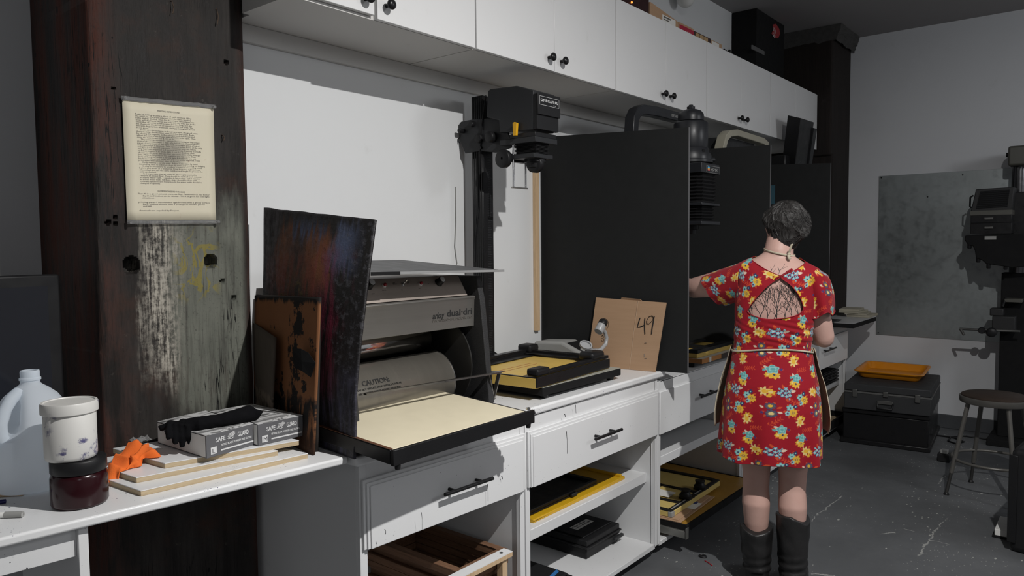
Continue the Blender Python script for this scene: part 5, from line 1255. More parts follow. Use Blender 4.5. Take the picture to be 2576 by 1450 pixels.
for j in range(9):
    b = j / 8; r = []
    for i in range(25):
        a = i / 24
        out = 0.025 + 0.045 * b + 0.014 * mnoise.noise(Vector((i * 0.7, j * 0.8, 1)))
        # wraps the two visible sides
        if a < 0.5: p = Vector((6.238 - 0.003 - 0.006 * b, YB - 0.01 - (YB - 0.01 - 1.80 + out) * a * 2, 0))
        else: p = Vector((6.235 - 0.006 * b + (XR - 0.004 - 6.235 + 0.006 * b) * (a - 0.5) * 2, 1.80 - out, 0))
        p.z = 3.10 + 0.117 * b + 0.025 * mnoise.noise(Vector((i * 0.6, 3, 0))) * (1 - b)
        r.append(p)
    rows.append(r)
obj('torn_capital', MB().grid(rows), plain('crumbling_grey_plaster', (0.05, 0.048, 0.046), 0.85, var=0.5, scale=30, bump=0.8, bscale=60), t)
t = thing('duct_box', 'black boxed duct hanging below the ceiling beside the far corner post', 'duct', (5.7, 2.2, 2.9))
obj('casing', MB().box(5.422, 6.0, 2.098, YB - 0.002, 2.69, ZC - 0.002), M['blackmatte'], t, bevel=0.004)
q0, q1 = P(1890, 113, 1, 2.096), P(1921, 140, 1, 2.096)
obj('switch_plate', MB().box(q0.x, q1.x, 2.088, 2.098, q1.z, q0.z), plain('dim_grey_plate', (0.11, 0.11, 0.11), 0.6), t, bevel=0.002)
st = thing('sticker', 'torn red and white sticker on the black post above the wall cabinets', 'sticker', (6.0, 2.09, 3.0))
sx = P(1950, 80, 1, 2.09)
pts = [P(u, v, 1, 2.094) for u, v in ((1944, 62), (1952, 60), (1960, 72), (1963, 84), (1958, 96), (1948, 95), (1941, 84), (1945, 76))]
obj('sheet', MB().prism(pts, (0, 0.0015, 0)), plain('faded_red_sticker', (0.32, 0.03, 0.035), 0.6), st)
text('lettering', 'STI\nGU', 0.040, frame(P(1945, 76, 1, 2.092), (1, 0, -0.4), (0.1, 0, 1), (0, -1, 0)), M['inkwhite'], st)
# cartons on the wall cabinets
YBX = 1.955
def topbox(name, label, cat, u0, u1, v, mat, depth=0.26, y=YBX, extra=0.0):
    x0, x1 = P(u0, 60, 1, y).x, P(u1, 60, 1, y).x; z1 = P((u0 + u1) / 2, v, 1, y).z
    t = thing(name, label, cat, ((x0 + x1) / 2, y + depth / 2, ZT))
    return t, x0, x1, ZT + 0.0005, z1, y, depth
t, x0, x1, z0, z1, y, dp = topbox('safelight', 'dark red safelight housing with a glowing orange pinpoint, on the wall cabinets', 'safelight', 1560, 1634, -10, None)
obj('housing', MB().box(x0, x1, y, y + dp, z0, z1 + 0.06), plain('dark_maroon_metal', (0.028, 0.010, 0.010), 0.35), t, bevel=0.01)
em = NT('orange_indicator_glow'); em.set((0.8, 0.2, 0.02), 0.4); em.b.inputs['Emission Color'].default_value = (1, 0.25, 0.04, 1); em.b.inputs['Emission Strength'].default_value = 2.5
ip = P(1589, 6, 1, y - 0.001)
obj('indicator', MB().sphere(ip, 0.0055), em.m, t, smooth=True)
t, x0, x1, z0, z1, y, dp = topbox('cardboard_carton', 'brown carton with white shipping label, largest on top of the wall cabinets', 'carton', 1636, 1707, 26, None)
zr = P(1700, 52, 1, y).z; zl = P(1640, 6, 1, y).z
obj('carton', MB().prism([(x0, y, z0), (x1, y, z0), (x1, y, zr), (x0, y, zl)], (0, dp, 0)), M['card'], t, bevel=0.002)
lx0, lx1 = P(1666, 50, 1, y).x, P(1699, 60, 1, y).x
obj('shipping_label', MB().box(lx0, lx1, y - 0.001, y, ZT + 0.001, P(1680, 43, 1, y).z), M['paper'], t)
obj('printed_bars', MB().box(lx0 + 0.012, lx0 + 0.10, y - 0.0014, y - 0.001, ZT + 0.048, ZT + 0.056).box(lx0 + 0.012, lx0 + 0.08, y - 0.0014, y - 0.001, ZT + 0.036, ZT + 0.042), M['inkgrey'], t)
t, x0, x1, z0, z1, y, dp = topbox('cardboard_carton', 'brown carton with a red printed side, on top of the wall cabinets', 'carton', 1708.5, 1746, 64, None)
obj('carton', MB().box(x0, x1, y, y + dp, z0, z1), M['card'], t, bevel=0.002)
obj('red_panel', MB().box(x0 + 0.004, x1 - 0.004, y - 0.001, y, z0 + 0.001, z1 - 0.012), plain('crimson_print', (0.36, 0.012, 0.04), 0.6), t)
text('lettering', '21', 0.030, frame((x0 + 0.10, y - 0.0015, z0 + 0.012), (1, 0, 0), (0, 0, 1), (0, -1, 0)), M['inkwhite'], t)
t, x0, x1, z0, z1, y, dp = topbox('film_box', 'dark brown box with pale square panels, on top of the wall cabinets', 'box', 1747.5, 1789, 88, None)
obj('box', MB().box(x0, x1, y, y + dp, z0, z1), plain('dark_brown_print', (0.045, 0.02, 0.018), 0.6), t, bevel=0.002)
for k in range(3):
    px0 = x0 + 0.012 + k * 0.058
    obj('pale_panel', MB().box(px0, px0 + 0.052, y - 0.001, y, z0 + 0.028, z1 - 0.006), plain('pale_tan_print', (0.42, 0.28, 0.14), 0.6) if 'pt' not in M else M['pt'], t)
t, x0, x1, z0, z1, y, dp = topbox('cardboard_carton', 'small carton with white label nearest the black duct, on the wall cabinets', 'carton', 1790, 1817, 108, None)
obj('carton', MB().box(x0, x1, y, y + dp, z0, z1 + 0.004), M['card'], t, bevel=0.002)
obj('label', MB().box(x0 + 0.004, x0 + 0.11, y - 0.001, y, z0 + 0.001, z1 - 0.002), M['paper'], t)
rows = []
c = Vector((P(1826, 116, 1, 1.96).x, 1.96, ZT))
m = MB(); m.tube([c + Vector((0.03 * math.cos(a), 0.02 * math.sin(a), 0.012 + 0.02 * math.sin(a * 1.5) ** 2)) for a in [0.5 * k for k in range(26)]], 0.009, 8)
tag(obj('coiled_cable', m, M['black'], smooth=True), 'small black coil of cable at the end of the cartons on the wall cabinets', 'cable')
gl_ = thing('globe_lamp', 'white glass globe lamp on the wall above the cartons', 'lamp', (4.58, 2.2, 3.1))
gp = P(1725, -4, 1, 2.20)
obj('globe', MB().sphere(gp, 0.058, n=28, m=18), M['white'], gl_, smooth=True)
obj('bracket', MB().cyl(gp + Vector((0.02, 0.0, 0.05)), (gp.x + 0.02, 2.289, gp.z + 0.05), 0.018, n=14), plain('dark_navy_collar', (0.02, 0.02, 0.05), 0.4), gl_, smooth=True)

# ================================================================ contents of the base cabinets
t = thing('enlarging_easel', 'bright yellow metal easel on the middle shelf of the open cabinet', 'easel', (2.7, 2.0, 0.335))
zy = 0.4105
obj('plate', MB().box(2.25, 2.945, 1.742, 2.16, zy, zy + 0.008).box(2.25, 2.945, 1.742, 1.758, zy + 0.008, zy + 0.014).box(2.93, 2.945, 1.758, 2.16, zy + 0.008, zy + 0.02), M['yellow2'], t, bevel=0.0015)
t = thing('easel_frame', 'black plastic framing easel lying on the bright yellow easel', 'easel', (2.5, 1.95, 0.42))
zq = zy + 0.0085
fx0, fx1, fy0, fy1 = 2.20, 2.775, 1.785, 2.13
obj('tray', MB().box(fx0, fx1, fy0, fy1, zq, zq + 0.010), M['black'], t, bevel=0.003)
obj('rim', MB().box(fx0, fx1, fy0, fy0 + 0.017, zq + 0.010, zq + 0.024).box(fx0, fx1, fy1 - 0.017, fy1, zq + 0.010, zq + 0.024).box(fx1 - 0.017, fx1, fy0 + 0.017, fy1 - 0.017, zq + 0.010, zq + 0.024).box(fx0, fx0 + 0.017, fy0 + 0.017, fy1 - 0.017, zq + 0.010, zq + 0.024).box(2.56, 2.60, fy0 - 0.015, fy0, zq + 0.004, zq + 0.018), M['greyblack'], t, bevel=0.003)
t = thing('document_case', 'black plastic case with a pale paper label on the cabinet bottom shelf', 'case', (2.88, 2.0, 0.072))
cx, cyy = 2.735, 1.812
m = MB().prism([(cx + 0.012, cyy + 0.012, 0.0725), (cx + 0.288, cyy + 0.012, 0.0725), (cx + 0.288, cyy + 0.37, 0.0725), (cx + 0.012, cyy + 0.37, 0.0725)], (0, 0, 0.05))
obj('base', m, M['black'], t, bevel=0.006)
obj('lid', MB().box(cx, cx + 0.30, cyy, cyy + 0.382, 0.1228, 0.132).box(cx + 0.008, cx + 0.292, cyy + 0.008, cyy + 0.374, 0.132, 0.158).box(cx + 0.03, cx + 0.27, cyy + 0.04, cyy + 0.35, 0.158, 0.164), M['black'], t, bevel=0.006)
obj('latch', MB().box(cx + 0.22, cx + 0.30, cyy - 0.012, cyy + 0.004, 0.098, 0.112).box(cx + 0.298, cx + 0.315, cyy + 0.02, cyy + 0.07, 0.1, 0.128), M['greyblack'], t, bevel=0.003)
lb = MB().box(cx + 0.085, cx + 0.225, cyy + 0.11, cyy + 0.155, 0.1641, 0.1646)
obj('paper_label', lb, M['paper'], t)
text('lettering', 'Paper safe do\nnot be discarded', 0.016, frame((cx + 0.092, cyy + 0.138, 0.1648), (1, 0, 0), (0, 1, 0)), M['ink'], t, width=0.125)
t = thing('storage_case', 'black case with a blue mark at the bottom left of the open cabinet', 'case', (2.35, 1.85, 0.072))
obj('case_body', MB().box(2.15, 2.462, 1.70, 1.95, 0.0725, 0.138).box(2.165, 2.447, 1.715, 1.935, 0.138, 0.15), M['black'], t, bevel=0.006)
obj('blue_mark', MB().prism([(2.36, 1.735, 0.1503), (2.43, 1.75, 0.1503), (2.44, 1.77, 0.1503), (2.37, 1.755, 0.1503)], (0, 0, 0.0006)), plain('blue_tape', (0.03, 0.16, 0.42), 0.5), t)

# stacked brown frames in the first cabinet
nfr = 11
for k in range(nfr):
    zf0 = 0.0725 + k * 0.0285
    dx_ = 0.010 * math.sin(k * 2.3); dy_ = 0.012 * math.sin(k * 1.7 + 1)
    x0, x1, y0, y1 = 1.80 + dx_, 2.052 + 0.004 * math.sin(k), 1.715 + dy_, 2.20 + dy_ * 0.3
    m = MB(); w_ = 0.03; h_ = 0.0275
    m.box(x0, x0 + w_, y0, y1, zf0, zf0 + h_).box(x1 - w_, x1, y0, y1, zf0, zf0 + h_).box(x0 + w_, x1 - w_, y0, y0 + w_, zf0, zf0 + h_).box(x0 + w_, x1 - w_, y1 - w_, y1, zf0, zf0 + h_)
    o_ = obj('wooden_frame', m, M['oldwood'], bevel=0.002)
    lab = 'brown wooden frame, %s of the stack in the first open cabinet' % (['lowest', 'second from the bottom', 'third from the bottom', 'fourth from the bottom', 'fifth from the bottom', 'in the middle', 'fifth from the top', 'fourth from the top', 'third from the top', 'second from the top', 'topmost'][k])
    tag(o_, lab, 'frame', 'wooden frames stacked in the first cabinet')
t = thing('stretcher_frame', 'pale pine frame with a white-painted top rail before the brown frames', 'frame', (1.85, 1.69, 0.072))
wa, wb = P(1275, 1392, 1, 1.69), P(1150, 1450, 1, 1.69)
zt2 = 0.392
for x_ in (1.985, 1.56): obj('post', MB().box(x_, x_ + 0.027, 1.678, 1.705, 0.0725, zt2 - 0.02), M['pine'], t, bevel=0.001)
obj('rail', MB().box(1.53, 2.03, 1.668, 1.71, zt2 - 0.02, zt2 - 0.003), M['pine'], t, bevel=0.001)
obj('painted_face', MB().box(1.53, 2.03, 1.668, 1.71, zt2 - 0.003, zt2), M['top'], t)
obj('bolt_hole', MB().lathe((1.992, 1.69, zt2), (0, 0, 1), [(0.007, 0), (0.007, 0.0008), (0.004, 0.0008), (0.001, 0.0003)], 14), M['greyblack'], t)

# slide-out board and easel in the third cabinet
t = thing('slide_out_board', 'amber pull-out board on steel runners low in the third cabinet', 'shelf', (3.6, 1.9, 0.13))
f0, f1 = P(1722, 1320, 2, 0.15), P(1862, 1243, 2, 0.15)
bx0, bx1, byf = f0.x, 4.08, (f0.y + f1.y) / 2
obj('board', MB().box(bx0, bx1, byf + 0.012, 2.2, 0.132, 0.150), plain('amber_board', (0.36, 0.19, 0.025), 0.45), t, bevel=0.001)
obj('rim', MB().box(bx0 - 0.012, bx1 + 0.012, byf, byf + 0.012, 0.118, 0.152).box(bx0 - 0.012, bx0, byf + 0.012, 2.2, 0.118, 0.152).box(bx1, bx1 + 0.012, byf + 0.012, 2.2, 0.118, 0.152).box(bx0, bx1, 2.14, 2.2, 0.150, 0.18), M['blackmatte'], t, bevel=0.001)
obj('runner', MB().box(bx0 - 0.026, bx0 - 0.013, byf + 0.005, 2.2, 0.090, 0.125).box(bx0 - 0.03, bx0 - 0.002, byf - 0.004, byf + 0.0, 0.088, 0.142), plain('galvanised_runner', (0.30, 0.30, 0.28), 0.4, 0.8), t, bevel=0.001)
T = rotz((3.3, 1.7, 0), 3)
t = thing('cardboard_sheet', 'brown cardboard sheets with a white and blue label, under the lower easel', 'cardboard', (3.45, 1.85, 0.15))
obj('sheet', MB(T).box(3.215, 3.66, 1.60, 2.02, 0.1525, 0.158).box(3.225, 3.645, 1.615, 2.03, 0.158, 0.163), M['card'], t, bevel=0.001)
obj('label', MB(T).box(3.40, 3.505, 1.607, 1.66, 0.1631, 0.1636), M['paper'], t)
obj('blue_print', MB(T).box(3.475, 3.515, 1.63, 1.66, 0.1637, 0.164), plain('navy_print', (0.02, 0.04, 0.2), 0.6), t)
g0, g1 = P(1690, 1303, 2, 0.165), P(1812, 1222, 2, 0.165)
u_ = (g1 - g0); u_.z = 0; L_ = u_.length; u_.normalize(); v_ = Vector((-u_.y, u_.x, 0))
T = frame((g0.x, g0.y, 0.1645), u_, v_)
t = thing('enlarging_easel', 'yellow easel with black knobs lying on cardboard low in the third cabinet', 'easel', (g0 + g1) / 2)
obj('slab', MB(T).box(0, L_, 0, 0.42, 0, 0.026), plain('pale_yellow_enamel', (0.62, 0.47, 0.16), 0.45), t, bevel=0.002)
m = MB(T).box(0.0, L_, 0.004, 0.03, 0.0262, 0.032).box(0.0, 0.03, 0.03, 0.42, 0.0262, 0.031).box(L_ - 0.03, L_, 0.03, 0.42, 0.0262, 0.034).box(0.03, L_ - 0.03, 0.385, 0.42, 0.0262, 0.034).box(0.13, 0.155, 0.03, 0.385, 0.0262, 0.032).box(0.33, 0.355, 0.03, 0.385, 0.0262, 0.032)
obj('blade', m, M['black'], t, bevel=0.001)
obj('rule_strip', MB(T).box(0.03, 0.19, 0.012, 0.020, 0.0322, 0.033).box(0.3, 0.42, 0.012, 0.020, 0.0322, 0.033), M['grey'], t)
for x in (0.22, 0.40):
    obj('knob', MB(T).lathe((x, 0.03, 0.033), (0, 0, 1), [(0.030, 0), (0.032, 0.006), (0.032, 0.016), (0.026, 0.020), (0.020, 0.034), (0.026, 0.036), (0.026, 0.044), (0.008, 0.044), (0.001, 0.044)], 20).box(x - 0.02, x + 0.05, 0.0, 0.06, 0.0265, 0.034), M['black'], t, bevel=0.001)
obj('corner_cap', MB(T).box(-0.002, 0.028, -0.002, 0.02, 0.0, 0.027), M['grey'], t, bevel=0.002)
obj('card_slip', MB(T).box(0.17, 0.26, 0.10, 0.24, 0.0331, 0.034), M['paper'], t)
# black tray at the far cabinet shelf
t = thing('developing_tray', 'ribbed black plastic tray stack on the far cabinet shelf', 'tray', (6.0, 1.9, 0.40))
m = MB()
for k in range(4): m.box(5.76, 6.20, 1.70, 2.02, 0.4005 + k * 0.024, 0.4185 + k * 0.024).box(5.775, 6.185, 1.715, 2.005, 0.4185 + k * 0.024, 0.4245 + k * 0.024)
obj('tray_stack', m, M['black'], t, bevel=0.003)
obj('handle', MB().tube([(5.90, 1.70, 0.45), (5.90, 1.675, 0.45), (6.0, 1.675, 0.45), (6.0, 1.70, 0.45)], 0.005, 8), M['greyblack'], t, smooth=True)
t = thing('slide_out_board', 'pale pull-out board with black rail below the far cabinet', 'shelf', (5.7, 1.6, 0.1))
obj('board', MB().box(5.2, 6.22, 1.655, 2.2, 0.085, 0.10), M['ply'], t, bevel=0.001)
obj('rail', MB().box(5.2, 6.235, 1.640, 1.655, 0.08, 0.14).box(6.22, 6.235, 1.655, 2.2, 0.08, 0.14), M['blackmatte'], t, bevel=0.002)

# ================================================================ right wall
def zinc():
    n = NT('zinc_sheet'); f = n.noise(1.2, 5, 0.6); g = n.noise(14, 5, 0.7)
    c = n.mix(f, (0.27, 0.295, 0.30), (0.38, 0.41, 0.415)); c = n.mix(n.math('MULTIPLY', n.step(g, 0.5, 0.8), 0.3), c, (0.14, 0.15, 0.15))
    c = n.mix(n.math('LESS_THAN', n.voro(3.2).outputs['Distance'], 0.020), c, (0.02, 0.02, 0.02))
    return n.set(c, n.ramp(g, [(0.3, 0.30), (0.7, 0.50)]), 0.80, 0.4)
M['zinc'] = zinc()
t = thing('metal_sheet', 'large grey galvanised metal sheet screwed to the far wall', 'sheet', (6.76, 1.0, 1.4))
obj('sheet', MB().box(XR - 0.006, XR - 0.0005, 0.40, 1.562, 0.719, 2.049), M['zinc'], t, bevel=0.001)
m = MB()
for y, z in ((1.545, 2.035), (0.96, 2.02), (1.545, 0.735), (1.2, 1.86)): m.lathe((XR - 0.006, y, z), (-1, 0, 0), [(0.006, 0), (0.005, 0.003), (0.001, 0.004)], 12)
obj('screw', m, M['blackm'], t, smooth=True)
# tool chest stack, yellow tray
TC = rotz((5.815, 1.575, 0), 5)
M['chest'] = plain('dark_grey_fibre', (0.034, 0.035, 0.037), 0.6, spec=0.3)
t = thing('tool_chest', 'black lower trunk with moulded base under the grey case by the far wall', 'trunk', (6.2, 1.28, 0))
obj('trunk', MB(TC).box(5.848, 6.60, 1.0, 1.565, 0.03, 0.225), M['blackm'], t, bevel=0.006)
obj('base_moulding', MB(TC).box(5.818, 6.62, 0.985, 1.58, 0.0, 0.035), M['blackm'], t, bevel=0.006)
obj('lid', MB(TC).box(5.835, 6.61, 0.992, 1.572, 0.2255, 0.262), M['blackm'], t, bevel=0.008)
t = thing('instrument_case', 'dark grey hard case with metal latches on the black trunk', 'case', (6.2, 1.28, 0.262))
zc0, zc1 = 0.2625, 0.452
cyl_, cyr = 1.555, 0.985
obj('body', MB(TC).box(5.815, 6.55, cyr, cyl_, zc0, 0.385), M['chest'], t, bevel=0.006)
obj('lid', MB(TC).box(5.815, 6.55, cyr, cyl_, 0.397, zc1), M['chest'], t, bevel=0.008)
obj('metal_trim', MB(TC).box(5.812, 6.552, cyr - 0.003, cyl_ + 0.003, 0.385, 0.397), plain('dull_aluminium', (0.16, 0.16, 0.155), 0.5, 0.6), t)
for y in (1.48, 1.275, 1.07):
    l_ = obj('latch', MB(TC).box(5.802, 5.812, y - 0.017, y + 0.017, 0.355 if y != 1.275 else 0.372, 0.412), plain('old_nickel', (0.13, 0.13, 0.125), 0.45, 0.7) if 'nick' not in M else M['nick'], t, bevel=0.003)
    M['nick'] = l_.data.materials[0]
hd_ = obj('handle', MB(TC).box(5.803, 5.815, 1.225, 1.33, 0.318, 0.345), M['nick'], t, bevel=0.003)
obj('grip', MB(TC).tube([(5.806, 1.33, 0.325), (5.79, 1.325, 0.29), (5.79, 1.23, 0.29), (5.806, 1.225, 0.325)], 0.007, 8), M['black'], hd_, smooth=True)
zr_ = 0.512
FL_, FR_, BL_ = P(2147, 931, 2, 0.512), P(2322, 935, 2, 0.545), P(2180, 907, 2, 0.512)
FR_.z = BL_.z = FL_.z
R4 = [FL_, FR_, FR_ + BL_ - FL_, BL_]
R4 = [Vector((min(p.x, 6.70), p.y, p.z)) for p in R4]
zb2 = 0.4525
yt = thing('developing_tray', 'orange-yellow plastic developing tray on top of the grey case', 'tray', (6.1, 1.3, zb2))
rc = sum(R4, Vector()) / 4
def sc(k, z): return [Vector((rc.x + (p.x - rc.x) * k, rc.y + (p.y - rc.y) * k, z)) for p in R4]
def rnd(poly, n=6, r=0.22):
    out = []
    for i, p in enumerate(poly):
        a, b = poly[i - 1], poly[(i + 1) % 4]
        pa, pb = p.lerp(a, r * 0.5), p.lerp(b, r * 0.5)
        for k in range(n + 1):
            q = k / n; out.append(pa.lerp(p, q).lerp(p.lerp(pb, q), q))
    return out
rows = [rnd(sc(0.80, zb2)), rnd(sc(0.86, zb2 + 0.006)), rnd(sc(0.93, zr_ - 0.012)), rnd(sc(1.0, zr_ - 0.012)), rnd(sc(1.02, zr_ - 0.004)), rnd(sc(1.0, zr_)), rnd(sc(0.94, zr_ - 0.002)), rnd(sc(0.84, zb2 + 0.008))]
m = MB().grid(rows, True); k = len(rows[0])
m.f.append(tuple(range(7 * k, 8 * k))); m.mi.append(0); m.f.append(tuple(range(k - 1, -1, -1))); m.mi.append(0)
obj('tray_body', m, plain('amber_yellow_plastic', (0.66, 0.24, 0.008), 0.35, var=0.06), yt, smooth=True)

# ---- stool
M['stool'] = plain('grey_stool_enamel', (0.13, 0.125, 0.115), 0.4, 0.4)
sc_ = Vector((5.10, 0.53, 0)); zs_ = 0.60
t = thing('work_stool', 'round grey metal stool with a dark wooden seat on the right', 'stool', sc_)
obj('seat', MB().lathe(sc_ + Vector((0, 0, zs_ - 0.012)), (0, 0, 1), [(0.165, 0), (0.172, 0.004), (0.172, 0.010), (0.160, 0.016), (0.001, 0.016)], 48), wood('dark_seat_board', (0.020, 0.014, 0.011), (0.045, 0.030, 0.022), (20, 2, 2)), t, smooth=True)
obj('seat_ring', MB().lathe(sc_ + Vector((0, 0, zs_ - 0.045)), (0, 0, 1), [(0.150, 0.004), (0.176, 0), (0.180, 0.004), (0.180, 0.034), (0.174, 0.037), (0.15, 0.033)], 48), M['stool'], t, smooth=True)
fa = math.atan2(0.746 - 0.53, 4.963 - 5.10)
for k in range(4):
    a = fa - k * PI / 2; q = Vector((math.cos(a), math.sin(a), 0))
    top, bot = sc_ + q * 0.145 + Vector((0, 0, zs_ - 0.04)), sc_ + q * 0.255 + Vector((0, 0, 0.012))
    lg = obj('leg', MB().tube([top, top.lerp(bot, 0.78)], 0.0125, 12), M['stool'], t, smooth=True)
    obj('leg_extension', MB().tube([top.lerp(bot, 0.76), bot], 0.0095, 12), plain('worn_steel_leg', (0.08, 0.078, 0.075), 0.4, 0.7) if k == 0 else bpy.data.materials['worn_steel_leg'], lg, smooth=True)
    obj('foot_cap', MB().lathe(bot + Vector((0, 0, -0.0118)), (0, 0, 1), [(0.016, 0), (0.015, 0.006), (0.010, 0.014)], 14), M['black'], lg, smooth=True)
for z, nm in ((0.215, 'foot_ring'),):
    rr = 0.145 + 0.11 * (zs_ - 0.04 - z) / (zs_ - 0.052) - 0.004
    obj(nm, MB().tube([sc_ + Vector((rr * math.cos(2 * PI * k / 48), rr * math.sin(2 * PI * k / 48), z)) for k in range(48)], 0.0085, 10, closed=True), M['stool'], t, smooth=True)

# ---- black ribbed crate at the right edge
t = thing('plastic_crate', 'black ribbed plastic crate at the right edge of the floor', 'crate', (4.5, 0.15, 0))
kx, ky, kz = 4.225, 0.368, 0.505
T = Matrix.Translation((kx, ky, 0)) @ Matrix.Rotation(math.radians(-6), 4, 'Z')
obj('shell', MB(T).box(0, 0.50, -0.50, 0, 0.0, kz), M['black'], t, bevel=0.028, seg=4)
m = MB(T)
for k in range(6): m.box(-0.006, 0.0, -0.45, -0.07, 0.075 + k * 0.075, 0.083 + k * 0.075)
m.box(-0.010, 0.004, -0.03, 0.006, 0.05, kz - 0.03)
obj('rib', m, M['blackm'], t, bevel=0.002)
p = P(2519, 1325, 2, 0.035)
tag(obj('plug_adapter', MB().box(p.x - 0.09, p.x + 0.12, p.y - 0.05, p.y + 0.03, 0.0005, 0.012), M['blackmatte'], bevel=0.002), 'flat dark pad on the floor under the white block by the crate', 'pad')
tag(obj('white_block', MB().box(p.x - 0.09, p.x + 0.14, p.y - 0.045, p.y + 0.02, 0.0125, 0.045), M['white'], bevel=0.003), 'small white block on the floor beside the black crate', 'block')
p = P(2372, 1150, 2, 0.03)
t = thing('power_adapter', 'small black adapter with grey plug on the floor near the stool', 'adapter', p)
obj('body', MB().box(p.x - 0.03, p.x + 0.05, p.y - 0.045, p.y + 0.03, 0.0005, 0.055), M['black'], t, bevel=0.006)
obj('plug', MB().box(p.x - 0.02, p.x + 0.03, p.y - 0.03, p.y + 0.015, 0.055, 0.082), M['grey'], t, bevel=0.005)
cp = [P(u, v, 2, 0.006) for u, v in ((2352, 1095), (2400, 1102), (2425, 1112), (2405, 1117), (2385, 1110), (2392, 1100), (2430, 1098), (2480, 1105), (2520, 1096), (2560, 1090))]
tag(obj('floor_cable', MB().tube(cp, 0.006, 8), M['black'], smooth=True), 'black cable looped along the floor below the baseboard', 'cable')

# ---- enlarger on its stand at the right edge
e5 = thing('photo_enlarger', 'tall black enlarger on a floor stand at the right edge before the far wall', 'enlarger', (6.45, 0.6, 0))
XF = 6.28
def E(u, v, x=XF): return P(u, v, 0, x)
def ebox(m, u0, u1, v0, v1, x, d):
    a, b = E(u0, v0, x), E(u1, v1, x)
    return m.box(x, x + d, min(a.y, b.y), max(a.y, b.y), min(a.z, b.z), max(a.z, b.z))
M['olive'] = plain('olive_grey_enamel', (0.075, 0.073, 0.062), 0.5)
M['dkgrey'] = plain('dark_grey_casting', (0.024, 0.024, 0.025), 0.5, spec=0.3)
a = E(2562, 400, 6.52)
cyc = a.y - 0.01
obj('column', MB().cyl((6.56, cyc, 0.0), (6.56, cyc, E(2560, 400, 6.56).z), 0.052, n=28), plain('dark_polished_pipe', (0.10, 0.10, 0.105), 0.22, 0.9), e5, smooth=True)
obj('motor', ebox(MB(), 2536, 2640, 368, 411, 6.42, 0.24), M['olive'], e5, bevel=0.015, seg=3)
obj('motor_knob', MB().cyl(E(2537, 390, 6.5), E(2531, 390, 6.5), 0.016, n=14), M['black'], e5, smooth=True)
# lamp head: sloped top panel with louvre, two drawers
A, B, C, D = E(2455, 476), E(2552, 470), E(2545, 531), E(2441, 537)
m = MB().prism([D, C, B, A], (0.26, 0, 0))
obj('head_top', m, M['dkgrey'], e5, bevel=0.006)
A2_, B2_, C2_, D2_ = E(2466, 482, XF - 0.002), E(2540, 477, XF - 0.002), E(2534, 521, XF - 0.002), E(2455, 526, XF - 0.002)
lv = obj('louvre', MB().prism([D2_, C2_, B2_, A2_], (0.003, 0, 0)), M['blackmatte'], e5)
m = MB()
for k in range(9):
    b = (k + 0.5) / 9; m.tube([A2_.lerp(D2_, b) + Vector((-0.002, 0, 0)), B2_.lerp(C2_, b) + Vector((-0.002, 0, 0))], 0.0022, 5)
obj('slat', m, M['greyblack'], lv)
obj('head_band', ebox(MB(), 2440, 2546, 531, 540, XF - 0.004, 0.27), M['olive'], e5, bevel=0.002)
obj('filter_drawer', ebox(MB(), 2442, 2545, 541, 560, XF, 0.26), M['blackm'], e5, bevel=0.003)
obj('filter_drawer', ebox(MB(), 2441, 2545, 562, 588, XF, 0.26), M['blackm'], e5, bevel=0.003)
for v in (550, 573):
    obj('pull', ebox(MB(), 2476, 2498, v - 2.5, v + 2.5, XF - 0.012, 0.012), M['nick'], e5, bevel=0.002)
obj('side_handle', MB().tube([E(2449, 492, XF + 0.05), E(2441, 497, XF + 0.05), E(2440, 520, XF + 0.05), E(2444, 523, XF + 0.05)], 0.006, 8), M['black'], e5, smooth=True)
pts = [E(u, v) for u, v in ((2428, 593), (2576, 588), (2600, 670), (2545, 674), (2505, 668), (2480, 664), (2470, 655), (2455, 650), (2452, 630), (2446, 618), (2436, 618), (2426, 604))]
obj('turret', MB().prism(pts, (0.28, 0, 0)), M['blackmatte'], e5, bevel=0.006)
obj('turret_label', ebox(MB(), 2477, 2506, 595, 603, XF - 0.002, 0.002), M['grey'], e5)
for (u, v) in ((2439, 617), (2461, 652), (2487, 667), (2530, 670)):
    obj('turret_knob', MB().lathe(E(u, v, XF + 0.02), (0, 0, -1), [(0.014, -0.01), (0.014, 0.02), (0.010, 0.026), (0.001, 0.026)], 14), M['black'], e5, smooth=True)
obj('carriage', MB().box(6.44, 6.63, cyc - 0.08, cyc + 0.08, E(2560, 600).z - 0.2, E(2560, 480).z), M['blackm'], e5, bevel=0.006)
# rails, crank and lower bracket
obj('stand', MB().box(6.50, 6.66, cyc - 0.09, cyc + 0.09, 0.05, E(2545, 690).z).box(6.36, 6.70, cyc - 0.18, cyc + 0.14, 0.0, 0.05), M['blackmatte'], e5, bevel=0.004)
obj('shelf_plate', ebox(MB(), 2527, 2571, 752, 762, 6.38, 0.16), M['olive'], e5, bevel=0.002)
obj('gear_box', ebox(MB(), 2496, 2552, 795, 836, 6.34, 0.15), M['dkgrey'], e5, bevel=0.006)
obj('gear_box', ebox(MB(), 2490, 2524, 776, 796, 6.37, 0.12), M['dkgrey'], e5, bevel=0.006)
obj('crank_rod', MB().cyl(E(2414, 828, 6.33), E(2566, 834, 6.33), 0.009, n=12).tube([E(2416, 828, 6.33), E(2425, 843, 6.31)], 0.010, 10), M['nick'], e5, smooth=True)
for (u, v, r) in ((2471, 831, 0.024), (2495, 836, 0.034)):
    obj('crank_knob', MB().lathe(E(u, v, 6.335), (-1, 0, 0), [(r * 0.8, -0.005), (r, 0), (r, 0.03), (r * 0.8, 0.036), (0.001, 0.036)], 20), M['black'], e5, smooth=True)
obj('strut', MB().tube([E(2522, 772, 6.36), E(2530, 750, 6.40)], 0.008, 8), M['black'], e5, smooth=True)
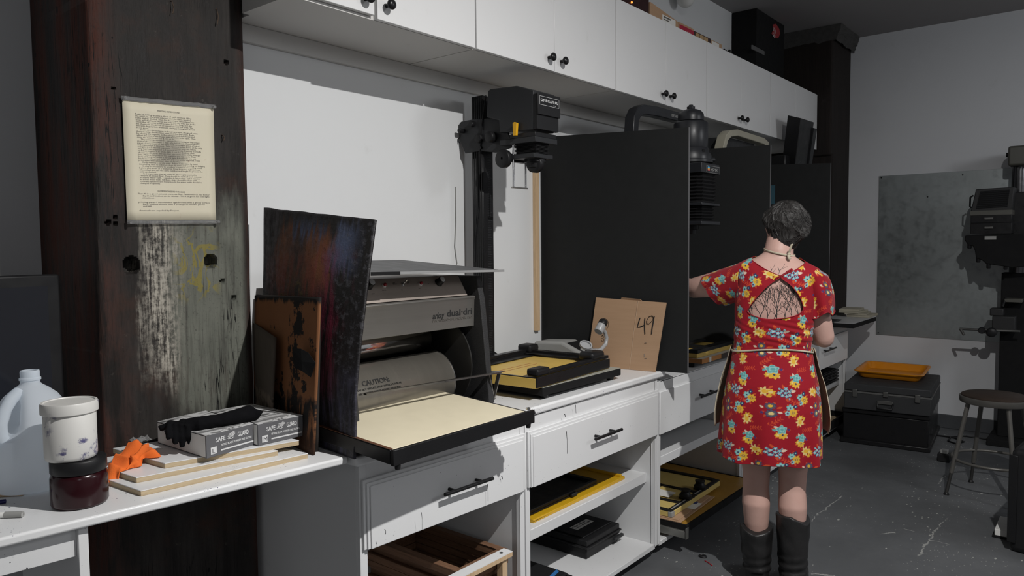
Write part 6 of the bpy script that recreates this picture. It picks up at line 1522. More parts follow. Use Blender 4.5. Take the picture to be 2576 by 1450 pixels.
# litter on the floor
p = P(1768, 1400, 2, 0.004)
tag(obj('rubber_ring', MB().tube([p + Vector((0.013 * math.cos(a), 0.017 * math.sin(a), 0)) for a in [2 * PI * k / 20 for k in range(20)]], 0.004, 8, closed=True), M['black'], smooth=True), 'small black rubber ring on the floor before the cabinets', 'ring')
tag(obj('red_shred', MB().tube([P(1773, 1411, 2, 0.002), P(1782, 1416, 2, 0.003), P(1792, 1424, 2, 0.002)], 0.003, 6, flat=0.3), M['red'], smooth=True), 'thin red shred on the floor beside the black rubber ring', 'shred')
# ================================================================ the woman in the red dress
wo = P(1948, 1476, 2, 0.0)
vF = Vector((wo.x, wo.y, 0)).normalized(); vR = Vector((vF.y, -vF.x, 0))
KW = 0.947
LEAN = -0.0145      # she leans a touch towards her left hand
WT = Matrix(((vR.x * KW, vF.x, vR.x * LEAN, wo.x), (vR.y * KW, vF.y, vR.y * LEAN, wo.y), (0, 0, 1, 0), (0, 0, 0, 1)))
wm = thing('person', 'woman seen from behind in a red floral dress and black boots, reaching left', 'person', (wo.x, wo.y, 0))
def WV(r, f, z): return Vector((r, f, z))
# torso rings: z, centre r, centre f, half width, back depth, front depth
TR = [(0.50, -0.018, 0.00, 0.205, 0.150, 0.150), (0.60, -0.017, 0.0, 0.206, 0.150, 0.150), (0.70, -0.014, 0.0, 0.205, 0.148, 0.148), (0.80, -0.010, 0.0, 0.202, 0.142, 0.135), (0.90, -0.008, 0.0, 0.190, 0.130, 0.120), (0.98, -0.007, 0.0, 0.174, 0.112, 0.108), (1.05, -0.006, 0.0, 0.164, 0.097, 0.105), (1.12, -0.002, 0.0, 0.163, 0.097, 0.115), (1.20, 0.004, 0.0, 0.166, 0.103, 0.130), (1.27, 0.010, 0.0, 0.170, 0.106, 0.125), (1.32, 0.016, 0.0, 0.174, 0.104, 0.108), (1.36, 0.019, 0.003, 0.184, 0.097, 0.094), (1.39, 0.012, 0.008, 0.176, 0.088, 0.080), (1.412, 0.000, 0.014, 0.146, 0.076, 0.068), (1.430, 0.004, 0.020, 0.112, 0.066, 0.060), (1.446, 0.016, 0.028, 0.078, 0.060, 0.055), (1.462, 0.022, 0.032, 0.066, 0.058, 0.054)]
def ring(z):
    for a, b in zip(TR, TR[1:]):
        if z <= b[0] or b is TR[-1]:
            k = max(0.0, min(1.0, (z - a[0]) / (b[0] - a[0])))
            return [p + (q - p) * k for p, q in zip(a, b)]
NEX = 2.35
def tor(z, th, off=0.0):
    """point of the torso at height z; th = 0 is the back centre, positive towards the viewer's right"""
    _, c, cf, a, db, df = ring(z)
    s, co = math.sin(th), math.cos(th)
    x = math.copysign(abs(s) ** (2 / NEX), s); y = math.copysign(abs(co) ** (2 / NEX), co)
    return Vector((c + x * (a + off), cf - y * ((db if co > 0 else df) + off), z))
def back_pt(r, z, off=0.0):
    _, c, cf, a, db, df = ring(z)
    x = max(-0.999, min(0.999, (r - c) / (a + off)))
    return Vector((r, cf - (db + off) * (1 - abs(x) ** NEX) ** (1 / NEX), z))

# ---- body: torso, neck, head, arms, legs and hands as one continuous remeshed surface
B = MB()
zs = [0.62 + 0.02 * i for i in range(0, 43)]
zs = [z for z in zs if z < 1.463]
rows = [[tor(z, 2 * PI * i / 48, -0.008 - (0.02 if z < 0.8 else 0)) for i in range(48)] for z in zs]
B.grid(rows, True); n0 = 0
B.f.append(tuple(range(47, -1, -1))); B.mi.append(0)
kk = len(rows); B.f.append(tuple(range((kk - 1) * 48, kk * 48))); B.mi.append(0)
B.tube([(0.022, 0.030, 1.40), (0.023, 0.036, 1.46), (0.036, 0.055, 1.53)], [0.067, 0.064, 0.060], 24)
HC = Vector((0.056, 0.080, 1.572))
B.sphere(HC, 0.073, 0.092, 0.105, 28, 20)                                   # skull
B.sphere(HC + Vector((0, 0.045, -0.055)), 0.055, 0.055, 0.060, 20, 14)        # jaw
B.tube([HC + Vector((0, 0.088, 0.012)), HC + Vector((0, 0.104, -0.012)), HC + Vector((0, 0.108, -0.026)), HC + Vector((0, 0.092, -0.034))], [0.008, 0.011, 0.015, 0.010], 10)   # nose
B.tube([HC + Vector((-0.020, 0.090, -0.060)), HC + Vector((0, 0.099, -0.060)), HC + Vector((0.020, 0.090, -0.060))], [0.004, 0.008, 0.004], 8)      # lips
for s in (-1, 1):
    e = HC + Vector((s * 0.072, -0.002, -0.012))
    B.tube([e + Vector((0, -0.004, 0.028)), e + Vector((s * 0.008, -0.012, 0.018)), e + Vector((s * 0.009, -0.012, 0)), e + Vector((s * 0.003, -0.002, -0.024))], [0.009, 0.011, 0.010, 0.008], 10)  # ears
    B.sphere(HC + Vector((s * 0.031, 0.072, 0.004)), 0.015, 0.014, 0.012, 12, 8)
    B.tube([HC + Vector((s * 0.014, 0.086, 0.024)), HC + Vector((s * 0.046, 0.074, 0.024))], 0.006, 8)
# arms
LS, LE, LW = WV(-0.118, 0.0, 1.345), WV(-0.375, 0.190, 1.292), WV(-0.465, 0.400, 1.305)
RS, RE, RW = WV(0.146, 0.004, 1.325), WV(0.214, 0.060, 1.095), WV(0.135, 0.270, 1.075)
for S, E_, W_ in ((LS, LE, LW), (RS, RE, RW)):
    B.tube([S + (S - E_) * 0.12, S, S.lerp(E_, 0.3), S.lerp(E_, 0.7), E_ + (E_ - S) * 0.02], [0.040, 0.051, 0.055, 0.054, 0.046], 20)
    B.sphere(E_, 0.045, n=16, m=10)
    B.tube([E_, E_.lerp(W_, 0.25), E_.lerp(W_, 0.6), W_], [0.040, 0.041, 0.034, 0.026], 18)
    d = (W_ - E_).normalized(); up_ = Vector((0, 0, 1)); sd = d.cross(up_).normalized(); nn = sd.cross(d).normalized()
    side = 1 if S is LS else -1
    pk = W_ + d * 0.045
    B.tube([W_, W_ + d * 0.03, W_ + d * 0.085], [0.026, 0.030, 0.026], 14, flat=None)
    for k in range(4):      # fingers, unequal, curled
        o_ = sd * ((k - 1.5) * 0.0205) + W_ + d * 0.080
        L_ = (0.070, 0.078, 0.073, 0.058)[k]
        q1 = o_ + d * L_ * 0.42 - nn * 0.006; q2 = q1 + d * L_ * 0.30 - nn * 0.018; q3 = q2 + d * L_ * 0.12 - nn * 0.022
        B.tube([o_ - d * 0.03, o_, q1, q2, q3], [0.011, 0.0105, 0.0095, 0.0085, 0.0075], 10)
    tb0 = W_ + d * 0.03 + sd * side * 0.022
    B.tube([tb0, tb0 + sd * side * 0.022 + d * 0.022 - nn * 0.010, tb0 + sd * side * 0.026 + d * 0.048 - nn * 0.022, tb0 + sd * side * 0.020 + d * 0.066 - nn * 0.030], [0.014, 0.012, 0.0105, 0.009], 10)
# legs
for s, cr in ((-1, -0.077), (1, 0.080)):
    fz = 0.012 if s < 0 else -0.012
    B.tube([WV(cr * 1.15, 0.0, 0.84), WV(cr * 1.06, 0.0, 0.70), WV(cr, 0.005, 0.58), WV(cr, 0.006, 0.50), WV(cr - 0.002, 0.000, 0.44), WV(cr - 0.001, -0.016, 0.37), WV(cr, -0.010, 0.29), WV(cr, 0.0, 0.20), WV(cr, 0.005, 0.10)], [0.096, 0.086, 0.070, 0.0610, 0.0585, 0.0620, 0.0550, 0.044, 0.036], 24)
B.T = WT
sk = NT('skin')
c = sk.mix(sk.noise(5, 5, 0.6), (0.47, 0.285, 0.235), (0.56, 0.36, 0.31)); c = sk.mix(sk.math('MULTIPLY', sk.step(sk.noise(14, 4, 0.7), 0.5, 0.8), 0.3), c, (0.48, 0.24, 0.20))
sk.bump(sk.noise(90, 3), 0.06, 0.003)
M['skin'] = sk.set(c, 0.5, 0, 0.35, Subsurface_Weight=0.0)
body = blob('body', B, M['skin'], wm, 0.0062, 3)
body['label'] = 'skin of the woman'
bpy.context.view_layer.update()
dg = bpy.context.evaluated_depsgraph_get()
bvh = BVHTree.FromObject(body, dg)
boff = body.matrix_world.translation if False else rootloc(body)
def onskin(r, z, off=0.0007):
    o_ = WT @ Vector((r, -0.6, z)) - boff; d = (WT.to_3x3() @ Vector((0, 1, 0)))
    h = bvh.ray_cast(o_, d, 1.2)
    if h[0] is None: return None
    return h[0] + boff - d * off

# ---- tattoo of bare branches
rng = random.Random(11)
tat = MB()
KEYC = (0.011, 1.262)
def in_key(r, z, grow=0.0):
    """opening of the dress back"""
    pts = KEY; ins = False; j = len(pts) - 1
    cx, cz = KEYC
    for i in range(len(pts)):
        xi, zi = cx + (pts[i][0] - cx) * (1 + grow), cz + (pts[i][1] - cz) * (1 + grow); xj, zj = cx + (pts[j][0] - cx) * (1 + grow), cz + (pts[j][1] - cz) * (1 + grow)
        if (zi > z) != (zj > z) and r < (xj - xi) * (z - zi) / (zj - zi) + xi: ins = not ins
        j = i
    return ins
def smooth_closed(pts, n):
    out = []; k = len(pts)
    for i in range(k):
        p0, p1, p2, p3 = [Vector((*pts[(i + j) % k], 0)) for j in (-1, 0, 1, 2)]
        for q in range(n):
            t = q / n
            v = 0.5 * ((2 * p1) + (p2 - p0) * t + (2 * p0 - 5 * p1 + 4 * p2 - p3) * t * t + (3 * p1 - p0 - 3 * p2 + p3) * t ** 3)
            out.append((v.x, v.y))
    return out
def pxl(u, v, D=3.18): return ((u - 1948) * D / FPX, 1.5 - (v - 603.5 - (u - 1948) * 0.004) * D / FPX)
KD = 3.095
KEY = smooth_closed([pxl(*q, KD) for q in ((1963, 691), (1930, 715), (1905, 742), (1888, 765), (1883, 777), (1900, 787), (1930, 794), (1960, 793), (1995, 787), (2019, 775), (2021, 757), (2011, 733), (1992, 709), (1974, 696))], 5)
def grow_branch(r, z, ang, L, w, depth):
    pts = [(r, z)]; a = ang
    for k in range(4):
        a += rng.uniform(-0.20, 0.20) - 0.05 * a; r += math.sin(a) * L / 4; z += math.cos(a) * L / 4; pts.append((r, z))
    if in_key(*pts[0], 0.14) or in_key(*pts[-1], 0.14) or depth == -9:
        q = [onskin(*p) for p in pts]
        if all(x is not None for x in q): tat.tube(q, [max(0.00055, w * (1 - 0.08 * i)) for i in range(5)], 5, flat=0.35)
    if depth <= 0: return
    n = 2 if depth > 1 else rng.choice((1, 2))
    for k in range(n):
        grow_branch(r, z, a + (k - (n - 1) / 2) * rng.uniform(0.35, 0.75) + rng.uniform(-0.12, 0.12), L * rng.uniform(0.74, 0.92), w * 0.76, depth - 1)
    m_ = pts[2]
    grow_branch(m_[0], m_[1], ang + rng.choice((-1, 1)) * rng.uniform(0.4, 0.75), L * 0.75, w * 0.55, depth - 3)
for u, v, a, w in ((1898, 800, -0.25, 0.0021), (1912, 800, 0.25, 0.0022), (1932, 802, -0.1, 0.0020), (1946, 803, 0.30, 0.0024), (1958, 803, -0.25, 0.0022), (1974, 802, 0.25, 0.0020), (1992, 798, 0.1, 0.0019), (2012, 794, -0.2, 0.0018), (1884, 792, 0.45, 0.0017), (2024, 784, -0.4, 0.0016)):
    r, z = pxl(u, v, KD); grow_branch(r, z, a, 0.046, w * 0.95, 4)
for pts in (((1938, 690), (1944, 672), (1942, 664)), ((1944, 672), (1952, 660), (1953, 655)), ((1960, 692), (1964, 674), (1974, 664), (1978, 656)), ((1964, 674), (1960, 664)), ((1968, 670), (1984, 663)), ((1950, 690), (1948, 678), (1955, 668)), ((1972, 690), (1976, 680), (1985, 672))):
    q = [onskin(*pxl(u, v, KD)) for u, v in pts]
    if all(x is not None for x in q): tat.tube(q, [0.0012, 0.0010, 0.0007, 0.0006][:len(q)], 5, flat=0.35)
tt = obj('tattoo', tat, plain('blackgreen_tattoo_ink', (0.022, 0.026, 0.026), 0.6, var=0.2), wm); tt['label'] = 'black tattoo of bare branches across the back'

# ---- dress cloth pattern: flower sprigs stored per vertex
RED = np.array((0.275, 0.0035, 0.0125))
def paint_cloth(uv):
    H = [None]
    C = np.tile(RED, (len(uv), 1)).astype(np.float64)
    TX, TY = 0.176, 0.242
    u, v = uv[:, 0], uv[:, 1]
    teal, teal2, yel, cream, navy, orange, grey, blue, white, purple = [np.array(c) for c in ((0.10, 0.32, 0.32), (0.24, 0.48, 0.46), (0.64, 0.37, 0.035), (0.66, 0.50, 0.19), (0.025, 0.03, 0.09), (0.50, 0.06, 0.018), (0.085, 0.085, 0.115), (0.21, 0.42, 0.48), (0.62, 0.47, 0.36), (0.07, 0.03, 0.14))]
    def flower(X, Y, cx, cy, R, n, col, cen=None, rot=0.0, edge=None, cr=0.34, depth=0.13):
        dx, dy = X - cx, Y - cy; d = np.hypot(dx, dy); a = np.arctan2(dy, dx)
        rr = R * (1 - depth + depth * np.cos(n * (a - rot)))
        k = d < rr; H[0][k] = col
        if edge is not None: k = (d < rr) & (d > rr * 0.84); H[0][k] = edge
        k = (d < R * 0.72) & (np.abs(np.cos(n * 0.5 * (a - rot))) < 0.16) & (d > R * 0.3); H[0][k] = H[0][k] * 0.72
        if cen is not None:
            k = d < R * cr; H[0][k] = cen
    def leaf(X, Y, cx, cy, L, w, ang, col):
        dx, dy = X - cx, Y - cy; t = (dx * math.cos(ang) + dy * math.sin(ang)) / L; p = -dx * math.sin(ang) + dy * math.cos(ang)
        k = (t > 0) & (t < 1) & (np.abs(p) < w * np.sin(np.clip(t, 0, 1) * PI) ** 0.8); H[0][k] = col
    def leaves(X, Y, n, r0, L, w, col, ph=0.0):
        for i in range(n):
            a = ph + 2 * PI * i / n; leaf(X, Y, r0 * math.cos(a), r0 * math.sin(a), L, w, a + 0.25 * math.sin(i * 2.1), col)
    def rose(X, Y):
        leaves(X, Y, 5, 0.012, 0.017, 0.0035, orange, 0.3); leaves(X, Y, 2, 0.012, 0.017, 0.004, white, -0.9)
        flower(X, Y, 0.003, -0.011, 0.0155, 8, yel, navy, 0.2, None, 0.20); flower(X, Y, -0.010, -0.011, 0.009, 6, yel, cream)
        flower(X, Y, 0, 0.008, 0.0165, 5, teal, None, 0.4, teal2); flower(X, Y, 0.001, 0.009, 0.0095, 4, teal2, teal, 0.9, None, 0.5)
        flower(X, Y, 0.020, 0.008, 0.005, 5, purple); flower(X, Y, -0.019, 0.006, 0.005, 5, teal)
    def daisies(X, Y):
        leaves(X, Y, 8, 0.014, 0.016, 0.0035, orange, 0.1); leaves(X, Y, 2, 0.016, 0.014, 0.0035, white, 2.4)
        flower(X, Y, -0.002, -0.013, 0.0150, 10, grey, cream, 0, navy, 0.36); flower(X, Y, 0.004, 0.013, 0.0135, 10, grey, yel, 0.2, navy, 0.36)
        flower(X, Y, -0.022, -0.004, 0.005, 5, purple, navy)
    def forget(X, Y):
        leaves(X, Y, 4, 0.012, 0.020, 0.0035, orange, 0.2); leaf(X, Y, 0.012, 0.004, 0.022, 0.005, 0.2, white)
        for i, (a, b) in enumerate(((0, 0), (0.011, 0.005), (-0.010, 0.007), (0.004, -0.012), (-0.009, -0.009), (0.013, -0.008), (0.001, 0.014), (-0.018, -0.001))):
            flower(X, Y, a, b, 0.0072, 5, navy, None, i); flower(X, Y, a, b, 0.0064, 5, blue, white, i, None, 0.28, 0.24)
        for a, b in ((-0.017, 0.014), (0.018, 0.013), (0.012, -0.020)): flower(X, Y, a, b, 0.0036, 3, blue)
    def creamy(X, Y):
        leaves(X, Y, 4, 0.012, 0.014, 0.003, orange, 0.8)
        flower(X, Y, -0.004, 0.002, 0.0165, 7, cream, yel, 0.3, None, 0.4, 0.2); flower(X, Y, 0.010, -0.003, 0.0115, 6, yel, cream, 0.1, None, 0.4, 0.2); flower(X, Y, 0.004, -0.016, 0.006, 5, yel)
    def mixed(X, Y):
        leaves(X, Y, 6, 0.014, 0.014, 0.003, orange, 0.5)
        flower(X, Y, -0.008, 0.008, 0.013, 6, teal2, navy, 0, teal, 0.22); flower(X, Y, 0.007, -0.004, 0.0155, 8, yel, navy, 0.3, None, 0.30); flower(X, Y, 0.007, -0.004, 0.0035, 5, yel)
        flower(X, Y, -0.008, -0.013, 0.009, 6, teal2, purple, 0.2, None, 0.35); flower(X, Y, 0.006, 0.019, 0.008, 5, navy, teal2, 0, None, 0.3)
    def spray(X, Y):
        orange = np.array((0.50, 0.050, 0.020)); leaf(X, Y, -0.020, -0.010, 0.040, 0.0008, 0.5, orange)
        for i in range(5):
            t = i / 5; x, y = -0.016 + 0.036 * t, -0.008 + 0.020 * t
            leaf(X, Y, x, y, 0.010, 0.0018, 0.5 + 0.9, orange); leaf(X, Y, x, y, 0.010, 0.0018, 0.5 - 0.9, orange)
    motifs = ((0.000, 0.000, forget, 0.0), (-0.054, 0.003, creamy, 0.2), (0.066, -0.025, mixed, 0.1), (-0.042, -0.070, daisies, 0.3), (0.022, -0.072, mixed, -0.4), (0.058, -0.113, creamy, 1.9), (-0.010, -0.158, rose, 0.0), (0.066, -0.192, rose, -0.3), (-0.028, -0.118, spray, 0.2), (0.090, -0.150, spray, -0.4), (0.035, -0.035, spray, 2.2))
    i0, i1 = int(np.floor(u.min() / TX)) - 1, int(np.ceil(u.max() / TX)) + 1
    j0, j1 = int(np.floor(v.min() / TY)) - 1, int(np.ceil(v.max() / TY)) + 2
    for j in range(j0, j1 + 1):
        for i in range(i0, i1 + 1):
            for mx, my, fn, rot in motifs:
                cx, cy = i * TX + mx + (j % 2) * TX * 0.16, j * TY + my
                k = np.nonzero((np.abs(u - cx) < 0.056) & (np.abs(v - cy) < 0.056))[0]
                if len(k) == 0: continue
                dx, dy = (u[k] - cx) / 1.15, (v[k] - cy) / 1.15; c_, s_ = math.cos(rot), math.sin(rot)
                H[0] = C[k]
                fn(dx * c_ + dy * s_, -dx * s_ + dy * c_)
                C[k] = H[0]
    return C
def cloth_mat():
    n = NT('red_floral_jersey')
    at = n.new('ShaderNodeAttribute'); at.attribute_name = 'pattern'
    n.bump(n.noise(700, 2), 0.10, 0.001)
    n.set(at.outputs['Color'], 0.78, 0, 0.25)
    n.put(n.b.inputs['Sheen Weight'], 0.08)
    return n.m
M['dress'] = cloth_mat()
def cloth(name, pts, uvs, faces, parent, thick=0.0016):
    off = rootloc(parent)
    me = bpy.data.meshes.new(name); me.from_pydata([(WT @ p) - off for p in pts], [], faces); me.materials.append(M['dress'])
    at = me.color_attributes.new('pattern', 'FLOAT_COLOR', 'POINT')
    C = paint_cloth(np.array(uvs)); full = np.ones((len(C), 4)); full[:, :3] = C
    at.data.foreach_set('color', full.astype(np.float32).ravel())
    me.polygons.foreach_set('use_smooth', [True] * len(me.polygons))
    o = bpy.data.objects.new(name, me); COL.objects.link(o); o.parent = parent
    q = o.modifiers.new('thickness', 'SOLIDIFY'); q.thickness = thick; q.offset = 1
    return o
NECKL, NECKV, NECKR = pxl(1893, 646, 3.12), pxl(1966, 686, 3.095), pxl(2027, 656, 3.12)
def neck_line(r):
    if r < NECKV[0]: 
        k = (r - NECKL[0]) / (NECKV[0] - NECKL[0]); return NECKL[1] + (NECKV[1] - NECKL[1]) * k - 0.006 * math.sin(max(0, min(1, k)) * PI)
    k = (r - NECKV[0]) / (NECKR[0] - NECKV[0]); return NECKV[1] + (NECKR[1] - NECKV[1]) * k - 0.006 * math.sin(max(0, min(1, k)) * PI)
DN, ZN = 600, 430
z0d, z1d = 0.577, 1.444
def fold(z, th):
    """cloth folds: soft vertical drapes in the skirt, gathers in the bodice"""
    if z < 1.03:
        k = min(1.0, (1.03 - z) / 0.45)
        f = 0.55 * math.sin(th * 7 + 0.6 + 0.6 * math.sin(z * 3)) + 0.35 * math.sin(th * 12 + 2.1) + 0.4 * mnoise.noise(Vector((th * 2.2, z * 2, 4)))
        return 0.017 * k * k * f + 0.012 * k
    d = 0.0
    if 1.05 < z < 1.19:
        k = math.sin((z - 1.05) / 0.14 * PI)
        d += 0.0019 * k * math.sin(z * 250 + 5 * math.sin(th * 1.3 + 0.7) + th * 6) * (1.0 if -0.1 < th < 1.5 else 0.45)
    d += 0.0035 * mnoise.noise(Vector((th * 3, z * 14, 2)))
    if z < 1.10: d -= 0.003 * math.sin((1.10 - z) / 0.07 * PI)
    return d
pts, uvs = [], []
for j in range(ZN + 1):
    z = z0d + (z1d - z0d) * j / ZN
    Rm = (ring(z)[3] + 0.5 * (ring(z)[4] + ring(z)[5])) / 2 * 1.06
    for i in range(DN):
        th = -PI + 2 * PI * i / DN
        hem = 0.0
        zz = z
        if j < 40: zz = z + (0.006 * math.sin(th * 5 + 1) + 0.010 * (1 - math.cos(th)) * 0.5) * (1 - j / 40)
        p = tor(zz, th, 0.004 + fold(zz, th)); pts.append(p); uvs.append((th * Rm * 1.0 - 0.012 - 0.10 * (1.05 - z) * 0.0, z - 0.882 - 0.242))
faces = []
for j in range(ZN):
    for i in range(DN):
        a, b, c, d = j * DN + i, j * DN + (i + 1) % DN, (j + 1) * DN + (i + 1) % DN, (j + 1) * DN + i
        q = (pts[a] + pts[b] + pts[c] + pts[d]) / 4
        _, cc, cf, *_r = ring(q.z)
        if q.y < cf:
            if in_key(q.x, q.z): continue
            if NECKL[0] < q.x < NECKR[0] and q.z > neck_line(q.x): continue
        elif q.z > 1.335 + 2.2 * abs(q.x - 0.02) ** 1.3: continue
        faces.append((a, b, c, d))
dress = cloth('dress', pts, uvs, faces, wm); dress['label'] = 'red floral jersey dress with a keyhole back'
M['redcloth'] = plain('plain_red_binding', (0.275, 0.0035, 0.0125), 0.75)
def back_curve(rz, off): return [WT @ back_pt(r, z, off) for r, z in rz]
m = MB()
m.tube(back_curve([(r, z) for r, z in KEY], 0.0062), 0.0019, 8, closed=True)
nl = [(NECKL[0] + (NECKR[0] - NECKL[0]) * k / 40, 0) for k in range(41)]
m.tube(back_curve([(r, neck_line(r)) for r, _ in nl], 0.0062), 0.0019, 8)
obj('binding', m, M['redcloth'], dress, smooth=True)
# twisted straps meeting at the V
tw = MB()
def strap(a, b, w, lift):
    rows = []
    for k in range(17):
        t = k / 16; r, z = a[0] + (b[0] - a[0]) * t, a[1] + (b[1] - a[1]) * t
        d = Vector((b[0] - a[0], b[1] - a[1])).normalized(); nx, nz = -d.y, d.x
        row = []
        for i in range(9):
            s = (i / 8 - 0.5) * w * (1 - 0.45 * math.sin(t * PI))
            row.append(WT @ back_pt(r + nx * s, z + nz * s, 0.008 + lift * math.sin(t * PI) + 0.003 * math.cos(i / 8 * PI * 2 + 1)))
        rows.append(row)
    tw.grid(rows)
a1, a2 = pxl(1890, 742, KD), pxl(2015, 664, KD)
strap((NECKV[0] - 0.020, NECKV[1] - 0.014), (NECKV[0] + 0.050, NECKV[1] + 0.028), 0.010, 0.0015)
sc_ob = obj('twisted_strap', tw, M['redcloth'], dress, smooth=True, solid=0.003)
# sleeves
def sleeve(name, rows_fn, nj, ni, u0, v0, sw):
    pts, uvs, faces = [], [], []
    for j in range(nj + 1):
        for i in range(ni):
            p = rows_fn(j / nj, 2 * PI * i / ni); pts.append(p); uvs.append((u0 + (i / ni) * sw, v0 - j / nj * 0.19))
    for j in range(nj):
        for i in range(ni): faces.append((j * ni + i, j * ni + (i + 1) % ni, (j + 1) * ni + (i + 1) % ni, (j + 1) * ni + i))
    o = cloth(name, pts, uvs, faces, wm); o['label'] = 'red floral flutter sleeve'
    m = MB().tube([WT @ p for p in pts[nj * ni:]], 0.0022, 6, closed=True); obj('hem', m, M['redcloth'], o, smooth=True)
    return o
ax = (LE - LS).normalized()
def lsl(t, ph):     # ph = 0 top, PI bottom
    c_, s_ = math.cos(ph), math.sin(ph)
    cen = Vector((-0.118, 0.0, 1.343)).lerp(Vector((-0.268, 0.105, 1.299)), t)
    k = 1 + 0.05 * t * math.sin(5 * ph + 0.5) + 0.04 * t * math.sin(9 * ph)
    vert = (0.079 - 0.014 * t) * k; dep = (0.080 + 0.010 * t) * k
    cap = math.sin(min(1, t * 3 + 0.80) * PI / 2)
    p = cen + Vector((0, 0, vert * cap * c_ if c_ > 0 else vert * c_ * (1 + 0.12 * t))) + Vector((0.4, 0.75, 0)) * dep * s_
    p += ax * (0.050 * c_ * t if c_ > 0 else 0.060 * c_ * t)
    if c_ < 0: p.z -= 0.012 * t * (-c_)
    return p
sleeve('sleeve', lsl, 70, 150, 0.02, -0.10, 0.50)
def rsl(t, ph):     # ph = 0 outer side
    c_, s_ = math.cos(ph), math.sin(ph)
    cen = Vector((0.150, 0.004, 1.402)).lerp(Vector((0.196, 0.030, 1.207)), t)
    k = 1 + t * (0.07 * math.sin(5 * ph + 1) + 0.04 * math.sin(8 * ph))
    g = min(1.0, 0.34 + 3.4 * t)
    p = cen + Vector((0.058 * k * c_ * g, 0.088 * k * s_ * g, 0))
    p.z += -0.030 * t * (1 - c_) * 0.3 + (1 - g) * 0.0 + 0.010 * t * math.sin(4 * ph)
    p.x += 0.018 * math.sin(t * PI) * (c_ > 0) * c_
    return p
sleeve('sleeve', rsl, 70, 140, 0.09, 0.02, 0.46)

# ---- apron: neck loop, waist tie, front panel wrapping the hips
M['canvas'] = plain('cream_canvas', (0.46, 0.41, 0.31), 0.85, bump=0.4, bscale=260)
ap = obj('apron', MB().grid([[WT @ (tor(z, th, 0.014 + 0.034 * k_ * (1.0 if abs(th) > 1.2 else 0.9) + 0.004 * mnoise.noise(Vector((th * 3, z * 9, 1))))) for th in [1.42 + 0.20 * math.sin(k_ * PI) * 1.0 + (2 * PI - 2.84 - 0.40 * math.sin(k_ * PI)) * i / 60 for i in range(61)]] for z, k_ in [(1.052 - 0.36 * j / 30, math.sin(min(1, j / 30 * 1.05) * PI / 2) if j < 24 else 1.0 - 0.25 * ((j - 24) / 6) ** 2) for j in range(31)]]), M['canvas'], wm, smooth=True, solid=0.0025)
ap['label'] = 'cream canvas apron wrapped round the hips'
rows = []
for i in range(61):
    th = -PI + 2 * PI * i / 60
    zc = 1.052 + 0.006 * math.cos(th * 2)
    if abs(th) < 1.6: zc += -0.006 + 0.006 * math.sin(th * 2 + 0.6)
    rows.append([WT @ tor(zc + dz_, th, 0.0085 + 0.002 * k_) for dz_, k_ in ((-0.0034, 0), (0, 0.4), (0.0034, 0))])
obj('waist_tie', MB().grid(rows), M['canvas'], ap, smooth=True, solid=0.0025)
# neck tie with knot and two tails
nk = []
for i in range(33):
    th = -PI * 0.62 + PI * 1.24 * i / 32
    c0 = Vector((0.027, 0.030, 1.452)); 
    nk.append(c0 + Vector((0.0665 * math.sin(th), -0.063 * math.cos(th), 0.008 - 0.016 * math.sin(th) * 0.9 - 0.006 * math.cos(th))))
rows = [[WT @ (p + Vector((0, 0, dz_))) for dz_ in (-0.004, 0, 0.004)] for p in nk]
obj('neck_tie', MB().grid(rows), M['canvas'], ap, smooth=True, solid=0.002)
kp = Vector((*(pxl(1988, 632, 3.10)[:1]), -0.036, pxl(1988, 632, 3.10)[1]))
def tail(a, b, c_, w):
    rows = []
    for k in range(11):
        t = k / 10; p = a * (1 - t) ** 2 + b * 2 * t * (1 - t) + c_ * t * t
        rows.append([WT @ (p + Vector((s * w, 0.002 * s, s * 0.3 * w))) for s in (-1, 0, 1)])
    return rows
kt = MB().grid(tail(kp, kp + Vector((0.004, -0.012, 0.018)), kp + Vector((0.012, -0.014, 0.042)), 0.0045)).grid(tail(kp, kp + Vector((-0.006, -0.014, -0.002)), kp + Vector((0.004, -0.012, -0.022)), 0.0055))
obj('tie_tail', kt, M['canvas'], ap, smooth=True, solid=0.0015)
obj('tie_knot', MB(WT).sphere(kp + Vector((0, -0.003, 0)), 0.008, 0.006, 0.006, 12, 8), M['canvas'], ap, smooth=True)

# ---- hair
def hair_mat():
    n = NT('dark_greying_hair'); st = n.noise(1.0, 4, 0.7, n.mapping((120, 120, 14)))
    c = n.mix(st, (0.010, 0.009, 0.009), (0.040, 0.037, 0.035))
    n.bump(st, 0.5, 0.004)
    return n.set(c, 0.6, 0, 0.35)
M['hair'] = hair_mat()
Hm = MB(WT)
Hm.sphere(HC + Vector((0.002, -0.012, 0.014)), 0.090, 0.102, 0.097, 32, 22)
Hm.sphere(HC + Vector((-0.004, -0.046, -0.046)), 0.066, 0.056, 0.062, 24, 16)
Hm.sphere(HC + Vector((-0.014, -0.034, -0.072)), 0.050, 0.050, 0.036, 20, 12)
Hm.tube([HC + Vector((-0.062, 0.045, 0.054)), HC + Vector((-0.076, 0.005, 0.046)), HC + Vector((-0.078, -0.030, 0.028)), HC + Vector((-0.066, -0.060, 0.006)), HC + Vector((-0.045, -0.080, -0.020))], [0.018, 0.024, 0.025, 0.022, 0.018], 14)
Hm.tube([HC + Vector((0.062, 0.04, 0.055)), HC + Vector((0.076, 0.0, 0.036)), HC + Vector((0.080, -0.035, 0.004)), HC + Vector((0.072, -0.058, -0.026)), HC + Vector((0.045, -0.085, -0.040))], [0.020, 0.025, 0.027, 0.026, 0.020], 14)
hair = blob('hair', Hm, M['hair'], wm, 0.006, 5, 0.012)
hair['label'] = 'dark greying hair pinned up in rolls'
bpy.context.view_layer.update()
hb = BVHTree.FromObject(hair, bpy.context.evaluated_depsgraph_get()); hoff = rootloc(hair)
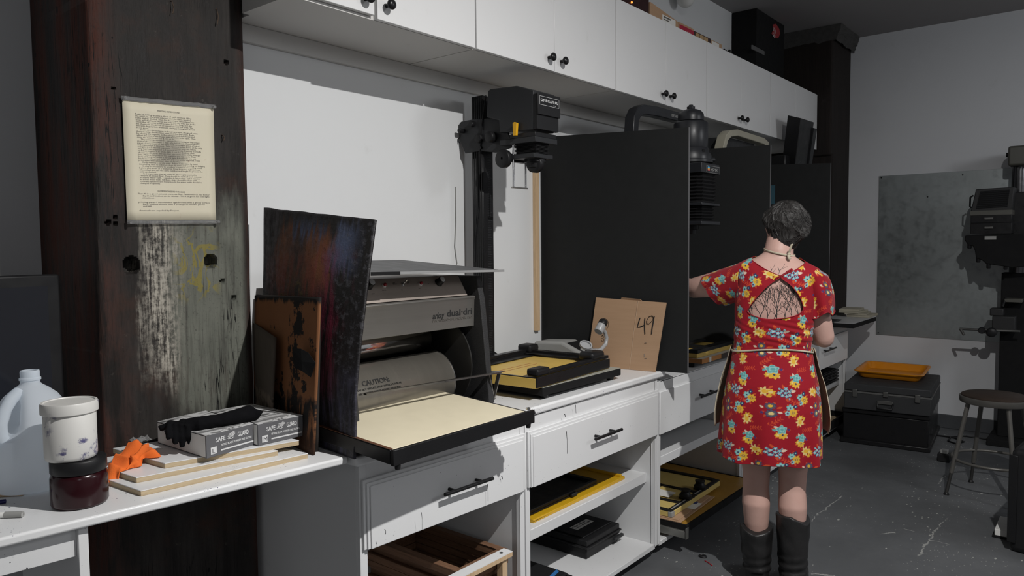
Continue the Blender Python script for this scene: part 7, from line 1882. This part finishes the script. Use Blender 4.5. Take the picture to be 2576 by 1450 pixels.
def onhair(p, off):
    q = hb.find_nearest((WT @ p) - hoff)
    return q[0] + hoff + q[1] * off
st_a, st_b = MB(), MB()
for k in range(3000):
    az, el = rng.uniform(-2.7, 2.7), rng.uniform(-0.75, 1.35)
    if rng.random() < 0.25: el = rng.uniform(0.6, 1.5)
    line = []; of = rng.uniform(0.0, 0.0009) if k % 40 else 0.004
    N_ = rng.randint(7, 11); step = rng.uniform(0.05, 0.085)
    for i in range(N_):
        t = i / (N_ - 1)
        p = HC + Vector((0.004 + 0.14 * math.sin(az) * math.cos(el), -0.02 - 0.14 * math.cos(az) * math.cos(el), 0.14 * math.sin(el)))
        q = onhair(p, of * (0.3 + 0.7 * math.sin(t * PI)))
        line.append(q)
        # combed from the crown down, rolled back on the left and swept into curls at the lower right
        fx = 0.55 * math.sin((az + 0.4) * 1.5) - 0.35 * math.copysign(1, az) * max(0, abs(az) - 0.7) + 0.35 * mnoise.noise(Vector((az * 1.6, el * 1.6, 3)))
        fy = -1.0 + 0.9 * max(0, -el - 0.1) + 0.5 * mnoise.noise(Vector((az * 1.6, el * 1.6, 13)))
        if az > 0.2 and el < 0.35: fx += 0.9 * math.sin(el * 6 + 1); fy += 0.6 * math.cos(az * 5)
        L_ = math.hypot(fx, fy); az += step * fx / L_ / max(0.3, math.cos(el)); el += step * fy / L_
        if el < -0.95: break
    if len(line) > 3: (st_b if rng.random() < 0.12 else st_a).tube(line, [0.0002] + [0.00042] * (len(line) - 2) + [0.0002], 4)
M['strand'] = plain('dark_hair_strand', (0.020, 0.018, 0.017), 0.5)
o = obj('strands', st_a, M['strand'], hair, smooth=True); o['kind'] = 'stuff'
o = obj('grey_strands', st_b, plain('grey_hair_strand', (0.10, 0.096, 0.092), 0.5), hair, smooth=True); o['kind'] = 'stuff'; o['label'] = 'grey strands'

# ---- boots
def boot_mat():
    n = NT('black_boot_leather'); n.bump(n.noise(26, 5, 0.65), 0.35, 0.006)
    return n.set(n.mix(n.noise(9, 4), (0.008, 0.008, 0.0085), (0.020, 0.019, 0.019)), n.ramp(n.noise(12, 4), [(0.3, 0.30), (0.7, 0.5)]), 0, 0.5)
M['boot'] = boot_mat()
def boot(cr, ztop, yaw, slump):
    m = MB()
    rows = []
    n = 40
    for j in range(46):
        t = j / 45; z = 0.075 + (ztop - 0.075) * t
        rad = 0.058 + 0.016 * t ** 0.7
        row = []
        for i in range(n):
            th = 2 * PI * i / n
            wr = 0.006 * math.sin(z * 170 + 2.2 * math.sin(th + cr * 40) + th) * max(0, 1 - t * 2.1) + 0.0045 * mnoise.noise(Vector((th * 1.5, z * 22, cr * 50)))
            rr = rad + wr
            zt = z + (0.013 * math.cos(th * 2 + (2.4 if cr < 0 else 1.0)) + 0.006 * math.sin(th * 3 + cr * 9) + (-0.008 if cr > 0 else 0.006) * math.sin(th)) * max(0, t - 0.75) / 0.25
            row.append(Vector((cr + rr * math.sin(th), -0.010 - rr * 1.06 * math.cos(th), zt)))
        rows.append(row)
    m.grid(rows, True); m.f.append(tuple(range(n - 1, -1, -1))); m.mi.append(0)
    m.f.append(tuple(range(45 * n, 46 * n))); m.mi.append(0)
    dy = Vector((math.sin(yaw), math.cos(yaw), 0)); b = Vector((cr, -0.012, 0))
    m.tube([b - dy * 0.048 + Vector((0, 0, 0.062)), b - dy * 0.03 + Vector((0, 0, 0.066)), b + dy * 0.05 + Vector((0, 0, 0.060)), b + dy * 0.12 + Vector((0, 0, 0.046)), b + dy * 0.185 + Vector((0, 0, 0.040))], [0.036, 0.054, 0.052, 0.046, 0.028], 22)
    m.T = WT
    bt_ = blob('boot', m, M['boot'], wm, 0.0055, 2)
    s = MB(WT); L = []; Rr = []
    for t, w in ((-0.080, 0.024), (-0.06, 0.036), (0.0, 0.036), (0.06, 0.040), (0.12, 0.044), (0.175, 0.036), (0.212, 0.014)):
        sx = Vector((dy.y, -dy.x, 0)); L.append(b + dy * t - sx * w); Rr.append(b + dy * t + sx * w)
    s.prism([p + Vector((0, 0, 0.012)) for p in Rr + L[::-1]], (0, 0, 0.014))
    obj('sole', s, M['black'], bt_, bevel=0.003)
    s = MB(WT); s.prism([p + Vector((0, 0, 0.0005)) for p in Rr[:3] + L[:3][::-1]], (0, 0, 0.013)); s.prism([p + Vector((0, 0, 0.0005)) for p in Rr[4:] + L[4:][::-1]], (0, 0, 0.0115))
    obj('heel', s, M['black'], bt_, bevel=0.003)
    return bt_
boot(-0.077, 0.262, -0.10, 0)
boot(0.080, 0.330, 0.22, 0)
